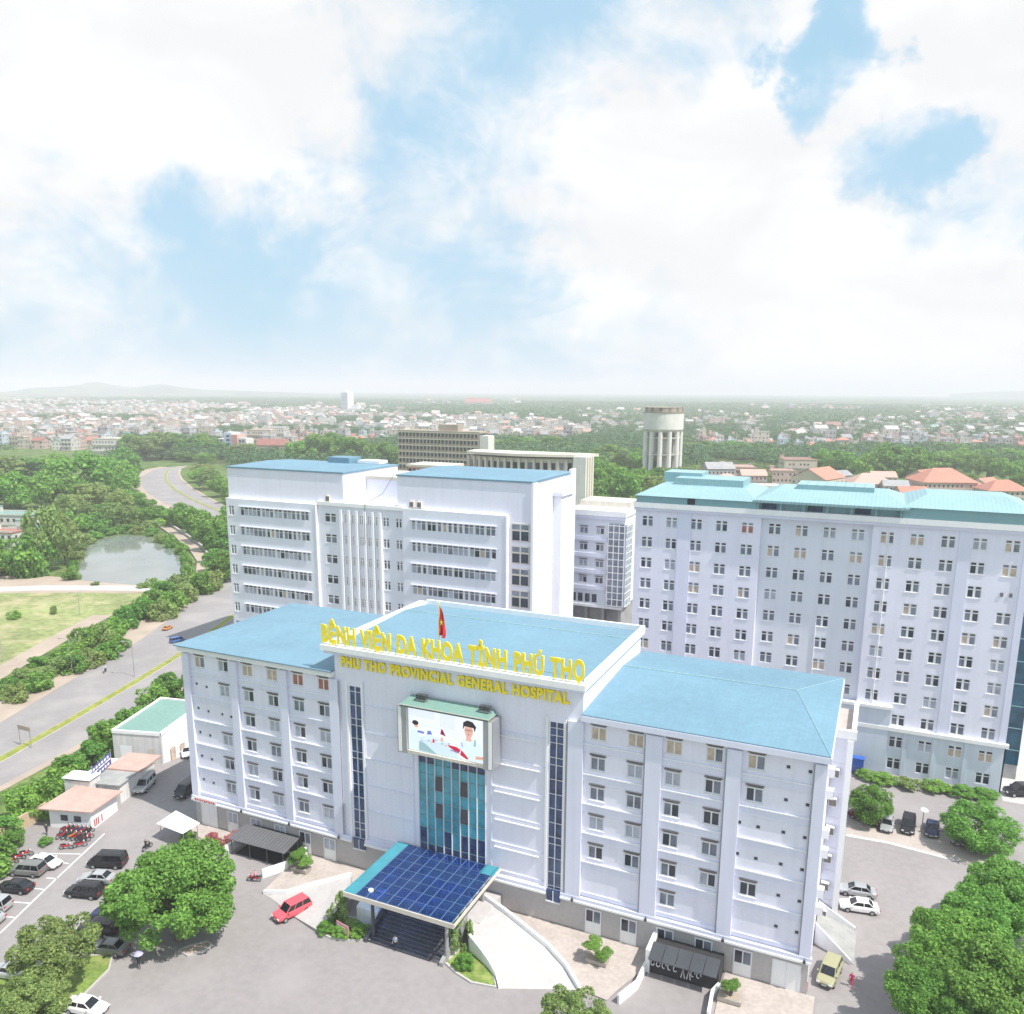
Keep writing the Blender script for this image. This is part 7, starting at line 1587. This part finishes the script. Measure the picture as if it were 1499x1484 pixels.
for (x0, x1, y0, y1, st, dst) in ((-1500, 700, 330, 1500, 9.0, near), (-3600, 2200, 1500, 3600, 17.0, mid), (-9500, 5000, 3600, 11000, 62.0, far)):
    gx, gy = np.meshgrid(np.arange(x0, x1, st), np.arange(y0, y1, st)); gx = (gx+rs.uniform(-.5, .5, gx.shape)*st).ravel(); gy = (gy+rs.uniform(-.5, .5, gy.shape)*st).ravel()
    for X, Y_ in zip(gx, gy):
        if dst is mid and math.hypot(X, Y_+81) < 1500 and Y_ < 1500: continue
        px, py, dd = pix((X, Y_, 0))
        if dd < 100 or not -90 < px < 1590: continue
        dens = any(inside(px, py, P) for P in DENSE); sp_ = any(inside(px, py, P) for P in SPARSE)
        pr_ = .035 if dens else .42 if sp_ else .9
        g_ = math.sin(X*.011+Y_*.004)+math.sin(Y_*.013-X*.005)
        if dens and g_ > 1.1: pr_ = .6
        if rs.uniform() > pr_: continue
        if (int(X//16), int(Y_//16)) in HOUSE_XY: continue
        if dst is near and any(inside(px, py, P) for P in GAPS): continue
        if py > 690: continue
        r0 = st*rs.uniform(.48, .78); hz = r0*rs.uniform(.8, 1.15) if dst is not far else r0*.35
        tall = rs.uniform(4.5, 8.5) if dst is near else rs.uniform(5, 9) if dst is mid else 6
        dst.append((X, Y_, tall, r0, min(hz, 7.5)))
def leafy(name, P, nq, size, seed, k='leaffar'):
    """a wood as leaf clumps: per crown nq clump-sized faces over its dome"""
    r = np.random.RandomState(seed); P = np.array(P); n = len(P)
    d = r.normal(size=(n, nq, 3)); d[..., 2] = np.abs(d[..., 2])*1.1-.25; d /= np.linalg.norm(d, axis=2)[..., None]
    rad = r.uniform(.72, 1.05, (n, nq, 1))*np.stack([P[:, 3], P[:, 3], P[:, 4]], 1)[:, None, :]
    lump = 1+.22*np.sin(d[..., :1]*5+r.uniform(0, 6, (n, 1, 1)))*np.cos(d[..., 1:2]*4+r.uniform(0, 6, (n, 1, 1)))
    p = P[:, None, :3]+d*rad*lump
    nn = d+r.normal(size=d.shape)*.45; nn /= np.linalg.norm(nn, axis=2)[..., None]
    t = np.cross(nn, r.normal(size=d.shape)); t /= np.linalg.norm(t, axis=2)[..., None]; bt = np.cross(nn, t)
    L_ = (P[:, 3]*size)[:, None, None]*r.uniform(.6, 1.3, (n, nq, 1))
    V = np.stack([p-t*L_, p-bt*L_*.7, p+t*L_, p+bt*L_*.7], 2).reshape(-1, 3); nf = n*nq
    me = bpy.data.meshes.new(name); me.vertices.add(len(V)); me.vertices.foreach_set('co', V.ravel().astype(np.float32)); me.loops.add(nf*4); me.loops.foreach_set('vertex_index', np.arange(nf*4, dtype=np.int32)); me.polygons.add(nf); me.polygons.foreach_set('loop_start', np.arange(0, nf*4, 4, dtype=np.int32)); me.materials.append(M[k]); me.update(calc_edges=True); me.validate()
    return setp(link(name, me), kind='stuff')
if near: leafy('wood_near', near, 120, .15, 1)
if mid: leafy('wood_middle', mid, 44, .24, 2)
if far: crowns('wood_far', far, 1, 3)
print('town', len(cand), 'trees', len(near), len(mid), len(far), 'row trees', ntree[0])
# ================================================================== light, sky, haze
SUN_EL, SUN_AZ = R(58), R(99)      # azimuth clockwise from +Y: the sun stands to the east, slightly in front of the facade
sd = Vector((math.sin(SUN_AZ)*math.cos(SUN_EL), math.cos(SUN_AZ)*math.cos(SUN_EL), math.sin(SUN_EL)))
sl = bpy.data.lights.new('sun', 'SUN'); sl.energy = 4.8; sl.angle = R(0.6); sl.color = (1.0, .955, .89)
so = bpy.data.objects.new('sun', sl); COL.objects.link(so); so.rotation_euler = sd.to_track_quat('Z', 'Y').to_euler(); so.location = (60, -40, 150)
w = bpy.data.worlds.new('World'); scene.world = w; w.use_nodes = True; N, L = w.node_tree.nodes, w.node_tree.links
bg = N['Background']; bg.inputs['Strength'].default_value = 0.092
sky = N.new('ShaderNodeTexSky'); sky.sky_type = 'NISHITA'; sky.sun_disc = False; sky.sun_elevation = SUN_EL; sky.sun_rotation = SUN_AZ; sky.air_density = 1.0; sky.dust_density = 1.2; sky.ozone_density = 1.2
tcn = N.new('ShaderNodeTexCoord'); D = tcn.outputs['Generated']
def math_(op, a, c=None, cl=False):
    n = N.new('ShaderNodeMath'); n.operation = op; n.use_clamp = cl
    for i, v in enumerate((a, c)):
        if v is None: continue
        if isinstance(v, (int, float)): n.inputs[i].default_value = v
        else: L.new(v, n.inputs[i])
    return n.outputs[0]
def rng(f, a, c, lo=0.0, hi=1.0, smooth=True):
    n = N.new('ShaderNodeMapRange'); n.interpolation_type = 'SMOOTHSTEP' if smooth else 'LINEAR'
    for i, v in zip((1, 2, 3, 4), (a, c, lo, hi)): n.inputs[i].default_value = v
    L.new(f, n.inputs[0]); return n.outputs[0]
def noise(scale, det, zst=2.0, off=(0, 0, 0), dist=0.0, rough=.55):
    mp = N.new('ShaderNodeMapping'); mp.inputs['Scale'].default_value = (1, 1, zst); mp.inputs['Location'].default_value = off; L.new(D, mp.inputs[0])
    n = N.new('ShaderNodeTexNoise'); n.inputs['Scale'].default_value = scale; n.inputs['Detail'].default_value = det; n.inputs['Roughness'].default_value = rough; n.inputs['Distortion'].default_value = dist; L.new(mp.outputs[0], n.inputs['Vector']); return n.outputs['Fac']
def skydir(px, py):
    d = _fw+_r*((px-CX)/F_PX)-_u*((py-CY)/F_PX); return d/np.linalg.norm(d)
wn = N.new('ShaderNodeTexNoise'); wn.inputs['Scale'].default_value = 7.0; wn.inputs['Detail'].default_value = 7; wn.inputs['Roughness'].default_value = .6; L.new(D, wn.inputs['Vector'])
wm = N.new('ShaderNodeVectorMath'); wm.operation = 'SUBTRACT'; L.new(wn.outputs['Color'], wm.inputs[0]); wm.inputs[1].default_value = (.5, .5, .5)
ws = N.new('ShaderNodeVectorMath'); ws.operation = 'MULTIPLY_ADD'; L.new(wm.outputs[0], ws.inputs[0]); ws.inputs[1].default_value = (.26, .26, .26); L.new(D, ws.inputs[2])
wd_ = N.new('ShaderNodeVectorMath'); wd_.operation = 'NORMALIZE'; L.new(ws.outputs[0], wd_.inputs[0]); DW = wd_.outputs[0]
def blob(px, py, rpx, wgt):
    n = N.new('ShaderNodeVectorMath'); n.operation = 'DOT_PRODUCT'; L.new(DW, n.inputs[0]); n.inputs[1].default_value = skydir(px, py)
    return math_('MULTIPLY', rng(n.outputs['Value'], math.cos(rpx/1290), 1.0), wgt)
acc = None
for px, py, r, g_ in ((60, 170, 400, .26), (330, 70, 300, .17), (1010, 110, 210, .18), (1170, 250, 170, .20), (1420, 80, 230, .22), (1400, 480, 380, .24), (1000, 380, 260, .13), (640, 400, 200, .12), (840, 200, 150, .09), (420, 220, 140, .08),
                      (1190, 85, 100, -.46), (1305, 240, 105, -.46), (345, 350, 140, -.20), (170, 450, 330, -.12), (600, 260, 170, -.10), (800, 60, 130, -.14), (930, 180, 110, -.14), (450, 480, 330, -.12), (700, 520, 200, -.10), (1430, 260, 120, -.18), (720, 370, 110, -.12)):
    q = blob(px, py, r, g_); acc = q if acc is None else math_('ADD', acc, q)
n1 = noise(3.0, 10, 1.6, (.3, .1, .2), .5, .58); n2 = noise(9.0, 9, 1.4, (2, 1, 0), .9, .62); n3 = noise(26.0, 6, 1.2, (5, 3, 0), .6, .6)
f = math_('ADD', math_('ADD', math_('MULTIPLY', n1, .60), math_('MULTIPLY', n2, .56)), math_('MULTIPLY', n3, .24))
f = math_('SUBTRACT', math_('ADD', f, acc), .12)
cl = rng(f, .40, .80, smooth=False)
cl = rng(cl, 0, 1)
shade = rng(noise(6.0, 8, 2.2, (4, 2, 1), .6), .35, .7, .92, 1.03)
cc = N.new('ShaderNodeVectorMath'); cc.operation = 'SCALE'; cc.inputs[0].default_value = (9.15, 9.2, 9.3); L.new(shade, cc.inputs['Scale'])
# humid summer sky: pale blue, milkier towards the horizon
hs = N.new('ShaderNodeSeparateXYZ'); L.new(D, hs.inputs[0])
milk = N.new('ShaderNodeMix'); milk.data_type = 'RGBA'; L.new(rng(hs.outputs['Z'], 0.0, .22), milk.inputs[0]); milk.inputs[6].default_value = (5.3, 7.3, 8.8, 1); milk.inputs[7].default_value = (4.5, 6.95, 8.8, 1)
thin = N.new('ShaderNodeMix'); thin.data_type = 'RGBA'; thin.inputs[0].default_value = .85; L.new(sky.outputs[0], thin.inputs[6])
deep = N.new('ShaderNodeMix'); deep.data_type = 'RGBA'; L.new(rng(math_('ADD', acc, math_('MULTIPLY', n2, -.35)), -.26, -.56), deep.inputs[0]); L.new(milk.outputs[2], deep.inputs[6]); deep.inputs[7].default_value = (4.0, 6.7, 8.5, 1); L.new(deep.outputs[2], thin.inputs[7])
mx = N.new('ShaderNodeMix'); mx.data_type = 'RGBA'; L.new(cl, mx.inputs[0]); L.new(thin.outputs[2], mx.inputs[6]); L.new(cc.outputs[0], mx.inputs[7])
L.new(mx.outputs[2], bg.inputs['Color'])

# humid air over the plain
hz = MB(); hz.box(-12500, 12500, -3000, 15500, -1.2, 165, 'wall'); ho = hz.build('haze'); ho['kind'] = 'stuff'
m = bpy.data.materials.new('haze_air'); m.use_nodes = True; N2, L2 = m.node_tree.nodes, m.node_tree.links; N2.remove(N2['Principled BSDF'])
pv = N2.new('ShaderNodeVolumePrincipled'); pv.inputs['Color'].default_value = (.96, .92, 1.0, 1); pv.inputs['Density'].default_value = 0.00024; pv.inputs['Anisotropy'].default_value = 0.0
L2.new(pv.outputs[0], N2['Material Output'].inputs['Volume']); ho.data.materials.clear(); ho.data.materials.append(m)

scene.view_settings.view_transform = 'Standard'; scene.view_settings.look = 'None'; scene.view_settings.exposure = 0.27; scene.view_settings.gamma = 1.0
scene.render.engine = 'CYCLES'; cy = scene.cycles
cy.use_denoising = True; cy.max_bounces = 6; cy.diffuse_bounces = 3; cy.glossy_bounces = 3; cy.transmission_bounces = 3; cy.transparent_max_bounces = 8; cy.volume_bounces = 3; cy.sample_clamp_indirect = 6; cy.caustics_reflective = False; cy.caustics_refractive = False
